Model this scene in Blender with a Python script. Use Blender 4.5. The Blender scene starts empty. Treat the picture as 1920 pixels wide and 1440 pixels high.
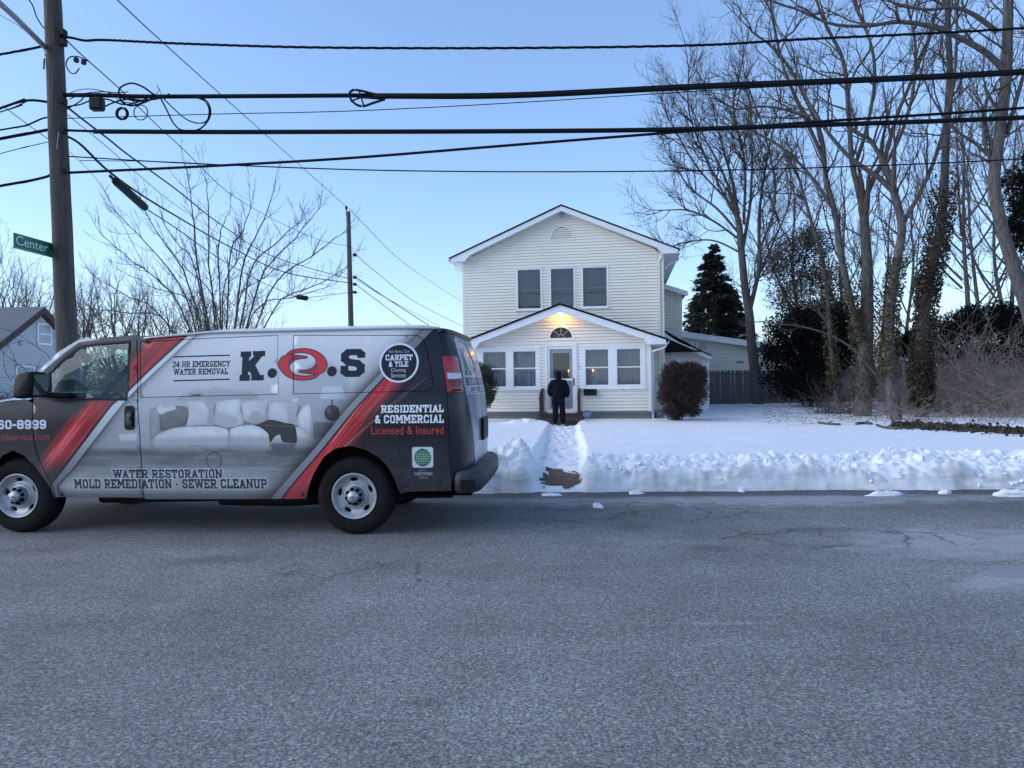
import bpy, math, random
import numpy as np
from math import radians, sin, cos, tan, atan, pi, sqrt
from mathutils import Vector, Matrix
from mathutils.geometry import delaunay_2d_cdt

sc = bpy.context.scene
COL = sc.collection
# ------------------------------------------------------------------ camera, sky, sun, exposure
F_PX, CAM_H = 1332.0, 1.5
PITCH, ROLL = atan(7 / F_PX), radians(.72)
cam = bpy.data.cameras.new('camera')
cam.sensor_width = 36.0
cam.lens = 36.0 * F_PX / 1920.0
cam.clip_start, cam.clip_end = .05, 3000
camo = bpy.data.objects.new('camera', cam)
COL.objects.link(camo)
sc.camera = camo
_up = Vector((0, sin(PITCH), cos(PITCH)))
_fw = Vector((0, cos(PITCH), -sin(PITCH)))
_rt = Vector((1, 0, 0))
_r = _rt * cos(ROLL) - _up * sin(ROLL)
_u = _rt * sin(ROLL) + _up * cos(ROLL)
camo.matrix_world = Matrix(((_r.x, _u.x, -_fw.x, 0), (_r.y, _u.y, -_fw.y, 0), (_r.z, _u.z, -_fw.z, CAM_H), (0, 0, 0, 1)))

SUN_EL, SUN_AZ = radians(22), radians(-95)      # clear dusk light from the left
w = bpy.data.worlds.new('World')
sc.world = w
w.use_nodes = True
wn = w.node_tree
wn.nodes.clear()
sky = wn.nodes.new('ShaderNodeTexSky')
sky.sky_type = 'NISHITA'
sky.sun_disc = False
sky.sun_elevation = SUN_EL
sky.sun_rotation = SUN_AZ
sky.altitude = 0
sky.air_density = 1.0
sky.dust_density = 0.5
sky.ozone_density = 3.0
bg = wn.nodes.new('ShaderNodeBackground')
bg.inputs['Strength'].default_value = .13
wo = wn.nodes.new('ShaderNodeOutputWorld')
gm = wn.nodes.new('ShaderNodeGamma')            # the camera's soft tone curve and cool dusk balance
gm.inputs['Gamma'].default_value = .78
tn = wn.nodes.new('ShaderNodeMix')
tn.data_type = 'RGBA'; tn.blend_type = 'MULTIPLY'
tn.inputs[0].default_value = 1
tn.inputs[7].default_value = (.755, .835, .985, 1)
wn.links.new(sky.outputs[0], gm.inputs['Color'])
wn.links.new(gm.outputs[0], tn.inputs[6])
wn.links.new(tn.outputs[2], bg.inputs['Color'])
wn.links.new(bg.outputs[0], wo.inputs['Surface'])

sun = bpy.data.lights.new('sun', 'SUN')
sun.energy = 1.1
sun.angle = radians(80)
sun.color = (.92, .93, .95)
suno = bpy.data.objects.new('sun', sun)
COL.objects.link(suno)
_sd = Vector((sin(SUN_AZ) * cos(SUN_EL), cos(SUN_AZ) * cos(SUN_EL), sin(SUN_EL)))
suno.rotation_euler = _sd.to_track_quat('Z', 'Y').to_euler()
sc.view_settings.view_transform = 'Standard'
sc.view_settings.look = 'None'
sc.view_settings.gamma = 1
sc.view_settings.use_curve_mapping = False
sc.view_settings.exposure = 1.6
try:
    sc.cycles.max_bounces = 8
    sc.cycles.transparent_max_bounces = 16
    sc.cycles.caustics_reflective = False
    sc.cycles.caustics_refractive = False
    sc.cycles.sample_clamp_indirect = 4
    sc.cycles.use_denoising = True
except Exception:
    pass

rng = np.random.default_rng(7)
random.seed(7)
# ------------------------------------------------------------------ measuring helpers
def ray(px, py):
    a, b = (px - 960) / F_PX, (720 - py) / F_PX
    X, U = a * cos(ROLL) + b * sin(ROLL), -a * sin(ROLL) + b * cos(ROLL)
    return np.array([X, cos(PITCH) + U * sin(PITCH), -sin(PITCH) + U * cos(PITCH)])
CAM = np.array([0, 0, CAM_H])
def at(px, py, d):
    D = ray(px, py)
    return CAM + D * d / D[1]
def gnd(px, py, z=0.):
    D = ray(px, py)
    return CAM + D * (z - CAM_H) / D[2]
def proj(P):
    P = np.asarray(P, float) - CAM
    z = P[..., 1] * cos(PITCH) - P[..., 2] * sin(PITCH)
    u = (P[..., 1] * sin(PITCH) + P[..., 2] * cos(PITCH)) / z
    x = P[..., 0] / z
    return 960 + F_PX * (x * cos(ROLL) - u * sin(ROLL)), 720 - F_PX * (x * sin(ROLL) + u * cos(ROLL))
class Frame:
    """a local frame (u right, w back, z up) turned by yaw degrees about z"""
    def __init__(s, O, yaw):
        t = radians(yaw)
        s.O = np.array(O, float); s.yaw = -t
        s.u = np.array([cos(t), -sin(t), 0]); s.w = np.array([sin(t), cos(t), 0])
    def uz(s, px, py, w=0.):
        D = ray(px, py); O = s.O + s.w * w
        P = CAM + D * (np.dot(O - CAM, s.w) / np.dot(D, s.w)) - O
        return np.array([P @ s.u, P[2]])
    def world(s, u, w, z):
        return s.O + s.u * u + s.w * w + np.array([0, 0, z])

# ------------------------------------------------------------------ object helpers
def tag(o, label=None, cat=None, group=None, kind=None):
    if label: o['label'] = label
    if cat: o['category'] = cat
    if group: o['group'] = group
    if kind: o['kind'] = kind
    return o
def empty(name, loc=(0, 0, 0), rz=0., label=None, cat=None, group=None):
    o = bpy.data.objects.new(name, None)
    COL.objects.link(o)
    o.location = Vector(loc); o.rotation_euler = (0, 0, rz)
    o.empty_display_size = .1
    return tag(o, label, cat, group)
def link(name, me, mat=None, parent=None, smooth=False):
    o = bpy.data.objects.new(name, me)
    COL.objects.link(o)
    if mat is not None:
        for m in (mat if isinstance(mat, (list, tuple)) else [mat]):
            me.materials.append(m)
    if parent is not None: o.parent = parent
    if smooth and len(me.polygons):
        me.polygons.foreach_set('use_smooth', np.ones(len(me.polygons), bool))
    return o
def mesh(name, V, Fc):
    me = bpy.data.meshes.new(name)
    if isinstance(Fc, np.ndarray):
        V = np.asarray(V, np.float32); n, k = Fc.shape
        me.vertices.add(len(V)); me.vertices.foreach_set('co', V.ravel())
        me.loops.add(n * k); me.loops.foreach_set('vertex_index', Fc.astype(np.int32).ravel())
        me.polygons.add(n); me.polygons.foreach_set('loop_start', np.arange(0, n * k, k, dtype=np.int32))
        try: me.polygons.foreach_set('loop_total', np.full(n, k, np.int32))
        except Exception: pass
        me.update(calc_edges=True)
    else:
        me.from_pydata([tuple(v) for v in V], [], Fc)
        me.update()
    return me
class MB:
    def __init__(s): s.V = []; s.F = []
    def add(s, V, Fc):
        n = len(s.V); s.V += [tuple(float(c) for c in v) for v in V]; s.F += [tuple(i + n for i in f) for f in Fc]; return s
    def box(s, x0, x1, y0, y1, z0, z1):
        return s.add([(x0, y0, z0), (x1, y0, z0), (x1, y1, z0), (x0, y1, z0), (x0, y0, z1), (x1, y0, z1), (x1, y1, z1), (x0, y1, z1)],
                     [(0, 3, 2, 1), (4, 5, 6, 7), (0, 1, 5, 4), (1, 2, 6, 5), (2, 3, 7, 6), (3, 0, 4, 7)])
    def bbox(s, x0, x1, y0, y1, z0, z1, b=.01):
        """box with chamfered edges, made of three stacked outlines"""
        def ring(i, z): return [(x0 + i, y0 + b, z), (x0 + b, y0 + i, z), (x1 - b, y0 + i, z), (x1 - i, y0 + b, z), (x1 - i, y1 - b, z), (x1 - b, y1 - i, z), (x0 + b, y1 - i, z), (x0 + i, y1 - b, z)]
        R = [ring(b * .8, z0), ring(0, z0 + b), ring(0, z1 - b), ring(b * .8, z1)]
        Fc = [tuple(range(7, -1, -1)), tuple(range(24, 32))]
        for k in range(3):
            for i in range(8):
                j = (i + 1) % 8
                Fc.append((k * 8 + i, k * 8 + j, k * 8 + 8 + j, k * 8 + 8 + i))
        return s.add(sum(R, []), Fc)
    def prism(s, poly, y0, y1):
        """outline in (x,z), counter-clockwise seen from -y, extruded from y0 to y1"""
        n = len(poly)
        V = [(x, y0, z) for x, z in poly] + [(x, y1, z) for x, z in poly]
        Fc = [tuple(range(n)), tuple(range(2 * n - 1, n - 1, -1))]
        for i in range(n):
            j = (i + 1) % n
            Fc.append((i, i + n, j + n, j))
        return s.add(V, Fc)
    def tube(s, pts, r, k=8, cap=True):
        V, Fc = tube_arrays(np.asarray(pts, float), np.broadcast_to(np.asarray(r, float), (len(pts),)), k)
        n = len(pts)
        fl = [tuple(f) for f in Fc.tolist()]
        if cap: fl += [tuple(range(k - 1, -1, -1)), tuple(range((n - 1) * k, n * k))]
        return s.add(V, fl)
    def lathe(s, prof, O=(0, 0, 0), k=24, axis='z'):
        """profile of (radius, height) turned about an axis"""
        V = []; Fc = []
        for (r, h) in prof:
            for i in range(k):
                t = 2 * pi * i / k
                p = (r * cos(t), r * sin(t), h)
                if axis == 'y': p = (p[0], p[2], p[1])
                if axis == 'x': p = (p[2], p[0], p[1])
                V.append((p[0] + O[0], p[1] + O[1], p[2] + O[2]))
        for a in range(len(prof) - 1):
            for i in range(k):
                j = (i + 1) % k
                Fc.append((a * k + i, a * k + j, a * k + k + j, a * k + k + i))
        return s.add(V, Fc)
    def build(s, name, mat=None, parent=None, smooth=False):
        return link(name, mesh(name, s.V, s.F), mat, parent, smooth)
def tube_arrays(P, R, k):
    n = len(P)
    T = np.gradient(P, axis=0)
    T /= np.linalg.norm(T, axis=1)[:, None] + 1e-9
    m = T.mean(0)
    ref = np.array([1., 0, 0]) if abs(m[0]) < .6 else np.array([0, 1., 0])
    N = np.cross(T, ref); N /= np.linalg.norm(N, axis=1)[:, None] + 1e-9
    B = np.cross(T, N)
    a = np.arange(k) * 2 * pi / k
    V = P[:, None] + R[:, None, None] * (np.cos(a)[None, :, None] * N[:, None] + np.sin(a)[None, :, None] * B[:, None])
    i = np.arange(n - 1)[:, None] * k; j = np.arange(k)[None]; j2 = (j + 1) % k
    Fc = np.stack([i + j, i + j2, i + k + j2, i + k + j], -1).reshape(-1, 4)
    return V.reshape(-1, 3), Fc
def smooth_path(pts, n):
    """Catmull-Rom through points"""
    P = np.asarray(pts, float)
    Q = np.vstack([2 * P[0] - P[1], P, 2 * P[-1] - P[-2]])
    out = []
    segs = len(P) - 1
    for t in np.linspace(0, segs, n):
        i = min(int(t), segs - 1); f = t - i
        a, b, c, d = Q[i], Q[i + 1], Q[i + 2], Q[i + 3]
        out.append(.5 * (2 * b + (c - a) * f + (2 * a - 5 * b + 4 * c - d) * f * f + (3 * b - a - 3 * c + d) * f ** 3))
    return np.array(out)
def vnoise(x, y, seed=0):
    xi, yi = np.floor(x).astype(np.int64), np.floor(y).astype(np.int64)
    fx, fy = x - xi, y - yi
    fx, fy = fx * fx * (3 - 2 * fx), fy * fy * (3 - 2 * fy)
    def hsh(i, j):
        h = (i * 374761393 + j * 668265263 + seed * 974634541) & 0xffffffff
        h = ((h ^ (h >> 13)) * 1274126177) & 0xffffffff
        return ((h ^ (h >> 16)) & 0xffff) / 65535.
    return (hsh(xi, yi) * (1 - fx) + hsh(xi + 1, yi) * fx) * (1 - fy) + (hsh(xi, yi + 1) * (1 - fx) + hsh(xi + 1, yi + 1) * fx) * fy
def fbm(x, y, octv=4, seed=0):
    s = 0; a = .5; t = 0
    for o in range(octv):
        s = s + a * vnoise(x * 2 ** o + 17.3 * o, y * 2 ** o + 5.1 * o, seed + o); t += a; a *= .5
    return s / t
def sstep(a, b, x):
    t = np.clip((x - a) / (b - a), 0, 1)
    return t * t * (3 - 2 * t)

# ------------------------------------------------------------------ materials
def nt(name):
    m = bpy.data.materials.new(name); m.use_nodes = True
    t = m.node_tree
    return m, t, t.nodes['Principled BSDF']
def nd(t, typ, **kw):
    n = t.nodes.new(typ)
    for k, v in kw.items():
        if k.startswith('_'): setattr(n, k[1:], v)
        else: n.inputs[k.replace('__', ' ')].default_value = v
    return n
def ramp(t, src, stops, interp='LINEAR'):
    r = t.nodes.new('ShaderNodeValToRGB'); r.color_ramp.interpolation = interp
    e = r.color_ramp.elements
    while len(e) < len(stops): e.new(.5)
    for el, (p, c) in zip(e, stops):
        el.position = p; el.color = (c, c, c, 1) if isinstance(c, (int, float)) else (*c, 1)
    t.links.new(src, r.inputs[0]); return r.outputs[0]
def mixc(t, fac, a, b, mode='MIX'):
    m = t.nodes.new('ShaderNodeMix'); m.data_type = 'RGBA'; m.blend_type = mode
    for s, v in ((m.inputs[0], fac), (m.inputs[6], a), (m.inputs[7], b)):
        if isinstance(v, (int, float)): s.default_value = v
        elif isinstance(v, tuple): s.default_value = (*v, 1)
        else: t.links.new(v, s)
    return m.outputs[2]
def mth(t, op, a, b=None, clamp=False):
    m = t.nodes.new('ShaderNodeMath'); m.operation = op; m.use_clamp = clamp
    for s, v in zip(m.inputs, (a, b)):
        if v is None: continue
        if isinstance(v, (int, float)): s.default_value = v
        else: t.links.new(v, s)
    return m.outputs[0]
def noise(t, vec, scale, detail=4, rough=.6, dist=0.):
    n = nd(t, 'ShaderNodeTexNoise', Scale=scale, Detail=detail, Roughness=rough, Distortion=dist)
    t.links.new(vec, n.inputs['Vector']); return n.outputs['Fac']
def objvec(t, scale=None):
    c = t.nodes.new('ShaderNodeTexCoord').outputs['Object']
    if scale:
        m = t.nodes.new('ShaderNodeMapping'); m.inputs['Scale'].default_value = scale
        t.links.new(c, m.inputs[0]); c = m.outputs[0]
    return c
def bump(t, b, h, strength=.3, dist=.01):
    n = nd(t, 'ShaderNodeBump', Strength=strength, Distance=dist)
    t.links.new(h, n.inputs['Height']); t.links.new(n.outputs[0], b.inputs['Normal'])
def mat(name, c, rough=.6, var=.15, scale=8., metal=0., spec=.5, bmp=0., bscale=None, stretch=None, coat=0., tint=None, bdist=.01):
    """plain procedural material: base colour varied by noise, optional bump"""
    m, t, b = nt(name)
    v = objvec(t, stretch)
    n = noise(t, v, scale, 5, .65)
    c2 = tint or tuple(x * (1 + var) for x in c)
    col = mixc(t, ramp(t, n, [(.3, 0.), (.7, 1.)]), tuple(x * (1 - var) for x in c), c2)
    t.links.new(col, b.inputs['Base Color'])
    b.inputs['Roughness'].default_value = rough; b.inputs['Metallic'].default_value = metal
    b.inputs['Specular IOR Level'].default_value = spec
    b.inputs['Coat Weight'].default_value = coat; b.inputs['Coat Roughness'].default_value = .08
    if bmp: bump(t, b, noise(t, v, bscale or scale * 4, 5, .7), bmp, bdist)
    return m
def glass(name, tint=(.6, .7, .7), opacity=.25, rough=.0, ior=1.5, bmp=.02, refl=1.1):
    """window glass: tinted transparency under a sharp reflection"""
    m, t, b = nt(name)
    t.nodes.remove(b)
    out = t.nodes['Material Output']
    tr = nd(t, 'ShaderNodeBsdfTransparent', Color=(*tint, 1))
    df = nd(t, 'ShaderNodeBsdfDiffuse', Color=(.12, .13, .14, 1))
    gl = nd(t, 'ShaderNodeBsdfGlossy', Roughness=rough, Color=(1, 1, 1, 1))
    fr = nd(t, 'ShaderNodeFresnel', IOR=ior)
    m1 = t.nodes.new('ShaderNodeMixShader'); m1.inputs[0].default_value = opacity
    t.links.new(tr.outputs[0], m1.inputs[1]); t.links.new(df.outputs[0], m1.inputs[2])
    m2 = t.nodes.new('ShaderNodeMixShader')
    wv = noise(t, objvec(t), 3., 2, .5)
    bp = nd(t, 'ShaderNodeBump', Strength=bmp, Distance=.02); t.links.new(wv, bp.inputs['Height']); t.links.new(bp.outputs[0], gl.inputs['Normal'])
    t.links.new(mth(t, 'ADD', mth(t, 'MULTIPLY', fr.outputs[0], refl), .01, True), m2.inputs[0])
    t.links.new(m1.outputs[0], m2.inputs[1]); t.links.new(gl.outputs[0], m2.inputs[2])
    t.links.new(m2.outputs[0], out.inputs['Surface'])
    return m
def emis(name, c, s):
    m, t, b = nt(name)
    b.inputs['Base Color'].default_value = (*c, 1)
    b.inputs['Emission Color'].default_value = (*c, 1); b.inputs['Emission Strength'].default_value = s
    n = noise(t, objvec(t), 40., 2)
    t.links.new(mixc(t, n, tuple(x * .8 for x in c), c), b.inputs['Emission Color'])
    return m
M = {}
M['greysash'] = mat('grey_sash', (.16, .165, .17), .5, .1, 9)
M['trim'] = mat('white_trim', (.78, .79, .80), .45, .04, 6)
M['fascia'] = mat('white_aluminium', (.76, .77, .79), .4, .04, 3, bmp=.05)
M['shingle'] = mat('dark_shingle', (.012, .012, .015), .95, .4, 18, bmp=.5, spec=.1)
M['greyshingle'] = mat('grey_shingle', (.13, .14, .15), .9, .3, 14, bmp=.4)
M['foundation'] = mat('grey_block', (.17, .175, .175), .9, .18, 9, bmp=.4)
M['brick'] = mat('brown_brick', (.10, .074, .068), .9, .35, 16, bmp=.5)
M['iron'] = mat('brown_iron', (.07, .035, .035), .6, .3, 25)
M['black'] = mat('black_plastic', (.009, .009, .011), .5, .25, 12, spec=.2)
M['rubber'] = mat('tyre_rubber', (.011, .011, .012), .85, .35, 22, bmp=.25, spec=.15)
M['dark'] = mat('dark_void', (.005, .005, .006), .95, .2, 5, spec=.05)
M['chrome'] = mat('silver_steel', (.40, .41, .43), .42, .22, 9, metal=.35)
M['steeldirty'] = mat('dull_steel', (.16, .165, .18), .4, .35, 14, metal=.5)
M['wire'] = mat('black_wire', (.008, .009, .012), .7, .2, 20, spec=.12)
M['pole'] = mat('weathered_pole', (.055, .05, .05), .9, .35, 5, bmp=.8, stretch=(6, 6, .3), bscale=22, tint=(.12, .095, .08))
M['lampmetal'] = mat('grey_metal', (.28, .29, .30), .5, .12, 9, metal=.4)
M['pane'] = glass('window_glass', (.90, .92, .95), .06, refl=.55)
M['winscreen'] = glass('screened_glass', (.80, .81, .83), .22, refl=.9)
M['carglass'] = glass('car_glass', (.70, .88, .84), .03, bmp=0, refl=.75)
M['frost'] = mat('frosted_grey_glass', (.34, .36, .37), .25, .1, 5)
M['curtain'] = mat('sheer_curtain', (.40, .41, .44), .9, .2, 5, stretch=(8, 8, .4))
M['curtwarm'] = mat('warm_sheer_curtain', (.38, .375, .40), .9, .2, 5, stretch=(8, 8, .4))
M['blind'] = mat('roller_blind', (.60, .61, .63), .9, .12, 3, stretch=(1, 1, 6))
M['room'] = mat('dim_room', (.10, .09, .085), .9, .2, 2)
M['wood'] = mat('fence_wood', (.135, .118, .108), .9, .35, 5, bmp=.4, stretch=(5, 5, .5))
M['bark'] = mat('grey_bark', (.088, .083, .080), .95, .4, 5, bmp=.9, tint=(.155, .147, .14), spec=.1, stretch=(3, 3, .6), bscale=26, bdist=.03)
M['twig'] = mat('brown_twig', (.082, .069, .064), .9, .3, 3, spec=.1)
M['twigred'] = mat('reddish_twig', (.075, .05, .048), .9, .3, 3)
M['tan'] = mat('tan_bramble', (.22, .18, .15), .9, .3, 3)
M['ivy'] = mat('ivy_leaf', (.038, .044, .02), .7, .55, 3.5, tint=(.10, .085, .042), spec=.15)
M['ever'] = mat('evergreen_needles', (.014, .021, .018), .9, .5, 1.6, tint=(.036, .044, .034), spec=.06)
M['brownever'] = mat('bronze_evergreen', (.048, .041, .034), .85, .5, 1.6, tint=(.085, .068, .05), spec=.1)
M['darkever'] = mat('dark_yew', (.005, .008, .008), .9, .5, 1.6, tint=(.013, .018, .015), spec=.06)
M['greenbush'] = mat('boxwood_leaf', (.025, .038, .022), .6, .5, 6, tint=(.05, .065, .035))
M['redbush'] = mat('bare_barberry', (.036, .026, .025), .95, .5, 5, tint=(.10, .068, .066), spec=.05)
M['cloth'] = mat('navy_black_cloth', (.007, .0075, .014), .9, .5, 7, bmp=1., spec=.1, bscale=11, bdist=.03)
M['jean'] = mat('dark_trousers', (.010, .0105, .016), .9, .3, 18, bmp=.2, spec=.05)
M['skin'] = mat('skin', (.30, .19, .14), .5, .08, 10)
M['sole'] = mat('pale_sole', (.5, .48, .47), .7, .1, 10)
M['mud'] = mat('muddy_grass', (.11, .068, .042), .95, .5, 30, bmp=.8, tint=(.19, .125, .085))
M['snowclump'] = mat('snow_clump', (.80, .82, .86), .7, .07, 14, bmp=.5)
M['greensign'] = mat('sign_green', (.008, .16, .085), .4, .12, 9)
M['signwhite'] = mat('sign_lettering', (.62, .72, .70), .4, .05, 9)
M['bluesign'] = mat('sign_blue', (.045, .085, .20), .4, .15, 20)

def siding_mat(name, c):
    m, t, b = nt(name)
    v = objvec(t, (.6, .6, 9))
    n = noise(t, v, 3.0, 5, .6)
    col = mixc(t, ramp(t, n, [(.3, 0.), (.75, 1.)]), tuple(x * .93 for x in c), tuple(min(1, x * 1.04) for x in c))
    n2 = noise(t, objvec(t), 1.1, 5, .6)
    col = mixc(t, ramp(t, n2, [(.5, 0.), (.8, .18)]), col, tuple(x * .72 for x in c))
    t.links.new(col, b.inputs['Base Color']); b.inputs['Roughness'].default_value = .55
    bump(t, b, noise(t, objvec(t, (1, 1, 12)), 20., 3), .05, .004)
    return m
M['siding'] = siding_mat('cream_siding', (.80, .755, .665))
M['bluesiding'] = siding_mat('blue_grey_siding', (.45, .455, .46))
M['greysiding'] = siding_mat('pale_siding', (.62, .62, .58))
# ------------------------------------------------------------------ ground, road, snow
def road_material():
    m, t, b = nt('old_asphalt')
    v = objvec(t)
    sp = t.nodes.new('ShaderNodeSeparateXYZ'); t.links.new(v, sp.inputs[0])
    X, Y = sp.outputs['X'], sp.outputs['Y']
    s1 = noise(t, v, 66., 4, .7, .3); s2 = noise(t, v, 170., 2, .6)
    sp1 = ramp(t, s1, [(.42, 0.), (.5, .4), (.6, 1.)]); sp2 = ramp(t, s2, [(.35, 0.), (.7, 1.)])
    vc = nd(t, 'ShaderNodeTexVoronoi', Scale=75.); t.links.new(v, vc.inputs['Vector'])
    cell = t.nodes.new('ShaderNodeSeparateColor'); t.links.new(vc.outputs['Color'], cell.inputs[0])
    chip = ramp(t, cell.outputs[0], [(.0, 0.), (.75, .3), (.93, 1.)])
    s3 = ramp(t, noise(t, v, 24., 4, .7), [(.38, 0.), (.64, 1.)])
    speck = mth(t, 'ADD', mth(t, 'ADD', mth(t, 'MULTIPLY', sp1, .36), mth(t, 'MULTIPLY', sp2, .20)), mth(t, 'ADD', mth(t, 'MULTIPLY', chip, .28), mth(t, 'MULTIPLY', s3, .16)))
    big = noise(t, v, .42, 6, .6, .5); mid = noise(t, v, 2.3, 5, .62, .3)
    lane = noise(t, objvec(t, (.12, 1.5, 1)), 1.3, 5, .6)
    tone = mth(t, 'ADD', mth(t, 'ADD', mth(t, 'MULTIPLY', big, .8), mth(t, 'MULTIPLY', mid, .32)), mth(t, 'MULTIPLY', lane, .3))
    speck = ramp(t, speck, [(.20, 0.), (.46, .45), (.80, 1.)])
    dark = mixc(t, ramp(t, tone, [(.55, 0.), (.9, 1.)]), (.066, .065, .065), (.118, .116, .115))
    lite = mixc(t, ramp(t, tone, [(.55, 0.), (.9, 1.)]), (.31, .305, .302), (.53, .522, .518))
    col = mixc(t, speck, dark, lite)
    # dry salt bloom on the right half of the street
    wobn = noise(t, objvec(t, (1, 1.6, 1)), 2.6, 6, .7, .4)
    def blob(cx, cy, rx, ry):
        dx = mth(t, 'DIVIDE', mth(t, 'SUBTRACT', X, cx), rx); dy = mth(t, 'DIVIDE', mth(t, 'SUBTRACT', Y, cy), ry)
        d = mth(t, 'ADD', mth(t, 'SQRT', mth(t, 'ADD', mth(t, 'MULTIPLY', dx, dx), mth(t, 'MULTIPLY', dy, dy))), mth(t, 'MULTIPLY', mth(t, 'SUBTRACT', wobn, .5), 1.5))
        return mth(t, 'SUBTRACT', 1., d, True)
    n3 = noise(t, objvec(t, (.8, 2.2, 1)), 1.6, 6, .68, .6)
    salt = mth(t, 'MAXIMUM', mth(t, 'MAXIMUM', blob(4.3, 6.3, 2.0, .9), blob(3.4, 8.7, 4.6, .75)), blob(4.0, 5.1, 1.4, .5))
    salt = ramp(t, mth(t, 'MULTIPLY', salt, mth(t, 'ADD', n3, .25)), [(.14, 0.), (.5, 1.)])
    col = mixc(t, mth(t, 'MULTIPLY', salt, .55), col, (.40, .42, .44))
    sm = ramp(t, mth(t, 'MULTIPLY', blob(4.05, 5.35, .62, .27), mth(t, 'ADD', n3, .55)), [(.12, 0.), (.2, 1.)])
    col = mixc(t, mth(t, 'MULTIPLY', sm, .7), col, (.24, .255, .275))
    pm_ = ramp(t, mth(t, 'MULTIPLY', mth(t, 'MAXIMUM', blob(1.35, 4.33, .75, .07), mth(t, 'MAXIMUM', blob(3.1, 4.1, .12, .07), 0.)), noise(t, v, 14., 5, .8)), [(.26, 0.), (.5, 1.)])
    col = mixc(t, mth(t, 'MULTIPLY', mth(t, 'MULTIPLY', pm_, .55), sp1), col, (.60, .61, .63))
    # dark oily stains
    st = mth(t, 'MAXIMUM', mth(t, 'MAXIMUM', blob(1.75, 6.25, .34, .24), blob(-2.55, 6.05, .5, .2)), mth(t, 'MAXIMUM', blob(1.2, 7.2, .4, .3), blob(2.95, 6.95, .6, .2)))
    st = mth(t, 'MAXIMUM', st, mth(t, 'MAXIMUM', blob(-.42, 3.3, .16, .1), blob(.28, 2.72, .2, .1)))
    st = ramp(t, mth(t, 'MULTIPLY', st, mth(t, 'ADD', mid, .5)), [(.12, 0.), (.7, .6)])
    col = mixc(t, mth(t, 'MULTIPLY', st, mth(t, 'SUBTRACT', 1., mth(t, 'MULTIPLY', sp1, .4))), col, (.06, .058, .06))
    # alligator cracking
    wv = nd(t, 'ShaderNodeTexNoise', Scale=2.2, Detail=7, Roughness=.7); t.links.new(v, wv.inputs['Vector'])
    vm = t.nodes.new('ShaderNodeVectorMath'); vm.operation = 'MULTIPLY_ADD'
    t.links.new(wv.outputs['Color'], vm.inputs[0]); vm.inputs[1].default_value = (.75, .75, 0); t.links.new(v, vm.inputs[2])
    vo = nd(t, 'ShaderNodeTexVoronoi', Scale=1.5, _feature='DISTANCE_TO_EDGE'); t.links.new(vm.outputs[0], vo.inputs['Vector'])
    crk = ramp(t, vo.outputs['Distance'], [(0., 1.), (.008, .8), (.02, 0.)])
    zone = mth(t, 'MAXIMUM', blob(1.3, 8.0, 2.6, 1.2), mth(t, 'MAXIMUM', blob(3.2, 6.6, 1.9, .8), blob(-1.0, 5.6, 1.5, .5)))
    zone = ramp(t, mth(t, 'MULTIPLY', zone, mth(t, 'ADD', n3, .3)), [(.22, 0.), (.42, 1.)])
    crk = mth(t, 'MULTIPLY', crk, zone)
    col = mixc(t, mth(t, 'MULTIPLY', crk, .65), col, (.022, .022, .025))
    wear = t.nodes.new('ShaderNodeMapRange'); wear.inputs[1].default_value = 6.3; wear.inputs[2].default_value = 8.2; t.links.new(mth(t, 'ADD', Y, mth(t, 'MULTIPLY', mth(t, 'SUBTRACT', wobn, .5), 2.2)), wear.inputs[0])
    wear2 = mth(t, 'MULTIPLY', wear.outputs[0], mth(t, 'SUBTRACT', 1., mth(t, 'MULTIPLY', salt, .8), True))
    col = mixc(t, mth(t, 'MULTIPLY', wear2, .40), col, (.05, .05, .052))
    # meltwater along the foot of the snow bank
    edge = mth(t, 'ADD', mth(t, 'MULTIPLY', X, .03), Y)
    wob = mth(t, 'MULTIPLY', mth(t, 'SUBTRACT', noise(t, objvec(t, (1, 0, 0)), 1.3, 4), .5), .35)
    wet = ramp(t, mth(t, 'ADD', edge, wob), [(0., 0.), (1., 0.)])
    wr = t.nodes.new('ShaderNodeMapRange'); wr.inputs[1].default_value = 8.95; wr.inputs[2].default_value = 9.12
    t.links.new(mth(t, 'ADD', edge, wob), wr.inputs[0]); wet = wr.outputs[0]
    col = mixc(t, mth(t, 'MULTIPLY', wet, .82), col, (.028, .029, .032))
    t.links.new(col, b.inputs['Base Color'])
    t.links.new(mth(t, 'SUBTRACT', .88, mth(t, 'MULTIPLY', wet, .38)), b.inputs['Roughness'])
    hgt = mth(t, 'SUBTRACT', mth(t, 'ADD', mth(t, 'MULTIPLY', s1, 1.), mth(t, 'MULTIPLY', s2, .5)), crk)
    bump(t, b, hgt, .8, .014)
    return m
def snow_material():
    m, t, b = nt('lying_snow')
    v = objvec(t)
    a = t.nodes.new('ShaderNodeAttribute'); a.attribute_name = 'dirt'
    n = noise(t, v, 7., 5, .65); n2 = noise(t, objvec(t, (1, 1, 3)), 3., 6, .7)
    base = mixc(t, ramp(t, n, [(.3, 0.), (.7, 1.)]), (.70, .73, .765), (.78, .80, .825))
    d = mth(t, 'MULTIPLY', a.outputs['Fac'], ramp(t, n2, [(.34, .15), (.62, 1.)]))
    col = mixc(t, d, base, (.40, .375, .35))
    t.links.new(col, b.inputs['Base Color'])
    b.inputs['Roughness'].default_value = .6; b.inputs['Specular IOR Level'].default_value = .25
    h = mth(t, 'ADD', noise(t, v, 45., 5, .7), mth(t, 'MULTIPLY', noise(t, v, 9., 4), 2.5))
    bump(t, b, h, .35, .02)
    return m
M['road'] = road_material(); M['snow'] = snow_material()
M['soil'] = mat('winter_soil', (.10, .085, .075), .95, .3, 4)

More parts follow.
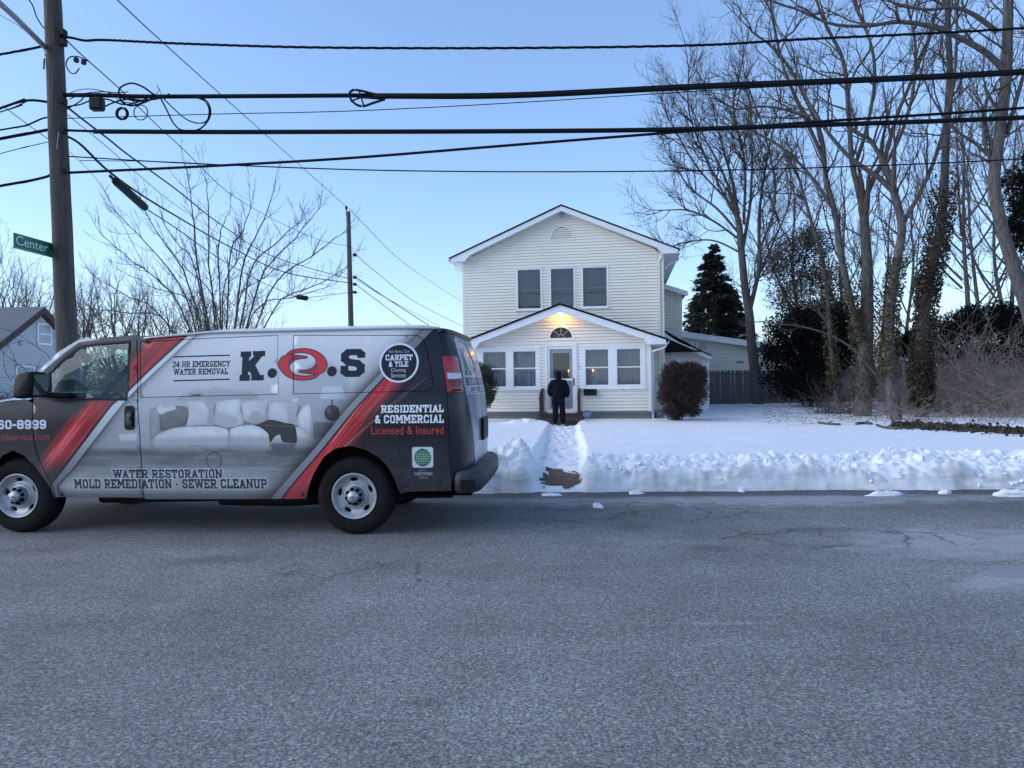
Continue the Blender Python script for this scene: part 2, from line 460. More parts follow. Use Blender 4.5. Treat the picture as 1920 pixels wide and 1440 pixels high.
def grid_mesh(xs, ys, zf):
    X, Y = np.meshgrid(xs, ys); Z = zf(X, Y)
    nx = len(xs); i = np.arange(len(ys) - 1)[:, None] * nx; j = np.arange(nx - 1)[None]
    Fc = np.stack([i + j, i + j + 1, i + nx + j + 1, i + nx + j], -1).reshape(-1, 4)
    return np.stack([X, Y, Z], -1).reshape(-1, 3), Fc
tag(link('ground', mesh('ground', [(-900, -900, -.25), (900, -900, -.25), (900, 900, -.25), (-900, 900, -.25)], [(0, 1, 2, 3)]), M['soil']), kind='structure')
tag(link('road', mesh('road', [(-80, -14, 0), (80, -14, 0), (80, 9.2, 0), (-80, 13, 0)], [(0, 1, 2, 3)]), M['road']), kind='structure')

def kerb_y(x): return 9.40 - .026 * x
def path_x(y): return .60 + (y - 9.4) * .078
def path_half(y): return .33 + .05 * sstep(10, 13, y)
def snow_z(x, y, detail=True):
    x = np.asarray(x, float); y = np.asarray(y, float)
    t = y - kerb_y(x)
    base = np.interp(t, [-1, 0, .35, .8, 1.8, 12, 18, 24, 45, 80], [.17, .19, .28, .34, .335, .18, .17, .24, .30, .5])
    base = base + .018 * (fbm(x * .45, y * .45, 3, 3) - .5) + .05 * (fbm(x * .12, y * .12, 2, 4) - .5) * sstep(2, 8, t)
    if detail:
        bank = sstep(0, .12, t) * (1 - sstep(1.0, 1.7, t + .35 * (fbm(x * 1.1, y * 0, 3, 9) - .5)))
        lump = fbm(x * 3.2, y * 4.2, 5, 11); lump2 = np.abs(fbm(x * 8., y * 10., 4, 12) - .5) * 2
        base = base + bank * (.26 * (lump - .46) + .10 * (lump2 - .3) + .05 * np.maximum(fbm(x * 14., y * 16., 3, 19) - .5, 0) * 3 + .15 * (fbm(x * .9, y * .4, 3, 13) - .42))
        base = base + .012 * (fbm(x * 5, y * 5, 3, 14) - .5) * sstep(1, 2, t)
        crust = sstep(.55, .62, fbm(x * .8, y * 2.6, 4, 21)) * sstep(1.6, 3, t) * (1 - sstep(7, 11, t))
        base = base + .012 * crust
    # shovelled walk from the street to the steps
    d = np.abs(x - path_x(y) - .05 * (fbm(y * 1.3, y * 0, 3, 5) - .5))
    hw = path_half(y) + .03 * (fbm(x * 0 + y * 4, y * 0 + 3, 3, 6) - .5)
    inside = 1 - sstep(hw - .06, hw + .07 + .05 * (fbm(x * 2, y * 3, 3, 8)), d)
    fl = .03 + .03 * sstep(10, 12, y) + .05 * (fbm(x * 6, y * 4, 4, 7) - .4) * sstep(11., 11.6, y)
    foot = np.abs(fbm(x * 5.5, y * 3.6, 3, 15) - .5) * 2
    fl = fl - .085 * sstep(.22, .55, foot) * sstep(11, 11.5, y) + .03
    base = base * (1 - inside) + fl * inside
    base = base + .16 * np.exp(-(((x - .05) / .45) ** 2 + ((t - .75) / .5) ** 2)) * (1 - inside) * (.6 + .8 * fbm(x * 4, y * 4, 3, 23)) * (1 if detail else 0)
    # heap thrown left of the steps
    hp = np.exp(-(((x - .42) / .62) ** 2 + ((y - 21.3) / .5) ** 2))
    base = base + hp * (.15 + .20 * (fbm(x * 4, y * 4, 4, 16) - .5))
    # cleared in front of the steps
    cl = (1 - sstep(.50, .75, np.abs(x - 1.47))) * sstep(21.6, 22.05, y) * (1 - sstep(24.5, 25, y))
    base = base * (1 - cl) + .0 * cl
    # front face of the bank down to the gutter
    te = t + .26 * (fbm(x * 1.3, x * 0, 4, 17) - .5) + .05 * (fbm(x * 6, x * 0 + y * 2, 4, 18) - .5)
    face = sstep(-.03, .20, te)
    pf = (1 - sstep(.25, .55, np.abs(x - path_x(9.4))))
    face = face * (1 - pf) + pf * sstep(-.05, .35, te)
    return base * face - .06 * (1 - face)
xs = np.concatenate([np.linspace(-90, -12, 30), np.linspace(-11, -1.4, 60), np.arange(-1.35, 9.6, .03), np.linspace(9.7, 20, 80), np.linspace(21, 110, 40)])
ys = np.concatenate([np.arange(8.95, 11.4, .022), np.geomspace(11.42, 26, 190), np.geomspace(26.3, 160, 70)])
V, Fc = grid_mesh(xs, ys, snow_z)
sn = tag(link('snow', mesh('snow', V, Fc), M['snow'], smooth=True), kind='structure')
tt = V[:, 1] - kerb_y(V[:, 0])
dirt = (1 - sstep(.06, .34, tt)) * np.clip(.30 + 1.5 * (fbm(V[:, 0] * .9, V[:, 2] * 9, 4, 31) - .34), .1, 1) + .3 * (1 - sstep(.3, 1.0, tt)) * sstep(.5, .65, fbm(V[:, 0] * 2, V[:, 1] * 3, 4, 32))
dirt = dirt * (1 - .8 * (1 - sstep(.2, .5, np.abs(V[:, 0] - path_x(V[:, 1])))))
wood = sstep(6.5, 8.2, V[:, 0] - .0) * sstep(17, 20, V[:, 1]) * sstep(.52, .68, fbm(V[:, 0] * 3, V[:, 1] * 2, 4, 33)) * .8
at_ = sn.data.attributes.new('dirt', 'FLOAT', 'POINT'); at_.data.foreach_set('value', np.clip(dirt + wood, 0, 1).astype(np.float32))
def sz(x, y): return float(snow_z(np.array([x]), np.array([y]))[0])

# muddy turf showing through at the street end of the walk
xs_ = np.linspace(.0, 1.4, 100); ys_ = np.linspace(9.3, 11.5, 150)
Vm, Fm = grid_mesh(xs_, ys_, lambda x, y: snow_z(x, y) + .012 + .02 * (fbm(x * 14, y * 14, 3, 41) - .4))
c = Vm[Fm].mean(1)
d = np.sqrt(((c[:, 0] - .66 - .05 * (c[:, 1] - 10.3)) / (.36 - .06 * (c[:, 1] - 10.3))) ** 2 + ((c[:, 1] - 10.32) / .85) ** 2)
keep = d + 2.4 * (fbm(c[:, 0] * 4.5, c[:, 1] * 2.2, 5, 42) - .5) + 1.1 * (fbm(c[:, 0] * 15, c[:, 1] * 11, 3, 43) - .5) < .98
keep &= (np.abs(c[:, 0] - path_x(c[:, 1])) < .285 + .05 * (fbm(c[:, 1] * 9, c[:, 0] * 0, 3, 44) - .5) * 2) & (c[:, 1] > 9.60 + .25 * (fbm(c[:, 0] * 9, c[:, 0] * 0, 3, 45) - .5))
tag(link('muddy_turf', mesh('muddy_turf', Vm, Fm[keep]), M['mud'], smooth=True), 'patch of brown muddy turf showing through the shovelled snow walk', 'turf patch', kind='stuff')

def clump(px, py, rx, ry, rz, label, z0=0., seed=0):
    P = gnd(px, py, z0)
    n, k = 7, 16; V = []
    for i in range(n):
        ph = pi * i / (n - 1) * .5
        for j in range(k):
            th = 2 * pi * j / k
            q = .45 + 1.1 * float(fbm(np.array([cos(th) * 2 + seed]), np.array([sin(th) * 2 + ph * 2]), 3, 50 + seed)[0])
            V.append((rx * q * cos(ph) ** .6 * cos(th), ry * q * cos(ph) ** .6 * sin(th), rz * sin(ph) * (.4 + 1.2 * float(vnoise(np.array([th * 2. + seed]), np.array([ph * 4.]), seed)[0])) - .004))
    Fc = [(i * k + j, i * k + (j + 1) % k, (i + 1) * k + (j + 1) % k, (i + 1) * k + j) for i in range(n - 1) for j in range(k)]
    o = link('snow_clump', mesh('snow_clump', V, Fc), M['snowclump'], smooth=True)
    o.location = Vector(P)
    tag(o, label, 'snow clump', 'snow clumps lying on the asphalt')
clump(1122, 951, .055, .06, .045, 'small white snow lump alone on the asphalt, out from the gutter', seed=1)
clump(1190, 926, .11, .05, .04, 'flat snow scrap in the wet gutter just right of the shovelled walk', seed=2)
clump(1392, 922, .05, .04, .05, 'small snow lump in the gutter at the middle of the bank', seed=3)
clump(1658, 929, .24, .05, .05, 'long flat snow slab in the gutter below the fenced woods', seed=4)
clump(1772, 926, .07, .05, .05, 'small snow lump in the gutter between the long slab and the wide one', seed=5)
clump(1900, 930, .22, .09, .07, 'wide snow slab in the gutter at the right end of the bank', seed=6)
R = np.random.default_rng(77); VV = []; FF = []; n0 = 0
for _ in range(330):
    x = R.uniform(-2, 9.4); tq = R.choice([R.uniform(.25, 1.1), R.uniform(.02, .2)], p=[.85, .15]); y = kerb_y(x) + tq
    if abs(x - path_x(y)) < .42: continue
    r = R.uniform(.012, .04) if R.random() < .85 else R.uniform(.04, .08); z = sz(x, y) + r * .3
    d_ = R.normal(size=(14, 3)); d_ /= np.linalg.norm(d_, axis=1)[:, None]
    import mathutils
    bmn = __import__('bmesh').new()
    for q in d_ * r * R.uniform(.6, 1.15, (14, 1)): bmn.verts.new(q + (x, y, z))
    __import__('bmesh').ops.convex_hull(bmn, input=bmn.verts); bmn.verts.ensure_lookup_table(); bmn.verts.index_update()
    VV += [tuple(v_.co) for v_ in bmn.verts]; FF += [tuple(v_.index + n0 for v_ in f_.verts) for f_ in bmn.faces]; n0 += len(bmn.verts); bmn.free()
tag(link('snow_chunks', mesh('snow_chunks', VV, FF), M['snowclump']), 'loose lumps of ploughed snow strewn over the bank', 'snow', kind='stuff')
clump(1032, 929, .16, .06, .03, 'thin snow scrap spilled in the gutter at the mouth of the walk', seed=7)

# ------------------------------------------------------------------ the cream house
H = Frame((1.605, 24.0, 0), 8.8)
def front_siding(parent, u0, u1, z0, z1, w, openings, m, gable=None, pitch=.108, stuff=False, name='siding_board'):
    """lapped boards facing the street; openings are functions z -> (a, b) or None; gable = (apex_u, apex_z, slope)"""
    allb = MB(); k = 0
    z = z0
    while z < z1 - .02:
        za, zb = z, min(z + pitch, z1); zm = (za + zb) / 2
        def lim(zz):
            if gable is None: return u0, u1
            h = (gable[1] - zz) / gable[2]
            return max(u0, gable[0] - h), min(u1, gable[0] + h)
        segs = [(lim(za), lim(zb))]
        (a0, a1), (b0, b1) = segs[0]
        cuts = sorted(c for c in (f(zm) for f in openings) if c)
        ivs = []; s0 = (a0, b0)
        for ca, cb in cuts:
            if ca > s0[0] + .01: ivs.append((s0[0], s0[1], ca, ca))
            s0 = (max(cb, s0[0]), max(cb, s0[1]))
        if a1 > s0[0] + .01: ivs.append((s0[0], s0[1], a1, b1))
        o = .030
        for (l0, l1, r0, r1) in ivs:
            l0, r0 = min(l0, a1), min(r0, a1)
            l1, r1 = max(min(l1, b1), b0), max(min(r1, b1), b0)
            if r0 - l0 < .01: continue
            bd = allb if stuff else MB()
            zc = za + .026; fl_ = .026 / (zb - za); lm, rm_ = l0 + (l1 - l0) * fl_, r0 + (r1 - r0) * fl_
            bd.add([(l0, w - .002, za), (r0, w - .002, za), (rm_, w - o, zc), (lm, w - o, zc), (r1, w - .012, zb), (l1, w - .012, zb), (lm, w, zc), (rm_, w, zc), (r1, w, zb), (l1, w, zb)],
                   [(0, 1, 2, 3), (3, 2, 4, 5), (0, 3, 6), (6, 3, 5, 9), (1, 7, 2), (7, 8, 4, 2), (5, 4, 8, 9)])
            if not stuff: bd.build(name, m, parent)
        z += pitch
    if stuff: tag(allb.build('siding', m, parent), kind='stuff')
def rect_open(a, b, lo, hi): return lambda z: (a, b) if lo < z < hi else None
def arch_open(c, r, lo, h):
    def f(z):
        if not lo < z < lo + h: return None
        x = r * sqrt(max(0, 1 - ((z - lo) / h) ** 2)); return (c - x, c + x)
    return f
house = empty('house', H.O, H.yaw, 'cream sided two-storey gabled house with enclosed front porch', 'house')
hz = lambda px, py, w=0.: H.uz(px, py, w)

# porch --------------------------------------------------------------
PU0, PU1, PC = -2.89, 3.03, .075
door_o = (-.474, .598, .40, 2.70)
winR = (.70, 2.865, 1.165, 2.62); winL = (-2.80, -.64, 1.165, 2.60)
archc, archr, archz, archh = .07, .45, 2.845, .47
pw = MB()
def wall_with_holes(name, outline, holes, w0, w1, m, parent):
    """flat wall with real openings: outline and holes in (u,z)"""
    pts = list(outline); edges = [(i, (i + 1) % len(outline)) for i in range(len(outline))]
    for h in holes:
        n = len(pts); pts += h; edges += [(n + i, n + (i + 1) % len(h)) for i in range(len(h))]
    v, e, f, *_ = delaunay_2d_cdt([Vector(p) for p in pts], edges, [], 1, 1e-6)
    def inside(p, poly):
        c = False
        for i in range(len(poly)):
            (x1, y1), (x2, y2) = poly[i], poly[i - 1]
            if (y1 > p[1]) != (y2 > p[1]) and p[0] < (x2 - x1) * (p[1] - y1) / (y2 - y1) + x1: c = not c
        return c
    tris = []
    for t in f:
        c = sum((v[i] for i in t), Vector((0, 0))) / len(t)
        if inside(c, outline) and not any(inside(c, h) for h in holes): tris.append(tuple(t))
    V = [(p.x, w0, p.y) for p in v] + [(p.x, w1, p.y) for p in v]; n = len(v)
    Fc = tris + [tuple(i + n for i in reversed(t)) for t in tris]
    off = 0
    for poly in [outline] + holes:
        k = len(poly)
        Fc += [(off + i, off + (i + 1) % k, n + off + (i + 1) % k, n + off + i) for i in range(k)]
        off += k
    return link(name, mesh(name, V, Fc), m, parent)
def rect(a, b, lo, hi): return [(a, lo), (b, lo), (b, hi), (a, hi)]
def half_round(c, r, lo, h, n=16): return [(c + r * cos(pi * i / n), lo + h * sin(pi * i / n)) for i in range(n + 1)]
slopeP = .39; apexP = 3.93
porch_wall = wall_with_holes('porch_wall', [(PU0, .42), (PU1, .42), (PU1, 2.78), (PC, 3.93), (PU0, 2.78)],
    [rect(door_o[0] + .05, door_o[1] - .05, door_o[2] + .02, door_o[3] - .05), rect(winR[0] + .08, winR[1] - .08, winR[2] + .08, winR[3] - .06), rect(winL[0] + .08, winL[1] - .08, winL[2] + .08, winL[3] - .06),
     half_round(archc, archr - .05, archz + .05, archh - .08)], .0, .12, M['trim'], house)
front_siding(porch_wall, PU0 + .1, PU1 - .1, .42, 3.9, -.001,
    [rect_open(door_o[0], door_o[1], door_o[2], door_o[3] + .02), rect_open(winR[0], winR[1], winR[2], winR[3]), rect_open(winL[0], winL[1], winL[2], winL[3]), arch_open(archc, archr, archz, archh)],
    M['siding'], gable=(PC, apexP, slopeP))
cb = MB().box(PU1 - .1, PU1 + .022, -.024, .0, .42, 2.62).box(PU1, PU1 + .022, .0, .1, .42, 2.62); cb.build('corner_board', M['trim'], house)
cb = MB().box(PU0 - .022, PU0 + .1, -.024, .0, .42, 2.62); cb.build('corner_board', M['trim'], house)
sw = MB().box(PU1 - .12, PU1, .13, 2.18, .42, 2.7); sw.build('porch_side_wall', M['siding'], house)
sw = MB().box(PU0, PU0 + .12, .13, 2.18, .42, 2.7); sw.build('porch_side_wall', M['siding'], house)
MB().box(PU0 + .13, PU1 - .13, 2.0, 2.1, .42, 2.6).box(PU0 + .13, PU1 - .13, .14, 1.98, .40, .42).box(PU0 + .13, PU1 - .13, .14, 1.98, 2.72, 2.76).build('porch_room', M['room'], house)

def fascia_pair(parent, half, cu, w0, w1, m):
    """mirror the measured right half of the gable trim about the ridge"""
    r = [tuple(p) for p in half]
    l = [(2 * cu - p[0], p[1]) for p in half][::-1]
    MB().prism(r[::-1], w0, w1).build('fascia', m, parent); MB().prism(l[::-1], w0, w1).build('fascia', m, parent)
def roof_slab(parent, cu, apex, eu, ez, w0, w1, th, m, name='roof'):
    mb = MB()
    for s in (1, -1):
        p = [(cu, apex), (cu + s * (eu - cu), ez), (cu + s * (eu - cu), ez - th), (cu, apex - th)]
        mb.prism(p if s < 0 else p[::-1], w0, w1)
    return mb.build(name, m, parent)
p = [hz(px, py, -.4) for px, py in ((1050, 572), (1249, 637), (1249, 645), (1215, 646), (1209, 636), (1051, 586))]
pc = p[0][0]
half = [(pc, p[0][1]), tuple(p[1]), tuple(p[2]), tuple(p[3]), tuple(p[4]), (pc, p[5][1])]
fascia_pair(house, half, pc, -.40, -.36, M['fascia'])
pa = hz(1050, 568.3, -.4)[1]
roofp = roof_slab(house, pc, pa, p[1][0] + .06, pa - (p[0][1] - p[1][1]) * (p[1][0] + .06 - pc) / (p[1][0] - pc), -.45, 2.19, .05, M['shingle'])
sf = MB()
for s in (1, -1):
    a = [(pc, p[5][1] + .02), (pc + s * (p[4][0] - pc), p[4][1] + .02), (pc + s * (p[4][0] - pc), p[4][1] + .08), (pc, p[5][1] + .08)]
    sf.prism(a if s > 0 else a[::-1], -.36, -.005)
    e0, e1 = p[3][0] - pc - .02, p[1][0] - pc
    a = [(pc + s * (p[4][0] - pc - .02), p[4][1] + .015), (pc + s * (p[3][0] - pc), p[3][1] + .005), (pc + s * (p[3][0] - pc), p[3][1] + .06), (pc + s * (p[4][0] - pc - .02), p[4][1] + .10)]
    sf.prism(a if s > 0 else a[::-1], -.36, -.04)
    a = [(pc + s * e0, p[2][1]), (pc + s * e1, p[2][1]), (pc + s * e1, p[2][1] + .05), (pc + s * e0, p[2][1] + .05)]
    sf.prism(a if s > 0 else a[::-1], -.36, 2.17)
sf.build('soffit', M['fascia'], house)
for s in (1, -1):
    g = MB(); x = pc + s * (p[1][0] - pc + .002)
    prof = [(0, 0), (s * .06, .0), (s * .09, .05), (s * .1, .10), (s * .085, .10), (s * .05, .02), (0, .015)]
    pr = [(x + a, p[2][1] + b) for a, b in prof]
    g.prism(pr if s > 0 else pr[::-1], -.43, 2.15); g.build('gutter', M['fascia'], house)

def window(parent, o, w, panes, zmid, zb, zt, glass_m, cas=.04, curtain='curtain', depth=.10, sash='trim'):
    """o outer casing (u0,u1,z0,z1), panes list of (u0,u1)"""
    u0, u1, z0, z1 = o
    f = MB(); d0, d1 = w - .035, w + .03
    edges = [u0] + [x for pn in panes for x in pn] + [u1]
    for i in range(0, len(edges), 2): f.box(edges[i], edges[i + 1], d0 + (.0 if i else .004), d1, z0, z1)
    for a, b in panes:
        f.box(a, b, d0 + .002, d1, z0, zb); f.box(a, b, d0 + .002, d1, zt, z1)
    f.box(u0 - .03, u1 + .03, d0 - .03, d0, z0 - .01, z0 + .035)
    f.box(u0 - .015, u1 + .015, d0 - .012, d0, z1 - .03, z1 + .012)
    fo = f.build('window', M['trim'], parent)
    for a, b in panes:
        s = MB(); i = .022
        s.box(a, b, w - .005, w + .022, zmid - .02, zmid + .02)
        s.box(a, a + i, w - .003, w + .02, zb, zt).box(b - i, b, w - .003, w + .02, zb, zt).box(a, b, w - .004, w + .019, zb, zb + i).box(a, b, w - .004, w + .019, zt - i, zt)
        s.build('sash', M[sash], fo)
        MB().box(a + i, b - i, w + .008, w + .012, zb + i, zmid - .02).build('pane', glass_m, fo)
        MB().box(a + i, b - i, w - .002, w + .002, zmid + .02, zt - i).build('pane', glass_m, fo)
        if curtain:
            n = 60; xs = np.linspace(a - .02, b + .02, n)
            V = []; amp = .012
            for x in xs:
                q = w + depth + amp * sin(x * 62 + 3 * sin(x * 9)) + amp * .6 * sin(x * 131)
                V += [(x, q, zb - .03), (x, q, zt + .03)]
            link('curtain', mesh('curtain', V, [(2 * i, 2 * i + 2, 2 * i + 3, 2 * i + 1) for i in range(n - 1)]), M[curtain], fo, True)
    return fo
window(house, winR, -.001, [(.874, 1.658), (1.92, 2.711)], 1.895, 1.29, 2.508, M['pane'], curtain='curtwarm')
window(house, winL, -.001, [(-2.62, -1.81), (-1.573, -.785)], 1.90, 1.27, 2.49, M['pane'], curtain='curtain', depth=.14)

# front door with a storm door in front of it
f = MB(); a, b, lo, hi = door_o
f.box(a, a + .075, -.045, .05, lo, hi).box(b - .075, b, -.045, .05, lo, hi).box(a + .075, b - .075, -.045, .05, hi - .075, hi).box(a + .07, b - .07, -.06, .1, lo - .02, lo + .03)
door = f.build('front_door', M['trim'], house)
sd0, sd1 = a + .078, b - .078
g0, g1 = sd0 + .075, sd1 - .075
z_lo, z_m0, z_m1, z_t = lo + .12, 1.46, 1.535, hi - .17
s = MB()
s.box(sd0, g0, -.02, .015, lo + .03, hi - .078).box(g1, sd1, -.02, .015, lo + .03, hi - .078)
s.box(g0, g1, -.019, .014, lo + .03, z_lo).box(g0, g1, -.019, .014, z_m0, z_m1).box(g0, g1, -.019, .014, z_t, hi - .078)
s.build('storm_door', M['trim'], door)
MB().box(g0, g1, -.004, .0, z_lo, z_m0).build('pane', M['pane'], door)
MB().box(g0, g1, -.008, -.004, z_m1, z_t).build('pane', M['pane'], door)
inner = MB(); inner.box(g0 - .05, g0 + .10, .07, .11, lo + .02, hi - .08).box(g1 - .10, g1 + .05, .07, .11, lo + .02, hi - .08).box(g0 + .1, g1 - .1, .07, .11, hi - .30, hi - .08).box(g0 + .1, g1 - .1, .07, .11, lo + .02, 1.5)
inner.box(g0 + .14, g1 - .14, .06, .07, .62, 1.36)
inner.build('inner_door', M['trim'], door)
MB().box(g0 + .1, g1 - .1, .085, .09, 1.5, hi - .30).build('inner_glass', mat('amber_glass', (.10, .085, .06), .3, .3, 6), door)  # dull amber tint in the base colour
h = MB().bbox(sd1 - .055, sd1 - .02, -.06, -.02, 1.30, 1.55, .008); h.build('handle', M['black'], door)

# half-round window over the door
r_in = .37; ai = half_round(archc, r_in, archz + .06, .36)
ao = half_round(archc, archr + .0, archz - .02, archh + .02)
aw = MB(); n = len(ao)
V = [(x, -.035, z) for x, z in ao] + [(x, -.035, z) for x, z in ai] + [(x, .03, z) for x, z in ao] + [(x, .03, z) for x, z in ai]
Fc = []
for i in range(n):
    j = (i + 1) % n
    Fc += [(i, i + n, j + n, j), (i, j, j + 2 * n, i + 2 * n), (i + n, i + 3 * n, j + 3 * n, j + n)]
aw.add(V, Fc); arch = aw.build('half_round_window', M['trim'], house)
link('pane', mesh('pane', [(x, .01, z) for x, z in ai], [tuple(range(len(ai)))]), M['pane'], arch)
mn = MB()
for ang in (48, 90, 132):
    t = radians(ang)
    mn.tube([(archc + .10 * cos(t), .0, archz + .07 + .1 * sin(t)), (archc + .36 * cos(t), .0, archz + .06 + .35 * sin(t))], .011, 6)
mn.tube([(archc + .11 * cos(q), .0, archz + .07 + .11 * sin(q)) for q in np.linspace(0, pi, 12)], .011, 6)
mn.build('muntin', M['frost'], arch)
MB().box(archc - .5, archc + .5, .5, .52, 2.8, 3.4).build('loft_room', M['room'], house)

# porch lamp, lit
lx, lz = hz(1052, 583)[0], hz(1052, 583)[1]
lamp = empty('porch_lamp', H.world(lx, -.02, lz), H.yaw, 'lit amber porch lamp under the peak of the porch gable', 'lamp')
MB().lathe([(0, .06), (.05, .05), (.065, .0), (.065, -.03), (0, -.03)], (0, -.09, 0), 14).box(-.03, .03, -.09, .0, -.005, .05).build('lamp_cap', M['iron'], lamp, True)
MB().lathe([(0, -.032), (.05, -.035), (.062, -.10), (.05, -.165), (.02, -.185), (0, -.187)], (0, -.09, 0), 14).build('lamp_bulb', emis('amber_bulb', (1, .62, .10), 6), lamp, True)
pl = bpy.data.lights.new('porch_light', 'POINT'); pl.energy = 4.5; pl.color = (1, .45, .05); pl.shadow_soft_size = .06
plo = bpy.data.objects.new('porch_light', pl); COL.objects.link(plo); plo.parent = lamp; plo.location = (0, -.20, -.15)
# candle lamps standing in the porch windows
def candle(u, zb, label):
    e = empty('candle_lamp', H.world(u, .07, zb), H.yaw, label, 'candle', 'electric candles in the porch windows')
    MB().lathe([(0, 0), (.03, 0), (.03, .015), (.012, .02), (.012, .14), (0, .14)], k=10).build('candle_stem', M['trim'], e, True)
    MB().lathe([(.004, .14), (.013, .16), (.010, .19), (.002, .225), (0, .226)], k=8).build('candle_flame', emis('candle_bulb', (1, .42, .12), 3.5), e, True)
    l = bpy.data.lights.new('candle_light', 'POINT'); l.energy = .04; l.color = (1, .45, .2); l.shadow_soft_size = .02
    lo_ = bpy.data.objects.new('candle_light', l); COL.objects.link(lo_); lo_.parent = e; lo_.location = (0, -.028, .19)
cu = hz(1112, 700, .07)[0]
candle(cu, 1.62, 'lit candle lamp behind the window right of the front door')
cu = hz(1066, 697, .07)[0]
candle(cu, 1.62, 'lit candle lamp seen through the front door glass')

# foundation ----------------------------------------------------------
fd = MB().box(PU0 + .02, PU1 - .02, .02, 2.1, -.1, .41); fo = fd.build('foundation', M['foundation'], house)
bm_ = mesh('block', *(lambda m: (m.V, m.F))(MB().bbox(0, .394, -.014, .02, 0, .19, .006)))
bm_.materials.append(M['foundation'])
for row, z0 in enumerate((-.09, .11)):
    u = PU0 + .02 - .2 * row
    while u < PU1 - .1:
        if not (-.75 < u + .2 < .95):
            o = bpy.data.objects.new('block', bm_); COL.objects.link(o); o.parent = fo
            uu = max(u, PU0 + .02); o.location = (uu, .0, z0); o.scale.x = min(1, (PU1 - .02 - uu) / .394)
        u += .40
rb = mesh('rowlock_brick', *(lambda m: (m.V, m.F))(MB().bbox(0, .058, -.014, .02, 0, .10, .004)))
rb.materials.append(M['foundation'])
u = PU0 + .02
while u < PU1 - .08:
    if not (-.66 < u < .82):
        o = bpy.data.objects.new('rowlock_brick', rb); COL.objects.link(o); o.parent = fo; o.location = (u, random.uniform(-.003, .006), .312)
    u += .066
# stoop of brick steps
st = empty('brick_steps', H.world(.06, 0, 0), H.yaw, 'brown brick steps up to the front door', 'steps')
MB().box(-.74, .74, -.66, -.005, -.1, .375).build('landing', M['brick'], st)
MB().box(-.74, .74, -1.0, -.665, -.1, .20).build('lower_step', M['brick'], st)
MB().box(-.82, .82, -2.1, -1.005, -.1, .045).build('brick_pad', M['brick'], st)
bk = mesh('brick', *(lambda m: (m.V, m.F))(MB().bbox(0, .098, 0, .20, 0, .055, .005))); bk.materials.append(M['brick'])
for (w0, zt) in ((-.68, .377), (-1.02, .202)):
    for i in range(14):
        o = bpy.data.objects.new('brick', bk); COL.objects.link(o); o.parent = st
        o.location = (-.745 + i * .1065, w0 + random.uniform(-.006, .004), zt - .05 + random.uniform(-.002, .003))
for sgn, lab in ((-1, 'brown iron handrail on the left of the steps'), (1, 'brown iron handrail on the right of the steps')):
    ru = .06 + sgn * .62
    e = empty('handrail', H.world(ru, 0, 0), H.yaw, lab, 'handrail', 'handrails of the front steps')
    pts = [(0, -.05, 1.20), (0, -.5, 1.16), (0, -.85, 1.05), (0, -1.0, .92), (0, -1.04, .85)]
    MB().tube(smooth_path(pts, 16), .03, 8).build('top_rail', M['iron'], e, True)
    MB().tube([(0, -.05, .5), (0, -.6, .48), (0, -1.0, .30)], .016, 6).build('lower_rail', M['iron'], e, True)
    for q, z0, z1 in ((-.06, .375, 1.2), (-.62, .375, 1.13), (-1.0, .2, .93)):
        MB().box(-.02, .02, q - .02, q + .02, z0 - .02, z1).build('post', M['iron'], e)
    for q in np.linspace(-.14, -.92, 9):
        zz = .375 if q > -.62 else .2
        MB().tube([(0, q, zz + .12), (.012, q, zz + .35), (-.012, q, zz + .6), (0, q, 1.20 + .22 * min(0, q + .5))], .011, 5).build('baluster', M['iron'], e, True)
# mailbox, house number, security sign
mb0, mb1 = hz(1095, 729), hz(1119, 741)
e = empty('mailbox', H.world((mb0[0] + mb1[0]) / 2, -.02, mb1[1]), H.yaw, 'black wall mailbox below the right porch window', 'mailbox')
hw = (mb1[0] - mb0[0]) / 2
MB().bbox(-hw, hw, -.13, .0, 0, .17, .012).build('box', M['black'], e)
MB().prism([(-hw - .006, .165), (hw + .006, .165), (hw + .006, .20), (-hw - .006, .22)], -.145, .0).build('lid', M['black'], e)
MB().box(-hw, hw, -.005, .0, .0, .03).build('back_plate', M['black'], e)
# ------------------------------------------------------------------ lettering (own slab alphabet + built-in face)
def text_tris(s):
    cu_ = bpy.data.curves.new('lettering', 'FONT'); cu_.body = s; cu_.resolution_u = 4
    ob = bpy.data.objects.new('lettering', cu_); COL.objects.link(ob)
    bpy.context.view_layer.update()
    me = ob.evaluated_get(bpy.context.evaluated_depsgraph_get()).to_mesh()
    me.calc_loop_triangles()
    P = np.array([v.co[:2] for v in me.vertices]); T = np.array([t.vertices[:] for t in me.loop_triangles])
    ob.evaluated_get(bpy.context.evaluated_depsgraph_get()).to_mesh_clear()
    bpy.data.objects.remove(ob); bpy.data.curves.remove(cu_)
    return P, T
def text_mesh(s, u0, u1, z0, z1, w, name, m, parent):
    P, T = text_tris(s)
    lo, hi = P.min(0), P.max(0)
    V = [(u0 + (x - lo[0]) / (hi[0] - lo[0]) * (u1 - u0), w, z0 + (y - lo[1]) / (hi[1] - lo[1]) * (z1 - z0)) for x, y in P]
    return link(name, mesh(name, V, [tuple(t) for t in T]), m, parent)
nu = hz(1090, 688)
e = empty('house_number', H.world(nu[0], -.022, nu[1] - .06), H.yaw, 'small dark house number plate right of the front door', 'number')
for k, ch in enumerate('57'):
    text_mesh(ch, -.085 + k * .09, -.015 + k * .09, 0, .11, -.008, 'digit', M['black'], e)
q = at(1101, 795, 22.0)
gz = sz(q[0], q[1])
e = empty('yard_sign', (q[0], q[1], gz), -.05, 'blue octagonal security yard sign on a stake right of the steps', 'sign')
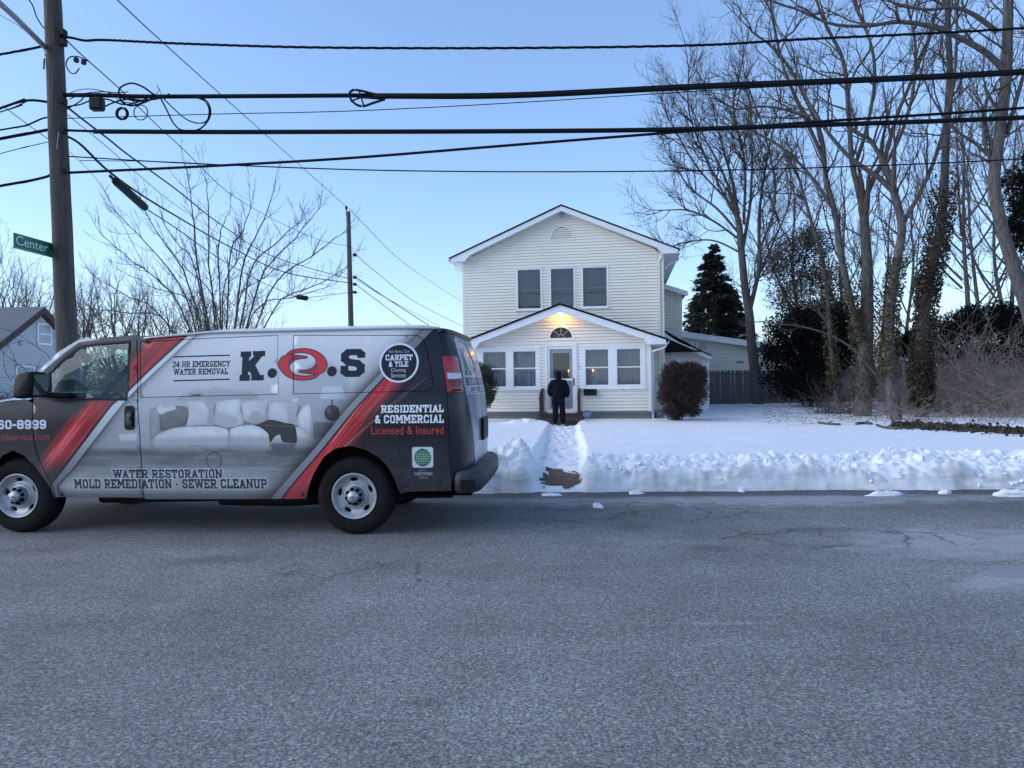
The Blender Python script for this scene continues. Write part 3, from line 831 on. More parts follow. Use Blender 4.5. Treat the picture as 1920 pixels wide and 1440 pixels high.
MB().tube([(0, .012, -.15), (0, .012, .32)], .012, 6).build('stake', M['lampmetal'], e)
zc = at(1101, 776, 22.0)[2] - gz
octa = [(.128 * cos(pi / 8 + k * pi / 4), zc + .128 * sin(pi / 8 + k * pi / 4)) for k in range(8)]
octi = [(.112 * cos(pi / 8 + k * pi / 4), zc + .112 * sin(pi / 8 + k * pi / 4)) for k in range(8)]
MB().prism(octa, 0, .008).build('border', M['lampmetal'], e); MB().prism(octi, -.003, -.0005).build('face', M['bluesign'], e)
MB().box(-.065, .06, -.005, -.0035, zc - .02, zc + .03).box(-.04, .05, -.005, -.0035, zc - .055, zc - .04).build('lettering_band', M['lampmetal'], e)

# main two-storey block ------------------------------------------------
MW = 2.2; MU0, MU1, MC = -3.78, 3.60, -.035
def G(px, py): return hz(px, py, 1.8)
pp = [G(*q) for q in ((1052, 386), (1272, 468), (1270, 474.5), (1244, 475), (1233, 464), (1052, 395))]
mc = pp[0][0]
mhalf = [(mc, pp[0][1])] + [tuple(x) for x in pp[1:5]] + [(mc, pp[5][1])]
fascia_pair(house, mhalf, mc, 1.80, 1.84, M['fascia'])
ma = G(1052, 383.2)[1]; sl = (pp[0][1] - pp[1][1]) / (pp[1][0] - mc)
roof_slab(house, mc, ma, pp[1][0] + .05, ma - sl * (pp[1][0] + .05 - mc), 1.76, 11.5, .04, M['shingle'])
sf = MB()
for s in (1, -1):
    a = [(mc, pp[5][1] + .02), (mc + s * (pp[4][0] - mc), pp[4][1] + .02), (mc + s * (pp[4][0] - mc), pp[4][1] + .09), (mc, pp[5][1] + .09)]
    sf.prism(a if s > 0 else a[::-1], 1.84, MW - .005)
    e0, e1 = pp[3][0] - mc - .02, pp[1][0] - mc
    a = [(mc + s * (pp[4][0] - mc - .02), pp[4][1] + .015), (mc + s * (pp[3][0] - mc), pp[3][1] + .005), (mc + s * (pp[3][0] - mc), pp[3][1] + .06), (mc + s * (pp[4][0] - mc - .02), pp[4][1] + .12)]
    sf.prism(a if s > 0 else a[::-1], 1.84, MW - .04)
    a = [(mc + s * e0, pp[2][1]), (mc + s * e1, pp[2][1]), (mc + s * e1, pp[2][1] + .05), (mc + s * e0, pp[2][1] + .05)]
    sf.prism(a if s > 0 else a[::-1], 1.84, 11.4)
sf.build('soffit', M['fascia'], house)
for s in (1, -1):
    g = MB(); x = mc + s * (pp[1][0] - mc + .002)
    prof = [(0, 0), (s * .06, .0), (s * .09, .05), (s * .11, .12), (s * .095, .12), (s * .05, .02), (0, .015)]
    pr = [(x + a, pp[2][1] + b) for a, b in prof]
    g.prism(pr if s > 0 else pr[::-1], 1.78, 11.4)
    g.tube(smooth_path([(x + s * .04, 2.6, pp[2][1]), (x + s * .04, 2.6, pp[2][1] - .12), (x - s * .25, 2.62, pp[2][1] - .25), (x - s * .42, 2.64, pp[2][1] - .4)], 12), .035, 6)
    g.build('gutter', M['fascia'], house)
ups = [(-1.69, -.851, 4.151, 5.581), (-.457, .373, 4.16, 5.576), (.72, 1.576, 4.17, 5.573)]
uout = [(a - .07, b + .07, lo - .09, hi + .06) for a, b, lo, hi in ups]
main_wall = wall_with_holes('main_wall', [(MU0, -.1), (MU1, -.1), (MU1, 6.0), (MC, 7.62), (MU0, 6.0)], [rect(a, b, lo, hi) for a, b, lo, hi in ups], MW, MW + .15, M['trim'], house)
vent_c, vent_r, vent_z, vent_h = -.042, .47, 6.59, .6
front_siding(main_wall, MU0 + .09, MU1 - .2, 2.6, 7.6, MW - .001,
    [rect_open(a, b, lo, hi) for a, b, lo, hi in uout] + [arch_open(vent_c, vent_r, vent_z, vent_h)], M['siding'], gable=(MC, 7.66, .445), pitch=.1085)
front_siding(main_wall, PU1 + .03, MU1 - .11, .15, 2.6, MW - .001, [], M['siding'], pitch=.1085)
MB().box(MU0 - .022, MU0 + .09, MW - .026, MW - .001, .1, 6.0).build('corner_board', M['siding'], house)
MB().box(MU1 - .09, MU1 + .022, MW - .026, MW - .001, .1, 5.98).build('corner_board', M['siding'], house)
ds = MB(); ds.box(MU1 - .19, MU1 - .12, MW - .085, MW - .02, .25, 5.62).tube(smooth_path([(MU1 - .155, MW - .05, 5.6), (MU1 - .15, MW - .06, 5.72), (MU1 - .05, MW - .03, 5.85), (MU1 + .08, MW + .1, 5.92)], 10), .035, 6)
ds.build('downspout', M['siding'], house)
MB().box(MU0, MU0 + .15, MW + .15, 11, -.1, 6.1).box(MU1 - .15, MU1, MW + .15, 11, -.1, 6.1).box(MU0, MU1, 11, 11.15, -.1, 6.1).build('side_wall', M['siding'], house)
MB().box(MU0 + .2, MU1 - .2, 4.0, 4.1, 3.2, 6.5).box(MU0 + .2, MU1 - .2, 2.4, 4, 3.15, 3.2).build('upper_room', M['room'], house)
for k, (o, (a, b, lo, hi)) in enumerate(zip(uout, ups)):
    window(house, o, MW - .001, [(a, b)], (lo + hi) / 2 - .03, lo, hi, M['winscreen'], curtain='blind', depth=.16 if k != 1 else .3, sash='greysash')
# half-round louvred gable vent
vo_ = half_round(vent_c, vent_r, vent_z, vent_h); vi_ = half_round(vent_c, vent_r - .07, vent_z + .05, vent_h - .12); n = len(vo_)
V = [(x, MW - .04, z) for x, z in vo_] + [(x, MW - .04, z) for x, z in vi_] + [(x, MW, z) for x, z in vo_] + [(x, MW, z) for x, z in vi_]
Fc = []
for i in range(n):
    j = (i + 1) % n; Fc += [(i, i + n, j + n, j), (i, j, j + 2 * n, i + 2 * n), (i + n, i + 3 * n, j + 3 * n, j + n)]
vent = link('gable_vent', mesh('gable_vent', V, Fc), M['siding'], house)
link('vent_backing', mesh('vent_backing', [(x, MW - .002, z) for x, z in vi_], [tuple(range(n))]), M['greysash'], vent)  # grey sheet standing in for the shade between the louvres
zz = vent_z + .06
while zz < vent_z + vent_h - .1:
    x = (vent_r - .07) * sqrt(max(0, 1 - ((zz + .03 - vent_z - .05) / (vent_h - .12)) ** 2))
    MB().add([(vent_c - x, MW - .035, zz), (vent_c + x, MW - .035, zz), (vent_c + x, MW - .008, zz + .055), (vent_c - x, MW - .008, zz + .055), (vent_c - x, MW - .008, zz - .005), (vent_c + x, MW - .008, zz - .005)], [(0, 1, 2, 3), (4, 5, 1, 0)]).build('louvre', M['siding'], vent)
    zz += .075
# small camera under the peak
MB().bbox(-.05 + mc, .05 + mc, 1.95, 2.1, 7.44, 7.52, .02).build('soffit_light', M['lampmetal'], house)
# porch downspout at the right corner
x0, z0 = p[1][0] - .1, p[2][1]
MB().tube(smooth_path([(x0 + .1, -.25, z0 + .02), (x0 + .06, -.25, z0 - .10), (PU1 + .12, -.1, z0 - .2), (PU1 + .07, .05, z0 - .27), (PU1 + .06, .06, z0 - .5)], 16), .032, 8).box(PU1 + .03, PU1 + .10, .03, .10, .28, z0 - .45).tube(smooth_path([(PU1 + .065, .065, .3), (PU1 + .07, .05, .18), (PU1 + .12, -.05, .10), (PU1 + .2, -.15, .08)], 10), .035, 8).build('downspout', M['trim'], house, True)

# rear wings on the right ------------------------------------------------
def wing_face(name, pts_px, w, depth, m_, parent=house):
    P = [tuple(hz(x, y, w)) for x, y in pts_px]
    return MB().prism(P, w, w + depth).build(name, m_, parent), P
wg, P = wing_face('rear_wing', [(1236, 800), (1279, 800), (1279, 549), (1236, 538)], 9.0, 4.0, M['trim'])
front_siding(wg, P[0][0], P[1][0] - .1, 2.6, max(P[2][1], P[3][1]) - .05, 8.995, [], M['siding'], pitch=.115)
MB().box(P[1][0] - .1, P[1][0] + .02, 8.97, 8.99, 0, P[2][1]).build('corner_board', M['siding'], house)
a, b = hz(1238, 530, 8.6), hz(1290, 546, 8.6)
MB().prism([(a[0], a[1] - .22), (b[0], b[1] - .22), (b[0], b[1]), (a[0], a[1])], 8.6, 8.64).build('fascia', M['fascia'], house)
MB().prism([(a[0], a[1] - .06), (b[0], b[1] - .06), (b[0], b[1]), (a[0], a[1])], 8.645, 13).build('wing_roof', M['greyshingle'], house)
# low side entry with a steep dark lean-to roof
en, P = wing_face('side_entry', [(1238, 800), (1330, 800), (1330, 671), (1300, 661), (1238, 640)], 6.2, 3.0, M['trim'])
front_siding(en, P[0][0], P[1][0] - .05, .6, P[3][1], 6.195, [rect_open(hz(1244, 660, 6.2)[0], hz(1280, 660, 6.2)[0], hz(1262, 680, 6.2)[1], 9)], M['siding'], pitch=.115)
rp = [hz(x, y, 5.7) for x, y in ((1236, 617), (1272, 641), (1308, 656), (1334, 668), (1334, 674), (1300, 662), (1236, 640))]
MB().prism([tuple(q) for q in rp][::-1], 5.70, 5.74).build('fascia', M['fascia'], house)
MB().prism([tuple(q) for q in [rp[0] + (0, .06), rp[2] + (0, .06), rp[3] + (0, .05), rp[3], rp[2], rp[0]]][::-1], 5.66, 9.0).build('entry_roof', M['shingle'], house)
q0, q1 = hz(1236, 640, 5.75), hz(1312, 657, 5.75)
zlo = hz(1300, 657, 5.3)[1]; ul = hz(1236, 657, 5.3)[0]; ur = hz(1314, 657, 5.3)[0]; um = hz(1236, 628, 5.69); un = hz(1308, 659, 5.69)
MB().add([(ul, 5.3, zlo), (ur, 5.3, zlo), (un[0], 5.69, un[1]), (um[0], 5.69, um[1]), (ul, 5.3, zlo - .05), (ur, 5.3, zlo - .05), (ur, 5.75, zlo - .05), (ul, 5.75, zlo - .05)], [(0, 1, 2, 3), (4, 5, 1, 0), (7, 6, 5, 4)]).build('pent_roof', M['shingle'], house)
q0, q1 = hz(1290, 652, 5.6), hz(1324, 663, 5.6)
MB().add([(q0[0], 5.68, q0[1]), (q1[0], 5.68, q1[1]), (q1[0], 7.4, q1[1] + .05), (q0[0], 7.4, q0[1] + .05), (q0[0] + .15, 5.75, q0[1] + .09), (q1[0] - .25, 5.75, q1[1] + .12), (q1[0] - .2, 7.3, q1[1] + .14), (q0[0] + .1, 7.3, q0[1] + .12)],
    [(0, 1, 5, 4), (1, 2, 6, 5), (2, 3, 7, 6), (3, 0, 4, 7), (4, 5, 6, 7)]).build('roof_snow', M['snowclump'], house)
a0, a1 = hz(1246, 677, 6.2), hz(1258, 660, 6.2)
window(house, (a0[0] - .06, a1[0] + .06, a0[1] - .05, a1[1] + .05), 6.19, [(a0[0], a1[0])], (a0[1] + a1[1]) / 2, a0[1], a1[1], M['pane'], curtain=None)
a0, a1 = hz(1263, 690, 6.2), hz(1277, 668, 6.2)
MB().box(a0[0] - .05, a1[0] + .05, 6.15, 6.19, .3, a1[1]).build('side_door', M['trim'], house)
# garage at the back
gr = empty('garage', H.O, H.yaw, 'low cream sided garage with a slanting roof behind the picket fence', 'garage')
gw = 13.0
gf, P = wing_face('garage_wall', [(1262, 800), (1452, 800), (1452, 655), (1262, 628)], gw, 5, M['trim'], gr)
wn0, wn1 = hz(1300, 657, gw), hz(1327, 641, gw)
front_siding(gf, P[0][0], P[1][0], 1.0, P[3][1] + .1, gw - .001, [rect_open(wn0[0] - .06, wn1[0] + .06, wn0[1] - .06, wn1[1] + .06)], M['siding'], gable=(P[3][0], P[3][1], (P[3][1] - P[2][1]) / (P[2][0] - P[3][0])), pitch=.13)
window(gr, (wn0[0] - .06, wn1[0] + .06, wn0[1] - .06, wn1[1] + .06), gw - .001, [(wn0[0], (wn0[0] + wn1[0]) / 2 - .2), ((wn0[0] + wn1[0]) / 2 - .14, wn1[0])], (wn0[1] + wn1[1]) / 2 - .2, wn0[1], wn1[1], M['winscreen'], curtain=None)
a, b = hz(1256, 620, gw - .4), hz(1462, 648, gw - .4)
MB().prism([(a[0], a[1] - .24), (b[0], b[1] - .24), (b[0], b[1]), (a[0], a[1])], gw - .4, gw - .36).build('fascia', M['fascia'], gr)
MB().prism([(a[0], a[1] + .004), (b[0], b[1] + .004), (b[0], b[1] + .05), (a[0], a[1] + .05)], gw - .42, gw + 5).build('garage_roof', M['snowclump'], gr)
v0 = hz(1387, 679, gw)
MB().box(v0[0] - .17, v0[0] + .17, gw - .06, gw - .02, v0[1] - .03, v0[1] + .04).build('wall_vent', M['lampmetal'], gr)
# buckets by the corner
q = H.world(3.28, .35, 0)
e = empty('bucket', (q[0], q[1], sz(q[0], q[1]) - .03), 0, 'grey metal tub on the snow between porch corner and reddish bush', 'bucket')
MB().lathe([(0, 0), (.17, 0), (.21, .26), (.22, .27), (.205, .27), (.17, .03), (0, .03)], k=20).build('tub', M['lampmetal'], e, True)
MB().lathe([(0, .2), (.195, .2)], k=16).build('contents', M['dark'], e)

# ------------------------------------------------------------------ blue-grey house far left
XW = -26.0; ya, zap = 39.1, 5.75; yn, yf = 35.2, 43.0; sl2 = .62
bh = empty('house', (XW, ya, 0), 0, 'blue-grey sided cape house behind the utility pole', 'house')
def pl_(px, py):
    D = ray(px, py); k = XW / D[0]; P = CAM + D * k
    return P[1] - ya, P[2]
ez = zap - sl2 * (ya - yn)
gwl = MB(); gwl.add([(0, yn - ya, -.1), (0, yf - ya, -.1), (0, yf - ya, ez), (0, 0, zap - .1), (0, yn - ya, ez), (-11, yn - ya, -.1), (-11, yn - ya, ez)], [(0, 1, 2, 3, 4), (5, 0, 4, 6)])
gwo = gwl.build('wall', M['bluesiding'], bh)
sd = MB(); z = 0.
while z < zap - .15:
    h0 = yn - ya if z < ez else max(yn - ya, -(zap - .12 - z) / sl2)
    sd.add([(.018, h0, z), (.018, -h0, z), (.004, -h0, z + .125), (.004, h0, z + .125), (0, h0, z), (0, -h0, z)], [(0, 1, 2, 3), (4, 5, 1, 0)])
    z += .125
tag(sd.build('siding', M['bluesiding'], gwo), kind='stuff')
rf = MB()
for s in (-1, 1):
    rf.add([(.35, 0, zap + .12), (-11, 0, zap + .12), (-11, s * 4.2, zap + .12 - sl2 * 4.2), (.35, s * 4.2, zap + .12 - sl2 * 4.2), (.35, 0, zap - .0), (-11, 0, zap), (-11, s * 4.2, zap - sl2 * 4.2), (.35, s * 4.2, zap - sl2 * 4.2)],
           [(0, 1, 2, 3), (4, 7, 6, 5), (0, 3, 7, 4), (3, 2, 6, 7)])
rf.build('roof', M['greyshingle'], bh)
brg = mat('brown_rake', (.055, .035, .032), .8, .2, 6)
for s in (-1, 1):
    MB().add([(.36, 0, zap + .1), (.36, s * 4.2, zap + .1 - sl2 * 4.2), (.36, s * 4.2, zap - .28 - sl2 * 4.2), (.36, 0, zap - .28), (.02, 0, zap + .1), (.02, s * 4.2, zap + .1 - sl2 * 4.2), (.02, s * 4.2, zap - .28 - sl2 * 4.2), (.02, 0, zap - .28)],
             [(0, 1, 2, 3), (3, 2, 6, 7), (4, 7, 6, 5)]).build('rake_board', brg, bh)
    MB().add([(.025, 0, zap - .29), (.025, s * 4.1, zap - .29 - sl2 * 4.1), (.025, s * 4.1, zap - .42 - sl2 * 4.1), (.025, 0, zap - .42), (.0, 0, zap - .42), (.0, s * 4.1, zap - .42 - sl2 * 4.1)], [(0, 1, 2, 3), (3, 2, 5, 4)]).build('rake_trim', M['trim'], bh)
def side_window(a, b, lo, hi):
    f = MB(); t = .10
    f.box(.02, .06, a, a + t, lo, hi).box(.02, .06, b - t, b, lo, hi).box(.02, .061, a, b, lo, lo + t).box(.02, .061, a, b, hi - t, hi).box(.02, .05, a, b, (lo + hi) / 2 - .03, (lo + hi) / 2 + .03)
    fo = f.build('window', M['trim'], bh)
    MB().box(.022, .03, a + t, b - t, lo + t, hi - t).build('pane', M['frost'], fo)
a = pl_(69, 646); b = pl_(95, 608); side_window(a[0], b[0], a[1], b[1])
a = pl_(29, 722); b = pl_(64, 686); side_window(a[0], b[0], a[1], b[1])
a = pl_(37, 644); MB().lathe([(0, .02), (.10, .02), (.12, .05), (.08, .06), (0, .06)], (0.0, a[0], a[1]), 14, 'x').build('wall_vent', M['lampmetal'], bh, True)
# ------------------------------------------------------------------ the van: body surface S(a, z)
VF = Frame((-1.5535, 6.9233, 0), 4.7)
VU0, VN = .86, 3.0
_zt = np.linspace(.2, 2.3, 700); _kk = np.exp(-.5 * (np.arange(-40, 41) * .003 / .035) ** 2); _kk /= _kk.sum()
def _smooth(f): return np.convolve(np.pad(f, 40, mode='edge'), _kk, mode='valid')
_w0 = _smooth(np.interp(_zt, [.34, .45, .6, .8, 1.2, 1.37, 1.42, 1.7, 1.9, 2.0, 2.1], [.07, .02, .006, 0, 0, .012, .03, .075, .115, .15, .2]))
def w0f(z): return np.interp(z, _zt, _w0)
_ur = _smooth(np.interp(_zt, [.3, .6, .9, 1.1, 1.3, 1.5, 1.7, 1.85, 1.95, 2.0, 2.1], [1.10, 1.145, 1.155, 1.15, 1.135, 1.105, 1.06, 1.0, .95, .925, .88]))
def urf(z): return np.interp(z, _zt, _ur)
_t = np.linspace(0, pi, 801)
_x = (1.2 - VU0) * np.abs(np.sin(_t)) ** (2 / VN); _y = 1 - np.sign(np.cos(_t)) * np.abs(np.cos(_t)) ** (2 / VN)
_s = np.concatenate([[0], np.cumsum(np.hypot(np.diff(_x), np.diff(_y)))]); HALF = _s[400]
def S0(a, z):
    a = np.asarray(a, float); z = np.asarray(z, float)
    w0_ = w0f(z)
    ws = w0_ + .30 * np.clip((-3.9 - a) / .55, 0, 1) ** 2
    t = np.interp(np.clip(a - VU0, 0, None), _s, _t)
    ur = urf(z)
    u = np.where(a <= VU0, a, VU0 + (ur - VU0) * np.abs(np.sin(t)) ** (2 / VN))
    w_ = np.where(a <= VU0, ws, 1 - (1 - w0_) * np.sign(np.cos(t)) * np.abs(np.cos(t)) ** (2 / VN))
    return np.stack([u, w_, z * np.ones_like(u)], -1)
def SN(a, z, off=0.):
    P = S0(a, z)
    if np.isscalar(off) and off == 0: return P
    e = .004
    da = S0(a + e, z) - S0(a - e, z); dz = S0(a, z + e) - S0(a, z - e)
    n = np.cross(da, dz); n /= np.linalg.norm(n, axis=-1)[..., None] + 1e-12
    return P + n * off
_ga, _gz = np.meshgrid(np.arange(.8, VU0 + 2 * HALF, .006), np.arange(.35, 2.02, .006))
_gp = S0(_ga, _gz)
_gx, _gy = proj(VF.O + _gp[..., :1] * VF.u + _gp[..., 1:2] * VF.w + np.array([0, 0, 1.]) * _gp[..., 2:])
_front = np.ones_like(_ga, bool) & (_ga < VU0 + HALF * 1.35)
def side(px, py):
    """photo measurement -> (a, z) on the van's near skin"""
    z = 1.
    for _ in range(4): u, z = VF.uz(px, py, float(w0f(z)))
    if u <= VU0: return (u, z)
    d = np.where(_front, (_gx - px) ** 2 + (_gy - py) ** 2, 1e9); i = np.unravel_index(d.argmin(), d.shape)
    return (float(_ga[i]), float(_gz[i]))
def sides(L): return [side(*p) for p in L]
def crop(L, ox, oy, s): return [(ox + x / s, oy + y / s) for x, y in L]

# ---- the printed wrap, painted in (a, z) at 400 px per metre
AR, ZR, RES = (-3.8, 3.1), (.3, 2.08), 400
NW, NH = int((AR[1] - AR[0]) * RES), int((ZR[1] - ZR[0]) * RES)
aa = AR[0] + (np.arange(NW) + .5) / RES; zz_ = ZR[0] + (np.arange(NH) + .5) / RES
AA, ZZ = np.meshgrid(aa, zz_)
def rgb(r, g, b_): return np.array([r, g, b_]) / 255.
IM = np.zeros((NH, NW, 3), np.float32)
def win_(a0, a1, z0, z1, pad=.02):
    i0, i1 = max(0, int((z0 - pad - ZR[0]) * RES)), min(NH, int((z1 + pad - ZR[0]) * RES) + 1)
    j0, j1 = max(0, int((a0 - pad - AR[0]) * RES)), min(NW, int((a1 + pad - AR[0]) * RES) + 1)
    return slice(i0, i1), slice(j0, j1)
def blend(sl, cov, col):
    IM[sl] = IM[sl] * (1 - cov[..., None]) + np.asarray(col, np.float32) * cov[..., None]
def blur(c, k):
    for ax in (0, 1):
        p = np.pad(c, [(k, k) if q == ax else (0, 0) for q in (0, 1)], mode='edge'); cs = np.cumsum(np.insert(p, 0, 0, axis=ax), axis=ax)
        n = c.shape[ax]; hi = np.take(cs, range(2 * k + 1, n + 2 * k + 1), ax); lo = np.take(cs, range(0, n), ax)
        c = (hi - lo) / (2 * k + 1)
    return c
def poly_cov(P, sl):
    X, Y = AA[sl], ZZ[sl]; cov = np.zeros(X.shape)
    for dx, dz in ((-.25, -.25), (.25, -.25), (-.25, .25), (.25, .25)):
        x, y = X + dx / RES, Y + dz / RES; c = np.zeros(X.shape, bool)
        for i in range(len(P)):
            (x1, y1), (x2, y2) = P[i], P[i - 1]
            if y1 == y2: continue
            c ^= ((y1 > y) != (y2 > y)) & (x < (x2 - x1) * (y - y1) / (y2 - y1) + x1)
        cov += c / 4.
    return cov
def poly(P, col, soft=0, alpha=1.):
    xs_, ys_ = [p[0] for p in P], [p[1] for p in P]
    sl = win_(min(xs_), max(xs_), min(ys_), max(ys_), .02 + soft / RES * 2)
    c = poly_cov(P, sl)
    if soft: c = blur(blur(c, soft), soft)
    blend(sl, c * alpha, col)
def disc(a, z, r, col, soft=0, alpha=1., rz=None): poly([(a + r * cos(q), z + (rz or r) * sin(q)) for q in np.linspace(0, 2 * pi, 48, endpoint=False)], col, soft, alpha)
def line(P, wd, col, alpha=1., soft=0):
    for (x1, y1), (x2, y2) in zip(P[:-1], P[1:]):
        L = math.hypot(x2 - x1, y2 - y1) or 1e-6; nx, ny = -(y2 - y1) / L * wd / 2, (x2 - x1) / L * wd / 2
        poly([(x1 + nx, y1 + ny), (x2 + nx, y2 + ny), (x2 - nx, y2 - ny), (x1 - nx, y1 - ny)], col, soft, alpha)
OCT = [(.3, .9), (.58, .9), (.7, .78), (.7, .22), (.58, .1), (.3, .1), (.18, .22), (.18, .78), (.3, .9)]
SLAB = {
 'A': (.9, [[(.45, .95), (.16, 0)], [(.45, .95), (.74, 0)], [(.26, .33), (.64, .33)]], [(.16, 0), (.74, 0)]),
 'C': (.88, [[(.72, .66), (.72, .78), (.6, .9), (.3, .9), (.18, .78), (.18, .22), (.3, .1), (.6, .1), (.72, .22), (.72, .34)]], []),
 'D': (.9, [[(.22, 0), (.22, 1)], [(.08, .9), (.6, .9), (.72, .76), (.72, .24), (.6, .1), (.08, .1)]], []),
 'E': (.84, [[(.22, 0), (.22, 1)], [(.08, .9), (.74, .9)], [(.22, .5), (.52, .5)], [(.08, .1), (.74, .1)], [(.68, .9), (.68, .74)], [(.68, .1), (.68, .28)]], []),
 'G': (.9, [[(.72, .68), (.72, .78), (.6, .9), (.3, .9), (.18, .78), (.18, .22), (.3, .1), (.6, .1), (.72, .22), (.72, .42), (.5, .42)]], []),
 'H': (.94, [[(.2, 0), (.2, 1)], [(.72, 0), (.72, 1)], [(.2, .5), (.72, .5)]], [(.2, 0), (.2, 1), (.72, 0), (.72, 1)]),
 'I': (.48, [[(.24, 0), (.24, 1)]], [(.24, 0), (.24, 1)]),
 'K': (.96, [[(.22, 0), (.22, 1)], [(.24, .42), (.72, 1)], [(.40, .60), (.76, 0)]], [(.22, 0), (.22, 1), (.74, 1), (.78, 0)]),
 'L': (.8, [[(.22, 0), (.22, 1)], [(.08, .1), (.72, .1)], [(.67, .1), (.67, .34)]], [(.22, 1)]),
 'M': (1.12, [[(.2, 0), (.2, 1)], [(.9, 0), (.9, 1)], [(.24, .95), (.55, .35), (.86, .95)]], [(.2, 0), (.16, 1), (.9, 0), (.94, 1)]),
 'N': (1., [[(.2, 0), (.2, 1)], [(.78, 0), (.78, 1)], [(.22, .95), (.76, .05)]], [(.2, 0), (.18, 1), (.78, 1)]),
 'O': (.88, [OCT], []), '0': (.88, [OCT], []),
 'P': (.86, [[(.22, 0), (.22, 1)], [(.08, .9), (.6, .9), (.72, .78), (.72, .56), (.6, .44), (.22, .44)]], [(.22, 0)]),
 'R': (.92, [[(.22, 0), (.22, 1)], [(.08, .9), (.6, .9), (.72, .78), (.72, .6), (.6, .48), (.22, .48)], [(.48, .48), (.72, 0)]], [(.22, 0), (.76, 0)]),
 'S': (.86, [[(.7, .68), (.7, .8), (.6, .9), (.3, .9), (.18, .78), (.18, .64), (.3, .53), (.58, .48), (.7, .37), (.7, .22), (.58, .1), (.3, .1), (.18, .2), (.18, .33)]], []),
 'T': (.88, [[(.44, 0), (.44, 1)], [(.08, .9), (.8, .9)], [(.12, .9), (.12, .68)], [(.76, .9), (.76, .68)]], [(.44, 0)]),
 'U': (.92, [[(.2, 1), (.2, .22), (.32, .1), (.58, .1), (.7, .22), (.7, 1)]], [(.2, 1), (.7, 1)]),
 'V': (.9, [[(.14, 1), (.45, .05), (.76, 1)]], [(.14, 1), (.76, 1)]),
 'W': (1.26, [[(.14, 1), (.38, .05), (.63, .85), (.88, .05), (1.12, 1)]], [(.14, 1), (.63, 1), (1.12, 1)]),
 'Y': (.9, [[(.14, 1), (.45, .46), (.76, 1)], [(.45, .46), (.45, 0)]], [(.14, 1), (.76, 1), (.45, 0)]),
 '2': (.84, [[(.18, .68), (.18, .78), (.3, .9), (.58, .9), (.7, .78), (.7, .58), (.2, .1), (.74, .1)]], []),
 '4': (.86, [[(.58, 0), (.58, 1)], [(.54, .95), (.14, .34)], [(.1, .3), (.78, .3)]], [(.58, 0)]),
 '6': (.86, [[(.7, .76), (.58, .9), (.3, .9), (.18, .78), (.18, .22), (.3, .1), (.58, .1), (.7, .22), (.7, .42), (.58, .54), (.2, .54)]], []),
 '8': (.86, [[(.3, .9), (.58, .9), (.7, .8), (.7, .6), (.58, .52), (.3, .52), (.18, .6), (.18, .8), (.3, .9)], [(.3, .52), (.58, .52), (.7, .42), (.7, .2), (.58, .1), (.3, .1), (.18, .2), (.18, .42), (.3, .52)]], []),
 '9': (.86, [[(.18, .24), (.3, .1), (.58, .1), (.7, .22), (.7, .78), (.58, .9), (.3, .9), (.18, .78), (.18, .58), (.3, .46), (.68, .46)]], []),
 '&': (.9, [[(.78, .04), (.30, .68), (.30, .82), (.42, .9), (.56, .82), (.54, .68), (.2, .36), (.2, .2), (.32, .1), (.52, .1), (.78, .42)]], []),
 '-': (.5, [[(.08, .45), (.42, .45)]], []), ' ': (.42, [], [])}
def slab(s, a0, a1, z0, z1, col, grow=0., t=.2, alpha=1., soft=0):
    tot = sum(.45 if c == '*' else SLAB[c][0] for c in s); h = z1 - z0
    k = (a1 - a0) / tot; x = a0; px1 = 1 / (RES * h)
    for c in s:
        if c == '*':
            disc(x + .22 * k, z0 + .45 * h, .11 * h + grow * h, col, soft, alpha, ); x += .45 * k; continue
        adv, strokes, serifs = SLAB[c]
        sl = win_(x, x + adv * k, z0, z1, .03 + grow * h * 2)
        X = (AA[sl] - x) / k; Y = (ZZ[sl] - z0) / h
        cov = np.zeros(X.shape)
        segs = [(p, q, t) for st_ in strokes for p, q in zip(st_[:-1], st_[1:])] + [((sx - .16, .07 if sy == 0 else .93), (sx + .16, .07 if sy == 0 else .93), .14) for sx, sy in serifs]
        for (p, q, tk) in segs:
            dx, dy = q[0] - p[0], q[1] - p[1]; L = math.hypot(dx, dy); dx /= L; dy /= L
            mx, my = (p[0] + q[0]) / 2, (p[1] + q[1]) / 2
            al = np.abs((X - mx) * dx + (Y - my) * dy) - L / 2 - (tk * .3 if len(strokes) and (p, q, tk) and L > .12 and 0 < min(p[1], q[1]) and max(p[1], q[1]) < 1 else 0.)
            pe = np.abs(-(X - mx) * dy + (Y - my) * dx) - tk / 2
            d = np.maximum(al, pe) - grow
            cov = np.maximum(cov, np.clip(.5 - d / px1, 0, 1))
        if grow == 0: cov *= np.clip((Y + .5 * px1) / px1, 0, 1) * np.clip((1 + .5 * px1 - Y) / px1, 0, 1)
        if soft: cov = blur(cov, soft)
        blend(sl, cov * alpha, col); x += adv * k
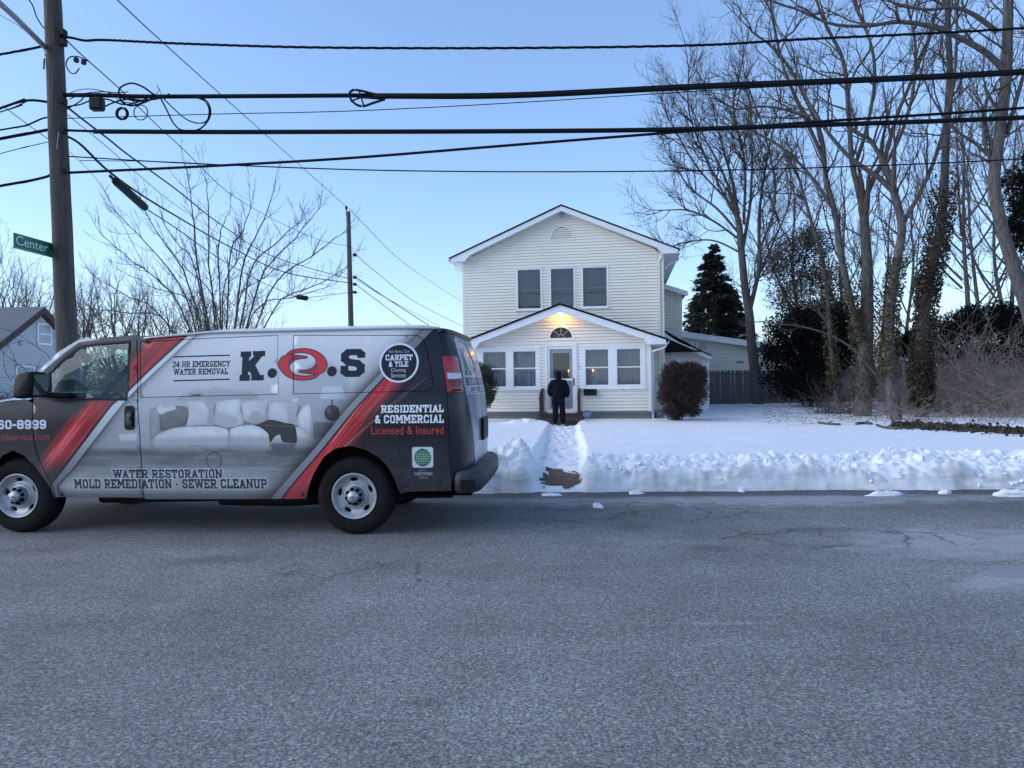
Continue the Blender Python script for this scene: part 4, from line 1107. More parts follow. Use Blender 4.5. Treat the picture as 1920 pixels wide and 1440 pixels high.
def sans(s, a0, a1, z0, z1, col, alpha=1., bold=0):
    P, T = text_tris(s); lo, hi = P.min(0), P.max(0)
    Q = np.stack([a0 + (P[:, 0] - lo[0]) / (hi[0] - lo[0]) * (a1 - a0), z0 + (P[:, 1] - lo[1]) / (hi[1] - lo[1]) * (z1 - z0)], 1)
    sl = win_(a0, a1, z0, z1); cov = np.zeros(AA[sl].shape)
    for dx in (-.25, .25):
        for dz in (-.25, .25):
            X, Y = AA[sl] + dx / RES, ZZ[sl] + dz / RES; c = np.zeros(X.shape, bool)
            for t in T:
                (x1, y1), (x2, y2), (x3, y3) = Q[t]
                e1 = (x2 - x1) * (Y - y1) - (y2 - y1) * (X - x1); e2 = (x3 - x2) * (Y - y2) - (y3 - y2) * (X - x2); e3 = (x1 - x3) * (Y - y3) - (y1 - y3) * (X - x3)
                c |= ((e1 >= 0) & (e2 >= 0) & (e3 >= 0)) | ((e1 <= 0) & (e2 <= 0) & (e3 <= 0))
            cov += c / 4.
    if bold: cov = np.clip(blur(cov, bold) * 1.8, 0, 1)
    blend(sl, cov * alpha, col)
# background: a pale flooded room
lum = np.interp(ZZ, [.3, .38, .47, .6, .72, .84, .88, 1.1, 1.37, 1.5, 1.9, 2.08], [88, 122, 194, 172, 128, 112, 166, 178, 188, 200, 212, 212])
cloud = fbm(AA * 1.1, ZZ * 1.6, 5, 61)
lum = lum + (cloud - .5) * 26 * sstep(.8, 1.1, ZZ) + (fbm(AA * 2.2, ZZ * 26, 4, 62) - .5) * 62 * (1 - sstep(.80, .86, ZZ)) * sstep(.5, .62, ZZ)
IM[:] = np.clip(lum, 0, 255)[..., None] / 255. * np.array([.985, .995, 1.01])
hill = poly_cov([side(*p) for p in crop([(360, 140), (420, 90), (560, 40), (640, 60), (720, 20), (860, 50), (980, 70), (1060, 60), (1130, 110), (1130, 160), (360, 160)], 260, 720, 5.0526)], (slice(0, NH), slice(0, NW)))
IM *= (1 - .10 * blur(hill, 6))[..., None]
disc(*side(600, 730), .28, rgb(156, 162, 172), 10, .55)
def soft_shape(P, g, sf_):
    Q = smooth_path(np.array(list(P) + [P[0]]), len(P) * 7)[:-1]
    Q = .72 * Q + .28 * np.array([np.array(P)[int(i / 7.) % len(P)] * (1 - (i / 7.) % 1) + np.array(P)[(int(i / 7.) + 1) % len(P)] * ((i / 7.) % 1) for i in np.linspace(0, len(P) * 7 - 7. / 7, len(Q))]) if len(P) > 3 else Q
    xs_, ys_ = Q[:, 0], Q[:, 1]; sl = win_(xs_.min(), xs_.max(), ys_.min(), ys_.max(), .06)
    c = poly_cov([tuple(q) for q in Q], sl)
    if sf_ > 1: c = blur(blur(c, sf_), sf_)
    inner = blur(blur(c, 9), 9); fold = fbm(AA[sl] * 9 + ZZ[sl] * 4, ZZ[sl] * 7 - AA[sl] * 3, 4, int(g) + int(abs(xs_[0]) * 100) % 50)
    top = (ZZ[sl] - ys_.min()) / (ys_.max() - ys_.min() + 1e-6)
    sh = (.80 + .24 * np.clip(inner, 0, 1)) * (.90 + .2 * fold) * (.94 + .10 * np.clip(top, 0, 1)) if sf_ <= 1 else np.ones(c.shape)
    IM[sl] = IM[sl] * (1 - c[..., None]) + (np.clip(g * sh, 0, 235) / 255.)[..., None] * np.array([1, 1.01, 1.03]) * c[..., None]
c1 = lambda L: sides(crop(L, 260, 720, 5.0526))
poly(c1([(0, 150), (100, 150), (100, 440), (0, 440)]), rgb(178, 184, 190), 4, .5)
for P, g, sf_ in (
    ([(120, 250), (700, 190), (960, 170), (1500, 190), (1580, 420), (860, 440), (160, 500)], 128, 3),
    ([(100, 245), (160, 225), (205, 260), (200, 440), (150, 500), (150, 620), (108, 590)], 156, 1),
    ([(450, 190), (470, 160), (690, 165), (722, 150), (705, 250), (715, 385), (600, 392), (440, 395), (470, 270)], 196, 1),
    ([(620, 170), (722, 150), (705, 250), (715, 385), (650, 385), (660, 260)], 168, 4),
    ([(735, 165), (955, 145), (965, 240), (995, 375), (860, 412), (720, 380), (722, 260)], 196, 1),
    ([(735, 250), (850, 290), (960, 340), (860, 405), (722, 370)], 184, 4),
    ([(965, 165), (1225, 140), (1215, 230), (1205, 345), (1100, 375), (1000, 345), (975, 240)], 190, 1),
    ([(1030, 330), (1100, 250), (1180, 290), (1205, 345), (1100, 372)], 172, 4),
    ([(1235, 170), (1330, 165), (1505, 195), (1490, 290), (1510, 385), (1400, 372), (1225, 345)], 198, 1),
    ([(1400, 200), (1505, 195), (1490, 290), (1510, 385), (1420, 372)], 178, 4),
    ([(1390, 165), (1500, 130), (1500, 190)], 200, 1),
    ([(165, 235), (215, 185), (235, 215), (340, 205), (430, 215), (470, 250), (465, 345), (420, 410), (215, 440), (200, 330)], 118, 1),
    ([(165, 235), (215, 185), (235, 215), (340, 205), (350, 240), (280, 260), (200, 290)], 205, 2),
    ([(1508, 300), (1545, 225), (1622, 195), (1635, 340), (1622, 560), (1590, 560), (1575, 450), (1508, 395)], 206, 1),
    ([(140, 570), (145, 510), (190, 465), (300, 425), (430, 404), (700, 398), (800, 412), (845, 435), (858, 565), (500, 565)], 208, 1),
    ([(866, 565), (862, 435), (930, 402), (1050, 385), (1300, 400), (1500, 405), (1575, 440), (1598, 560)], 206, 1),
    ([(150, 520), (850, 500), (856, 575), (142, 575)], 178, 8), ([(868, 500), (1590, 510), (1600, 572), (868, 572)], 176, 8),
    ([(1090, 392), (1150, 375), (1230, 340), (1300, 345), (1390, 370), (1480, 392), (1500, 545), (1450, 560), (1360, 545), (1340, 480), (1290, 500), (1245, 555), (1225, 470), (1150, 410)], 66, 1)):
    soft_shape(c1(P), g, sf_)
line(c1([(840, 425), (858, 440), (855, 600)]), .008, rgb(110, 114, 120), .8, 1)
line(c1([(145, 500), (300, 422), (430, 402), (720, 396), (840, 425), (930, 400), (1050, 384), (1500, 402)]), .006, rgb(120, 122, 126), .7, 1)
for P in ([(150, 590), (600, 580), (600, 640), (200, 650)], [(880, 590), (1300, 600), (1250, 640), (900, 640)]): poly(c1(P), rgb(160, 164, 170), 6, .5)
for k in range(70):
    q = random.uniform(100, 1560); y = random.uniform(575, 830); L_ = random.uniform(30, 190)
    g = random.choice([88, 96, 104, 176, 184])
    poly(c1([(q, y), (q + L_ / 2, y - random.uniform(2, 7)), (q + L_, y), (q + L_ / 2, y + random.uniform(2, 6))]), rgb(g, g, g * 1.03), 1, .5)
poly(c1([(1240, 560), (1490, 560), (1480, 620), (1270, 650)]), rgb(80, 82, 86), 4, .7)
poly(c1([(1200, 640), (1480, 640), (1400, 690), (1250, 680)]), rgb(84, 84, 88), 3, .6)
poly(c1([(1740, 22), (1925, 22), (1965, 142), (1715, 142)]), rgb(198, 206, 216), 1, .9)
disc(*side(*crop([(1832, 275)], 260, 720, 5.0526)[0]), .078, rgb(72, 72, 74), 1)
disc(*side(*crop([(1800, 250)], 260, 720, 5.0526)[0]), .024, rgb(128, 126, 122), 3, .7)
line(c1([(1832, 150), (1832, 200)]), .014, rgb(72, 72, 74))
poly(c1([(1655, 362), (1840, 362), (1838, 400), (1800, 500), (1655, 520)]), rgb(112, 116, 126), 2, .8)
for k in range(60):                                            # green leaves by the door handle
    q = side(random.gauss(254, 9), random.gauss(738, 13)); r = random.uniform(.006, .016)
    disc(q[0], q[1], r, rgb(*random.choice([(120, 130, 100), (150, 156, 128), (92, 104, 78), (176, 180, 160)])), 1, .6)
poly(sides([(222, 814), (258, 812), (255, 826), (226, 826)]), rgb(206, 210, 214), 2, .8); poly(sides([(232, 846), (262, 848), (256, 854), (236, 853)]), rgb(80, 82, 86), 2, .7)
# shading beside the diagonals, then the diagonals themselves
def edge(L): 
    P = sorted(sides(L), key=lambda p: p[1]); return np.interp(ZZ[:, :1], [p[1] for p in P], [p[0] for p in P])
c0 = lambda L: crop(L, 0, 580, 3.273)
c2 = lambda L: crop(L, 420, 580, 3.272)
fL = edge(c0([(318, 1078), (400, 972), (530, 800), (690, 590), (775, 520), (905, 390), (1040, 265), (1190, 132)]))
fR = edge(c0([(348, 1082), (440, 985), (580, 800), (755, 575), (850, 475), (1000, 335), (1130, 215), (1245, 122)]))
fD = edge(c0([(250, 985), (300, 890), (400, 735), (545, 580), (780, 365), (905, 212), (1012, 130)]))
rL = edge(c2([(290, 1160), (560, 850), (760, 600), (950, 400), (1130, 215), (1240, 110)]))
rR = edge(c2([(350, 1160), (600, 860), (800, 612), (975, 420), (1190, 220), (1310, 98)]))
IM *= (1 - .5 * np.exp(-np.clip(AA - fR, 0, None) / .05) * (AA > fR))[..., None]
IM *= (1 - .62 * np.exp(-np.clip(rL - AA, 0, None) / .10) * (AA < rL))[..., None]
full = (slice(0, NH), slice(0, NW))
def soft_right(e, s=.004): return sstep(-s, s, AA - e)
dark_ = np.array([.235, .225, .25])
fdk = 1 - soft_right(fL + .0)
blend(full, fdk, rgb(46, 43, 48))
srk = fbm((AA * .78 + ZZ * -.62) * 26, (AA * .6 + ZZ * .8) * 1.1, 4, 71)
redm = (1 - soft_right(fL - .035, .012)) * soft_right(fD - .03, .07) * (sstep(.55, .85, ZZ) * .9 + .1)
blend(full, redm * np.clip(.75 + (srk - .5) * 1.2, 0, 1), rgb(220, 48, 52))
blend(full, redm * sstep(.60, .70, srk) * .55, rgb(222, 150, 152))
blend(full, soft_right(fL) * (1 - soft_right(fR)), rgb(205, 209, 214) * 1.0)
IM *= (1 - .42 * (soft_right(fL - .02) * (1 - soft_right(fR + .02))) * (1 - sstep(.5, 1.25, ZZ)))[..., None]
# rear dark field with red flare
blend(full, soft_right(rL), rgb(26, 27, 34))
dd = (AA - rR)
srk2 = fbm((AA * .80 - ZZ * .60) * 22, (AA * .6 + ZZ * .8) * .9, 4, 72)
wid = np.interp(ZZ, [.3, .6, .9, 1.2, 1.45, 1.7, 2.0], [.34, .44, .42, .36, .36, .30, .08])
rm = sstep(.008, .03, dd) * (1 - sstep(.35, 1.0, dd / wid + (srk2 - .5) * .9)) * (1 - sstep(1.55, 1.8, ZZ))
blend(full, rm * np.clip(.85 + (srk2 - .5) * .8, 0, 1), rgb(222, 50, 54))
blend(full, rm * sstep(.58, .72, srk2) * .6, rgb(226, 150, 150))
for q in ((640, 880, 970, 470), (680, 900, 1120, 500), (720, 860, 1240, 420), (600, 960, 900, 600)):
    P = sides(c2([(q[0], q[1]), ((q[0] + q[2]) / 2 - 20, (q[1] + q[3]) / 2 + 10), (q[2], q[3])])); line(P, .006, rgb(224, 165, 165), .55, 1)
blend(full, soft_right(rL) * (1 - soft_right(rR)), rgb(140, 143, 150) + np.zeros((NH, NW, 1)) * 0)
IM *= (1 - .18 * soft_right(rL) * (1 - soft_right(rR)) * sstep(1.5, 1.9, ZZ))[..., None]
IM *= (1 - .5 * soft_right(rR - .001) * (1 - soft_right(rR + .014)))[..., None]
# words
NAVY = rgb(30, 32, 42); WHT = rgb(214, 218, 226)
def box(x0, y0, x1, y1):
    p, q = side(x0, y1), side(x1, y0); return p[0], q[0], p[1], q[1]
for y0, y1 in ((667, 667), (712, 712)):
    l, r_ = side(325, y0 + 2), side(431, y1 - 1); line([l, r_], .013, NAVY)
slab('24 HR EMERGENCY', *box(322, 676, 432, 689), NAVY); slab('WATER REMOVAL', *box(325, 690, 428, 703), NAVY)
def kbox(p): return side(*crop([p], 260, 600, 5.0526)[0])
K_ = [(966, 298), (1065, 296), (1065, 348), (1048, 350), (1044, 388), (1096, 338), (1080, 334), (1082, 294), (1199, 291), (1197, 340), (1168, 345), (1104, 428), (1150, 520), (1186, 520), (1184, 571), (1064, 574), (1066, 522), (1050, 484), (1036, 498), (1034, 518), (1054, 520), (1052, 576), (953, 577), (955, 520), (974, 516), (982, 352), (964, 350)]
poly([kbox(p) for p in K_], NAVY)
disc(*kbox((1264, 503)), .049, NAVY); disc(*kbox((1830, 486)), .05, NAVY)
Sa = side(640, 707); Sb = side(679, 654)
slab('S', Sa[0] - .03, Sb[0] + .045, Sa[1], Sb[1], NAVY, t=.25)
sw1 = [(1402, 325), (1450, 292), (1540, 275), (1640, 283), (1720, 322), (1770, 380), (1780, 435), (1750, 488), (1690, 506), (1600, 502), (1520, 491), (1524, 482), (1600, 474), (1650, 452), (1684, 405), (1672, 355), (1620, 318), (1540, 304), (1460, 314), (1412, 333)]
sw2 = [(2 * 1555 - x, 2 * 420 - y) for x, y in sw1]
for sw_ in (sw1, sw2):
    P = [tuple(q) for q in smooth_path(np.array([kbox(p) for p in sw_ + sw_[:1]]), 110)[:-1]]; cx = sum(p[0] for p in P) / len(P); cz = sum(p[1] for p in P) / len(P)
    line(P + P[:1], .018, rgb(52, 40, 50)); poly(P, rgb(205, 58, 58))
inner_ = [(1640, 300), (1712, 335), (1755, 395), (1755, 440), (1735, 470), (1690, 485), (1710, 430), (1700, 360)]
poly([kbox(p) for p in [(1600, 500), (1530, 490), (1600, 480), (1650, 460), (1690, 410), (1700, 440), (1670, 495)]], rgb(112, 60, 66), 2, .7)
poly([kbox((2 * 1555 - x, 2 * 420 - y)) for x, y in [(1600, 500), (1530, 490), (1600, 480), (1650, 460), (1690, 410), (1700, 440), (1670, 495)]], rgb(112, 60, 66), 2, .7)
for txt, bx in (('WATER RESTORATION', (212, 880, 417, 897)), ('MOLD REMEDIATION*SEWER CLEANUP', (140, 898, 500, 916))):
    t_ = txt.replace('*', ' * '); b4 = box(*bx)
    slab(t_, *b4, rgb(206, 209, 214), grow=.13, alpha=.75, soft=1); slab(t_, *b4, NAVY, t=.21)
ce = side(748, 680); rr_ = side(785, 680)[0] - ce[0]
disc(ce[0], ce[1], rr_, WHT); disc(ce[0], ce[1], rr_ - .02, rgb(20, 23, 30))
sans('Ask About Our', *box(728, 655, 768, 662), WHT, .9); slab('CARPET', *box(722, 664, 774, 676), WHT, t=.23); slab('& TILE', *box(728, 677, 766, 688), WHT, t=.23)
sans('Cleaning', *box(733, 690, 761, 699), WHT, 1.); sans('Services', *box(733, 699, 761, 708), WHT, 1.)
for txt, bx in (('RESIDENTIAL', (714, 758, 832, 774)), ('& COMMERCIAL', (702, 777, 832, 794))): slab(txt, *box(*bx), rgb(226, 230, 236), t=.22)
sans('Licensed & Insured', *box(696, 798, 832, 815), rgb(205, 70, 66))
b4 = box(773, 838, 812, 877); poly([(b4[0] + .015, b4[2]), (b4[1] - .015, b4[2]), (b4[1], b4[2] + .015), (b4[1], b4[3] - .015), (b4[1] - .015, b4[3]), (b4[0] + .015, b4[3]), (b4[0], b4[3] - .015), (b4[0], b4[2] + .015)], rgb(206, 214, 224))
gc = ((b4[0] + b4[1]) / 2, (b4[2] + b4[3]) / 2 - .002); gr_ = .085
disc(*gc, gr_, rgb(128, 180, 160)); disc(*gc, gr_ * .7, rgb(170, 200, 110), 6, .9)
for k in range(-3, 4):
    q = k / 3.6
    line([(gc[0] + q * gr_ * sqrt(1 - y * y), gc[1] + y * gr_) for y in np.linspace(-1, 1, 15)], .0095, rgb(40, 92, 92), .9)
    h_ = sqrt(1 - q * q) * gr_; line([(gc[0] - h_, gc[1] + q * gr_), (gc[0] + h_, gc[1] + q * gr_)], .0095, rgb(52, 96, 96), .9)
sans('IICRC', *box(786, 879, 801, 884), rgb(150, 152, 160)); sans('CERTIFIED', *box(777, 885.5, 811, 891), rgb(176, 178, 186), bold=1); sans('FIRM', *box(787, 893, 802, 898), rgb(150, 152, 160))
p_, q_ = side(0, 806), side(87, 787)
slab('60-8999', p_[0] - .03, q_[0], p_[1] + .006, q_[1], rgb(212, 222, 234), t=.23)
p_, q_ = side(0, 826), side(92, 812); sans('oldservice.com', p_[0] - .02, q_[0], p_[1], q_[1], rgb(176, 72, 76), .9)
# rear doors: dirt film plus snow-reflected light painted in as pale grey, logo across the glass
rwin = sides(crop([(930, 275), (990, 252), (1100, 290), (1190, 365), (1260, 500), (1390, 800), (1440, 1000), (1475, 1268), (1185, 1268), (1130, 1060), (1040, 650)], 740, 590, 8.727))
ra0 = min(p[0] for p in rwin)
dz0 = ra0 + .02
blend(full, sstep(ra0 - .10, ra0 - .03, AA) * (1 - sstep(1.34, 1.36, ZZ)) * np.clip(.92 + .5 * (fbm(AA * 5, ZZ * 2, 4, 81) - .5), 0, 1), rgb(158, 164, 178))
blend(full, sstep(ra0 - .01, ra0, AA) * sstep(1.34, 1.36, ZZ) * (1 - sstep(1.93, 1.95, ZZ)), rgb(178, 183, 194))
ac_ = VU0 + HALF
slab('K', ra0 + .10, ra0 + .38, 1.56, 1.84, rgb(58, 60, 70), t=.25); disc(ra0 + .42, 1.585, .03, rgb(58, 60, 70))
disc(ra0 + .62, 1.70, .15, rgb(150, 84, 88), rz=.13); disc(ra0 + .62, 1.70, .10, rgb(178, 183, 194), rz=.07); slab('S', ac_ + .1, ac_ + .36, 1.56, 1.84, rgb(58, 60, 70), t=.25)
poly([(ra0 + .05, 1.455), (ac_ + .7, 1.455), (ac_ + .7, 1.535), (ra0 + .05, 1.535)], rgb(62, 66, 80)); slab('24 HR EMERGENCY', ra0 + .16, ac_ + .55, 1.47, 1.515, rgb(150, 156, 168))
poly([(ra0 + .24, 1.39), (ac_ + .4, 1.39), (ac_ + .4, 1.435), (ra0 + .24, 1.435)], rgb(92, 96, 108)); slab('WATER REMOVAL', ra0 + .28, ac_ + .36, 1.397, 1.428, rgb(130, 134, 144))
for k in range(60): disc(random.uniform(ra0 + .3, ra0 + .75), random.uniform(.72, 1.02), random.uniform(.008, .028), rgb(*random.choice([(150, 152, 158), (96, 104, 112), (104, 120, 118)])), 1, .6)
img = bpy.data.images.new('van_wrap_print', NW, NH, alpha=False)
img.colorspace_settings.name = 'sRGB'
buf = np.ones((NH, NW, 4), np.float32); buf[..., :3] = np.clip(IM, 0, 1); img.pixels.foreach_set(buf.ravel()); img.update(); img.pack()

def wrap_material():
    m, t, b = nt('printed_vinyl_wrap')
    uv = t.nodes.new('ShaderNodeUVMap'); uv.uv_map = 'wrap'
    ti = t.nodes.new('ShaderNodeTexImage'); ti.image = img; ti.extension = 'EXTEND'; ti.interpolation = 'Linear'; t.links.new(uv.outputs[0], ti.inputs[0])
    v = objvec(t); sp = t.nodes.new('ShaderNodeSeparateXYZ'); t.links.new(v, sp.inputs[0])
    n1 = noise(t, v, 3.2, 6, .7); n2 = noise(t, objvec(t, (6, 6, 1.2)), 5, 5, .7)
    low = t.nodes.new('ShaderNodeMapRange'); low.inputs[1].default_value = 1.0; low.inputs[2].default_value = .36; t.links.new(sp.outputs['Z'], low.inputs[0])
    grime = mth(t, 'MULTIPLY', mth(t, 'ADD', mth(t, 'MULTIPLY', low.outputs[0], .9), .03), ramp(t, mth(t, 'ADD', mth(t, 'MULTIPLY', n1, .6), mth(t, 'MULTIPLY', n2, .4)), [(.32, .1), (.66, 1.)]))
    col = mixc(t, mth(t, 'MULTIPLY', grime, .6), ti.outputs['Color'], (.14, .14, .15))
    t.links.new(col, b.inputs['Base Color'])
    t.links.new(mth(t, 'ADD', mth(t, 'MULTIPLY', grime, .4), .22, True), b.inputs['Roughness'])
    b.inputs['Coat Weight'].default_value = .12; b.inputs['Coat Roughness'].default_value = .06; b.inputs['Specular IOR Level'].default_value = .3
    bump(t, b, noise(t, v, 1.6, 3), .10, .02)
    return m
M['wrap'] = wrap_material()
M['vanpaint'] = mat('dark_grey_vinyl', (.014, .016, .024), .35, .2, 3, coat=.1, spec=.3)
M['vangrey'] = mat('silver_vinyl', (.42, .44, .46), .3, .08, 3, coat=.4)
M['bumper'] = mat('scuffed_bumper', (.016, .018, .025), .5, .4, 6, bmp=.15, tint=(.05, .053, .062), spec=.3)
M['redlens'] = mat('red_lens', (.42, .008, .015), .12, .25, 30, coat=.6)
M['redlens2'] = mat('deep_red_lens', (.24, .006, .012), .12, .25, 30, coat=.6)
M['clearlens'] = mat('clear_lens', (.62, .64, .68), .15, .1, 30, coat=.6)
M['seat'] = mat('grey_seat', (.10, .10, .11), .9, .2, 20)
M['mirror'] = mat('mirror_glass', (.7, .72, .75), .04, .03, 5, metal=1.)

van = empty('van', VF.O, VF.yaw, 'grey cargo van wrapped with a flooded sofa print and red stripes, parked in the street', 'van')
def pip(P, poly_):
    x, y = P[:, 0], P[:, 1]; c = np.zeros(len(P), bool)
    for i in range(len(poly_)):
        (x1, y1), (x2, y2) = poly_[i], poly_[i - 1]
        if y1 == y2: continue
        c ^= ((y1 > y) != (y2 > y)) & (x < (x2 - x1) * (y - y1) / (y2 - y1) + x1)
    return c
def densify(P, step=.05):
    out = []
    for i in range(len(P)):
        (x1, y1), (x2, y2) = P[i], P[(i + 1) % len(P)]
        n = max(1, int(math.hypot(x2 - x1, y2 - y1) / step))
        out += [(x1 + (x2 - x1) * k / n, y1 + (y2 - y1) * k / n) for k in range(n)]
    return out
def panel(name, outline, m, parent, holes=(), off=0., rim=.022, step=.05, res=.075, mirror=False):
    """a piece of the body skin cut along its outline, its edges turned inwards"""
    loops = [densify([tuple(p) for p in outline], step)] + [densify([tuple(p) for p in h], step) for h in holes]
    pts = []; edges = []
    for lp in loops:
        n = len(pts); pts += lp; edges += [(n + i, n + (i + 1) % len(lp)) for i in range(len(lp))]
    xs_, ys_ = [p[0] for p in loops[0]], [p[1] for p in loops[0]]
    g = np.array([(x, y) for x in np.arange(min(xs_) + res * .5, max(xs_), res) for y in np.arange(min(ys_) + res * .5, max(ys_), res)])
    if len(g):
        k = pip(g, loops[0])
        for h in loops[1:]: k &= ~pip(g, h)
        B = np.array(pts); d = np.sqrt(((g[:, None] - B[None]) ** 2).sum(-1)).min(1); k &= d > res * .4
        g = g[k]
    v, e, f, *_ = delaunay_2d_cdt([Vector(p) for p in pts] + [Vector(p) for p in g], edges, [], 0, 1e-7)
    Q = np.array([p[:] for p in v]); T = np.array([t[:] for t in f]); c = Q[T].mean(1)
    k = pip(c, loops[0])
    for h in loops[1:]: k &= ~pip(c, h)
    T = T[k]
    P = SN(Q[:, 0], Q[:, 1], off)
    nq = len(Q)
    V = [tuple(p) for p in P]; Fc = [tuple(t) for t in T]; UV = [tuple(q) for q in Q]
    if rim:
        for lp in loops:
            L = np.array(lp); a_ = SN(L[:, 0], L[:, 1], off); b_ = SN(L[:, 0], L[:, 1], off - rim); n = len(V); kq = len(lp)
            V += [tuple(p) for p in a_] + [tuple(p) for p in b_]; UV += lp + lp
            for i in range(kq):
                j = (i + 1) % kq; Fc.append((n + i, n + j, n + kq + j, n + kq + i))
    if mirror: V = [(x, 2 - y, z) for x, y, z in V]; Fc = [tuple(reversed(t)) for t in Fc]
    me = mesh(name, V, Fc)
    ul = me.uv_layers.new(name='wrap')
    li = np.zeros(len(me.loops), np.int32); me.loops.foreach_get('vertex_index', li)
    U = np.array(UV); U = np.stack([(U[:, 0] - AR[0]) / (AR[1] - AR[0]), (U[:, 1] - ZR[0]) / (ZR[1] - ZR[0])], 1)
    ul.data.foreach_set('uv', U[li].astype(np.float32).ravel())
    return link(name, me, m, parent, True)
ZT = 2.02
# outlines measured on the photograph
arch_r = sides(crop([(70, 545), (80, 480), (130, 330), (220, 180), (330, 100), (460, 75), (600, 110), (720, 180), (800, 260), (860, 370), (890, 450), (915, 510)], 560, 820, 4.8))
dseam = [side(*p) for p in ((256, 628), (257, 640), (258, 680), (258, 740), (261, 800), (264, 850), (267, 895), (270, 933))]
corner = [side(*p) for p in ((846, 905), (842, 860), (838, 740), (834, 700), (830, 668), (826, 640), (822, 618))]
cs = [(a, z) for a, z in corner]
belt = lambda x: 747 - (x - 258) * (12.5 / 545)
plate1 = [side(263, 640), side(263, belt(263) - 1)] + [side(x, belt(x) - 1) for x in (350, 440, 522)] + [side(522, 628), side(400, 633)]
plate2 = [side(550, 628), side(549, belt(549) - 1), side(680, belt(680) - 1)] + sides([(795, belt(795) - 1), (805, 733), (811, 725), (812, 716)]) + sides([(808, 690), (802, 660), (797, 643), (792, 634), (782, 628)])
fuel = [(side(401, 864)[0] + .08 * cos(q), side(401, 864)[1] + .085 * sin(q)) for q in np.linspace(0, 2 * pi, 24, endpoint=False)]
def shrink(P, d):
    c = np.mean(P, 0); out = []
    for p in P:
        v_ = np.array(p) - c; out.append(tuple(c + v_ * (1 - d / max(.05, np.linalg.norm(v_)))))
    return out
def inset(P, d):
    """polygon offset inwards by d (either winding)"""
    P = [np.array(p) for p in P]; n = len(P)
    A = sum(P[i][0] * P[(i + 1) % n][1] - P[(i + 1) % n][0] * P[i][1] for i in range(n)); s = 1 if A > 0 else -1
    out = []
    for i in range(n):
        e1 = P[i] - P[i - 1]; e2 = P[(i + 1) % n] - P[i]
        n1 = np.array([-e1[1], e1[0]]) * s / (np.linalg.norm(e1) + 1e-9); n2 = np.array([-e2[1], e2[0]]) * s / (np.linalg.norm(e2) + 1e-9)
        m_ = n1 + n2; m_ /= np.linalg.norm(m_) + 1e-9
        out.append(tuple(P[i] + m_ * d / max(.4, m_ @ n1)))
    return out
g_ = .006
sill = .348
side_out = [(dseam[-1][0] + g_, sill), (-1.3, sill), (arch_r[0][0], sill + .005)] + arch_r + [(arch_r[-1][0] + .08, .43), (cs[0][0], .435)] + cs + [(.87, ZT), (-.7, ZT), (dseam[0][0] + g_, ZT - .02)] + [(a + g_, z) for a, z in dseam[:-1]]
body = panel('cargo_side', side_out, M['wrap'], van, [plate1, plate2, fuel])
panel('side_plate', inset(plate1, .007), M['wrap'], van, off=-.003); panel('side_plate', inset(plate2, .007), M['wrap'], van, off=-.003)
panel('fuel_door', inset(fuel, .006), M['wrap'], van)
# driver's door with its window
wh = [side(*p) for p in ((93, 748), (93, 700), (120, 673), (150, 651), (190, 645), (243, 641), (240, 700), (236, 748))]
tri = [side(*p) for p in ((74, 748), (76, 740), (88, 702), (90, 700), (90, 748))]
dfs = [side(*p) for p in ((61, 756), (63, 820), (67, 845), (75, 866), (87, 890), (100, 912), (104, 932))]
door_out = [(a + g_, z) for a, z in dfs[::1]] + [(dseam[-1][0] - g_, side(270, 933)[1])] + [(a - g_, z) for a, z in dseam[::-1][1:]] + [side(246, 629), side(190, 633), side(172, 636), side(148, 643), side(118, 665), side(82, 696), side(66, 740)]
dr = panel('front_door', door_out, M['wrap'], van, [wh, tri])
gk = panel('window_seal', inset(wh, -.016), M['black'], dr, [inset(wh, .006)], off=.003, rim=.02, res=.2)
panel('window_glass', inset(wh, -.004), M['carglass'], dr, off=-.012, rim=0)
panel('mirror_patch', inset(tri, -.004), M['black'], dr, off=.002)
hb = box(234, 806, 253, 761); hb = (hb[0], hb[1], min(hb[2], hb[3]), max(hb[2], hb[3]))
def rrect(a0, a1, z0, z1, r): return [(a0 + r + r * cos(q) if q > pi / 2 and q < 3 * pi / 2 else a1 - r + r * cos(q), (z1 - r if q < pi else z0 + r) + r * sin(q)) for q in [0, .4, .8, 1.2, 1.5, 1.65, 2, 2.4, 2.8, 3.1, 3.2, 3.6, 4, 4.4, 4.65, 4.75, 5.2, 5.6, 6, 6.25]]
dh = panel('door_handle', rrect(hb[0], hb[1], hb[2], hb[3], .035), M['black'], dr, off=.006, rim=.02, res=.1)
panel('handle_grip', rrect(hb[0] + .028, hb[1] - .02, hb[2] + .04, hb[3] - .05, .02), M['vanpaint'], dh, off=.022, rim=.02, res=.1)
# A pillar, fender
ap = sides([(64, 740), (82, 695), (118, 664), (148, 642), (190, 636), (170, 636), (166, 632), (148, 637), (112, 658), (74, 694), (50, 738), (46, 746), (58, 748)])
panel('a_pillar', ap, M['vangrey'], van, res=.2)
fo_ = [(-3.52 - (a + 3.52), z) for a, z in []]
arch_f = sides(crop([(755, 850), (690, 690), (600, 560), (480, 400), (330, 250), (200, 190), (90, 178)], 0, 820, 7.385))
wc = -3.535
arch_full = arch_f + [(2 * wc - a, z) for a, z in arch_f[::-1]]
fend = [(arch_f[0][0] + .0, .36), (dfs[-1][0] - .002, .37)] + [(a - g_ * .6, z) for a, z in dfs[::-1]] + [side(46, 748), (-3.55, 1.345), (-4.0, 1.27), (-4.36, 1.18), (-4.40, .5), (arch_full[-1][0] - .02, .42)] + arch_full[::-1]
panel('front_fender', fend, M['wrap'], van)
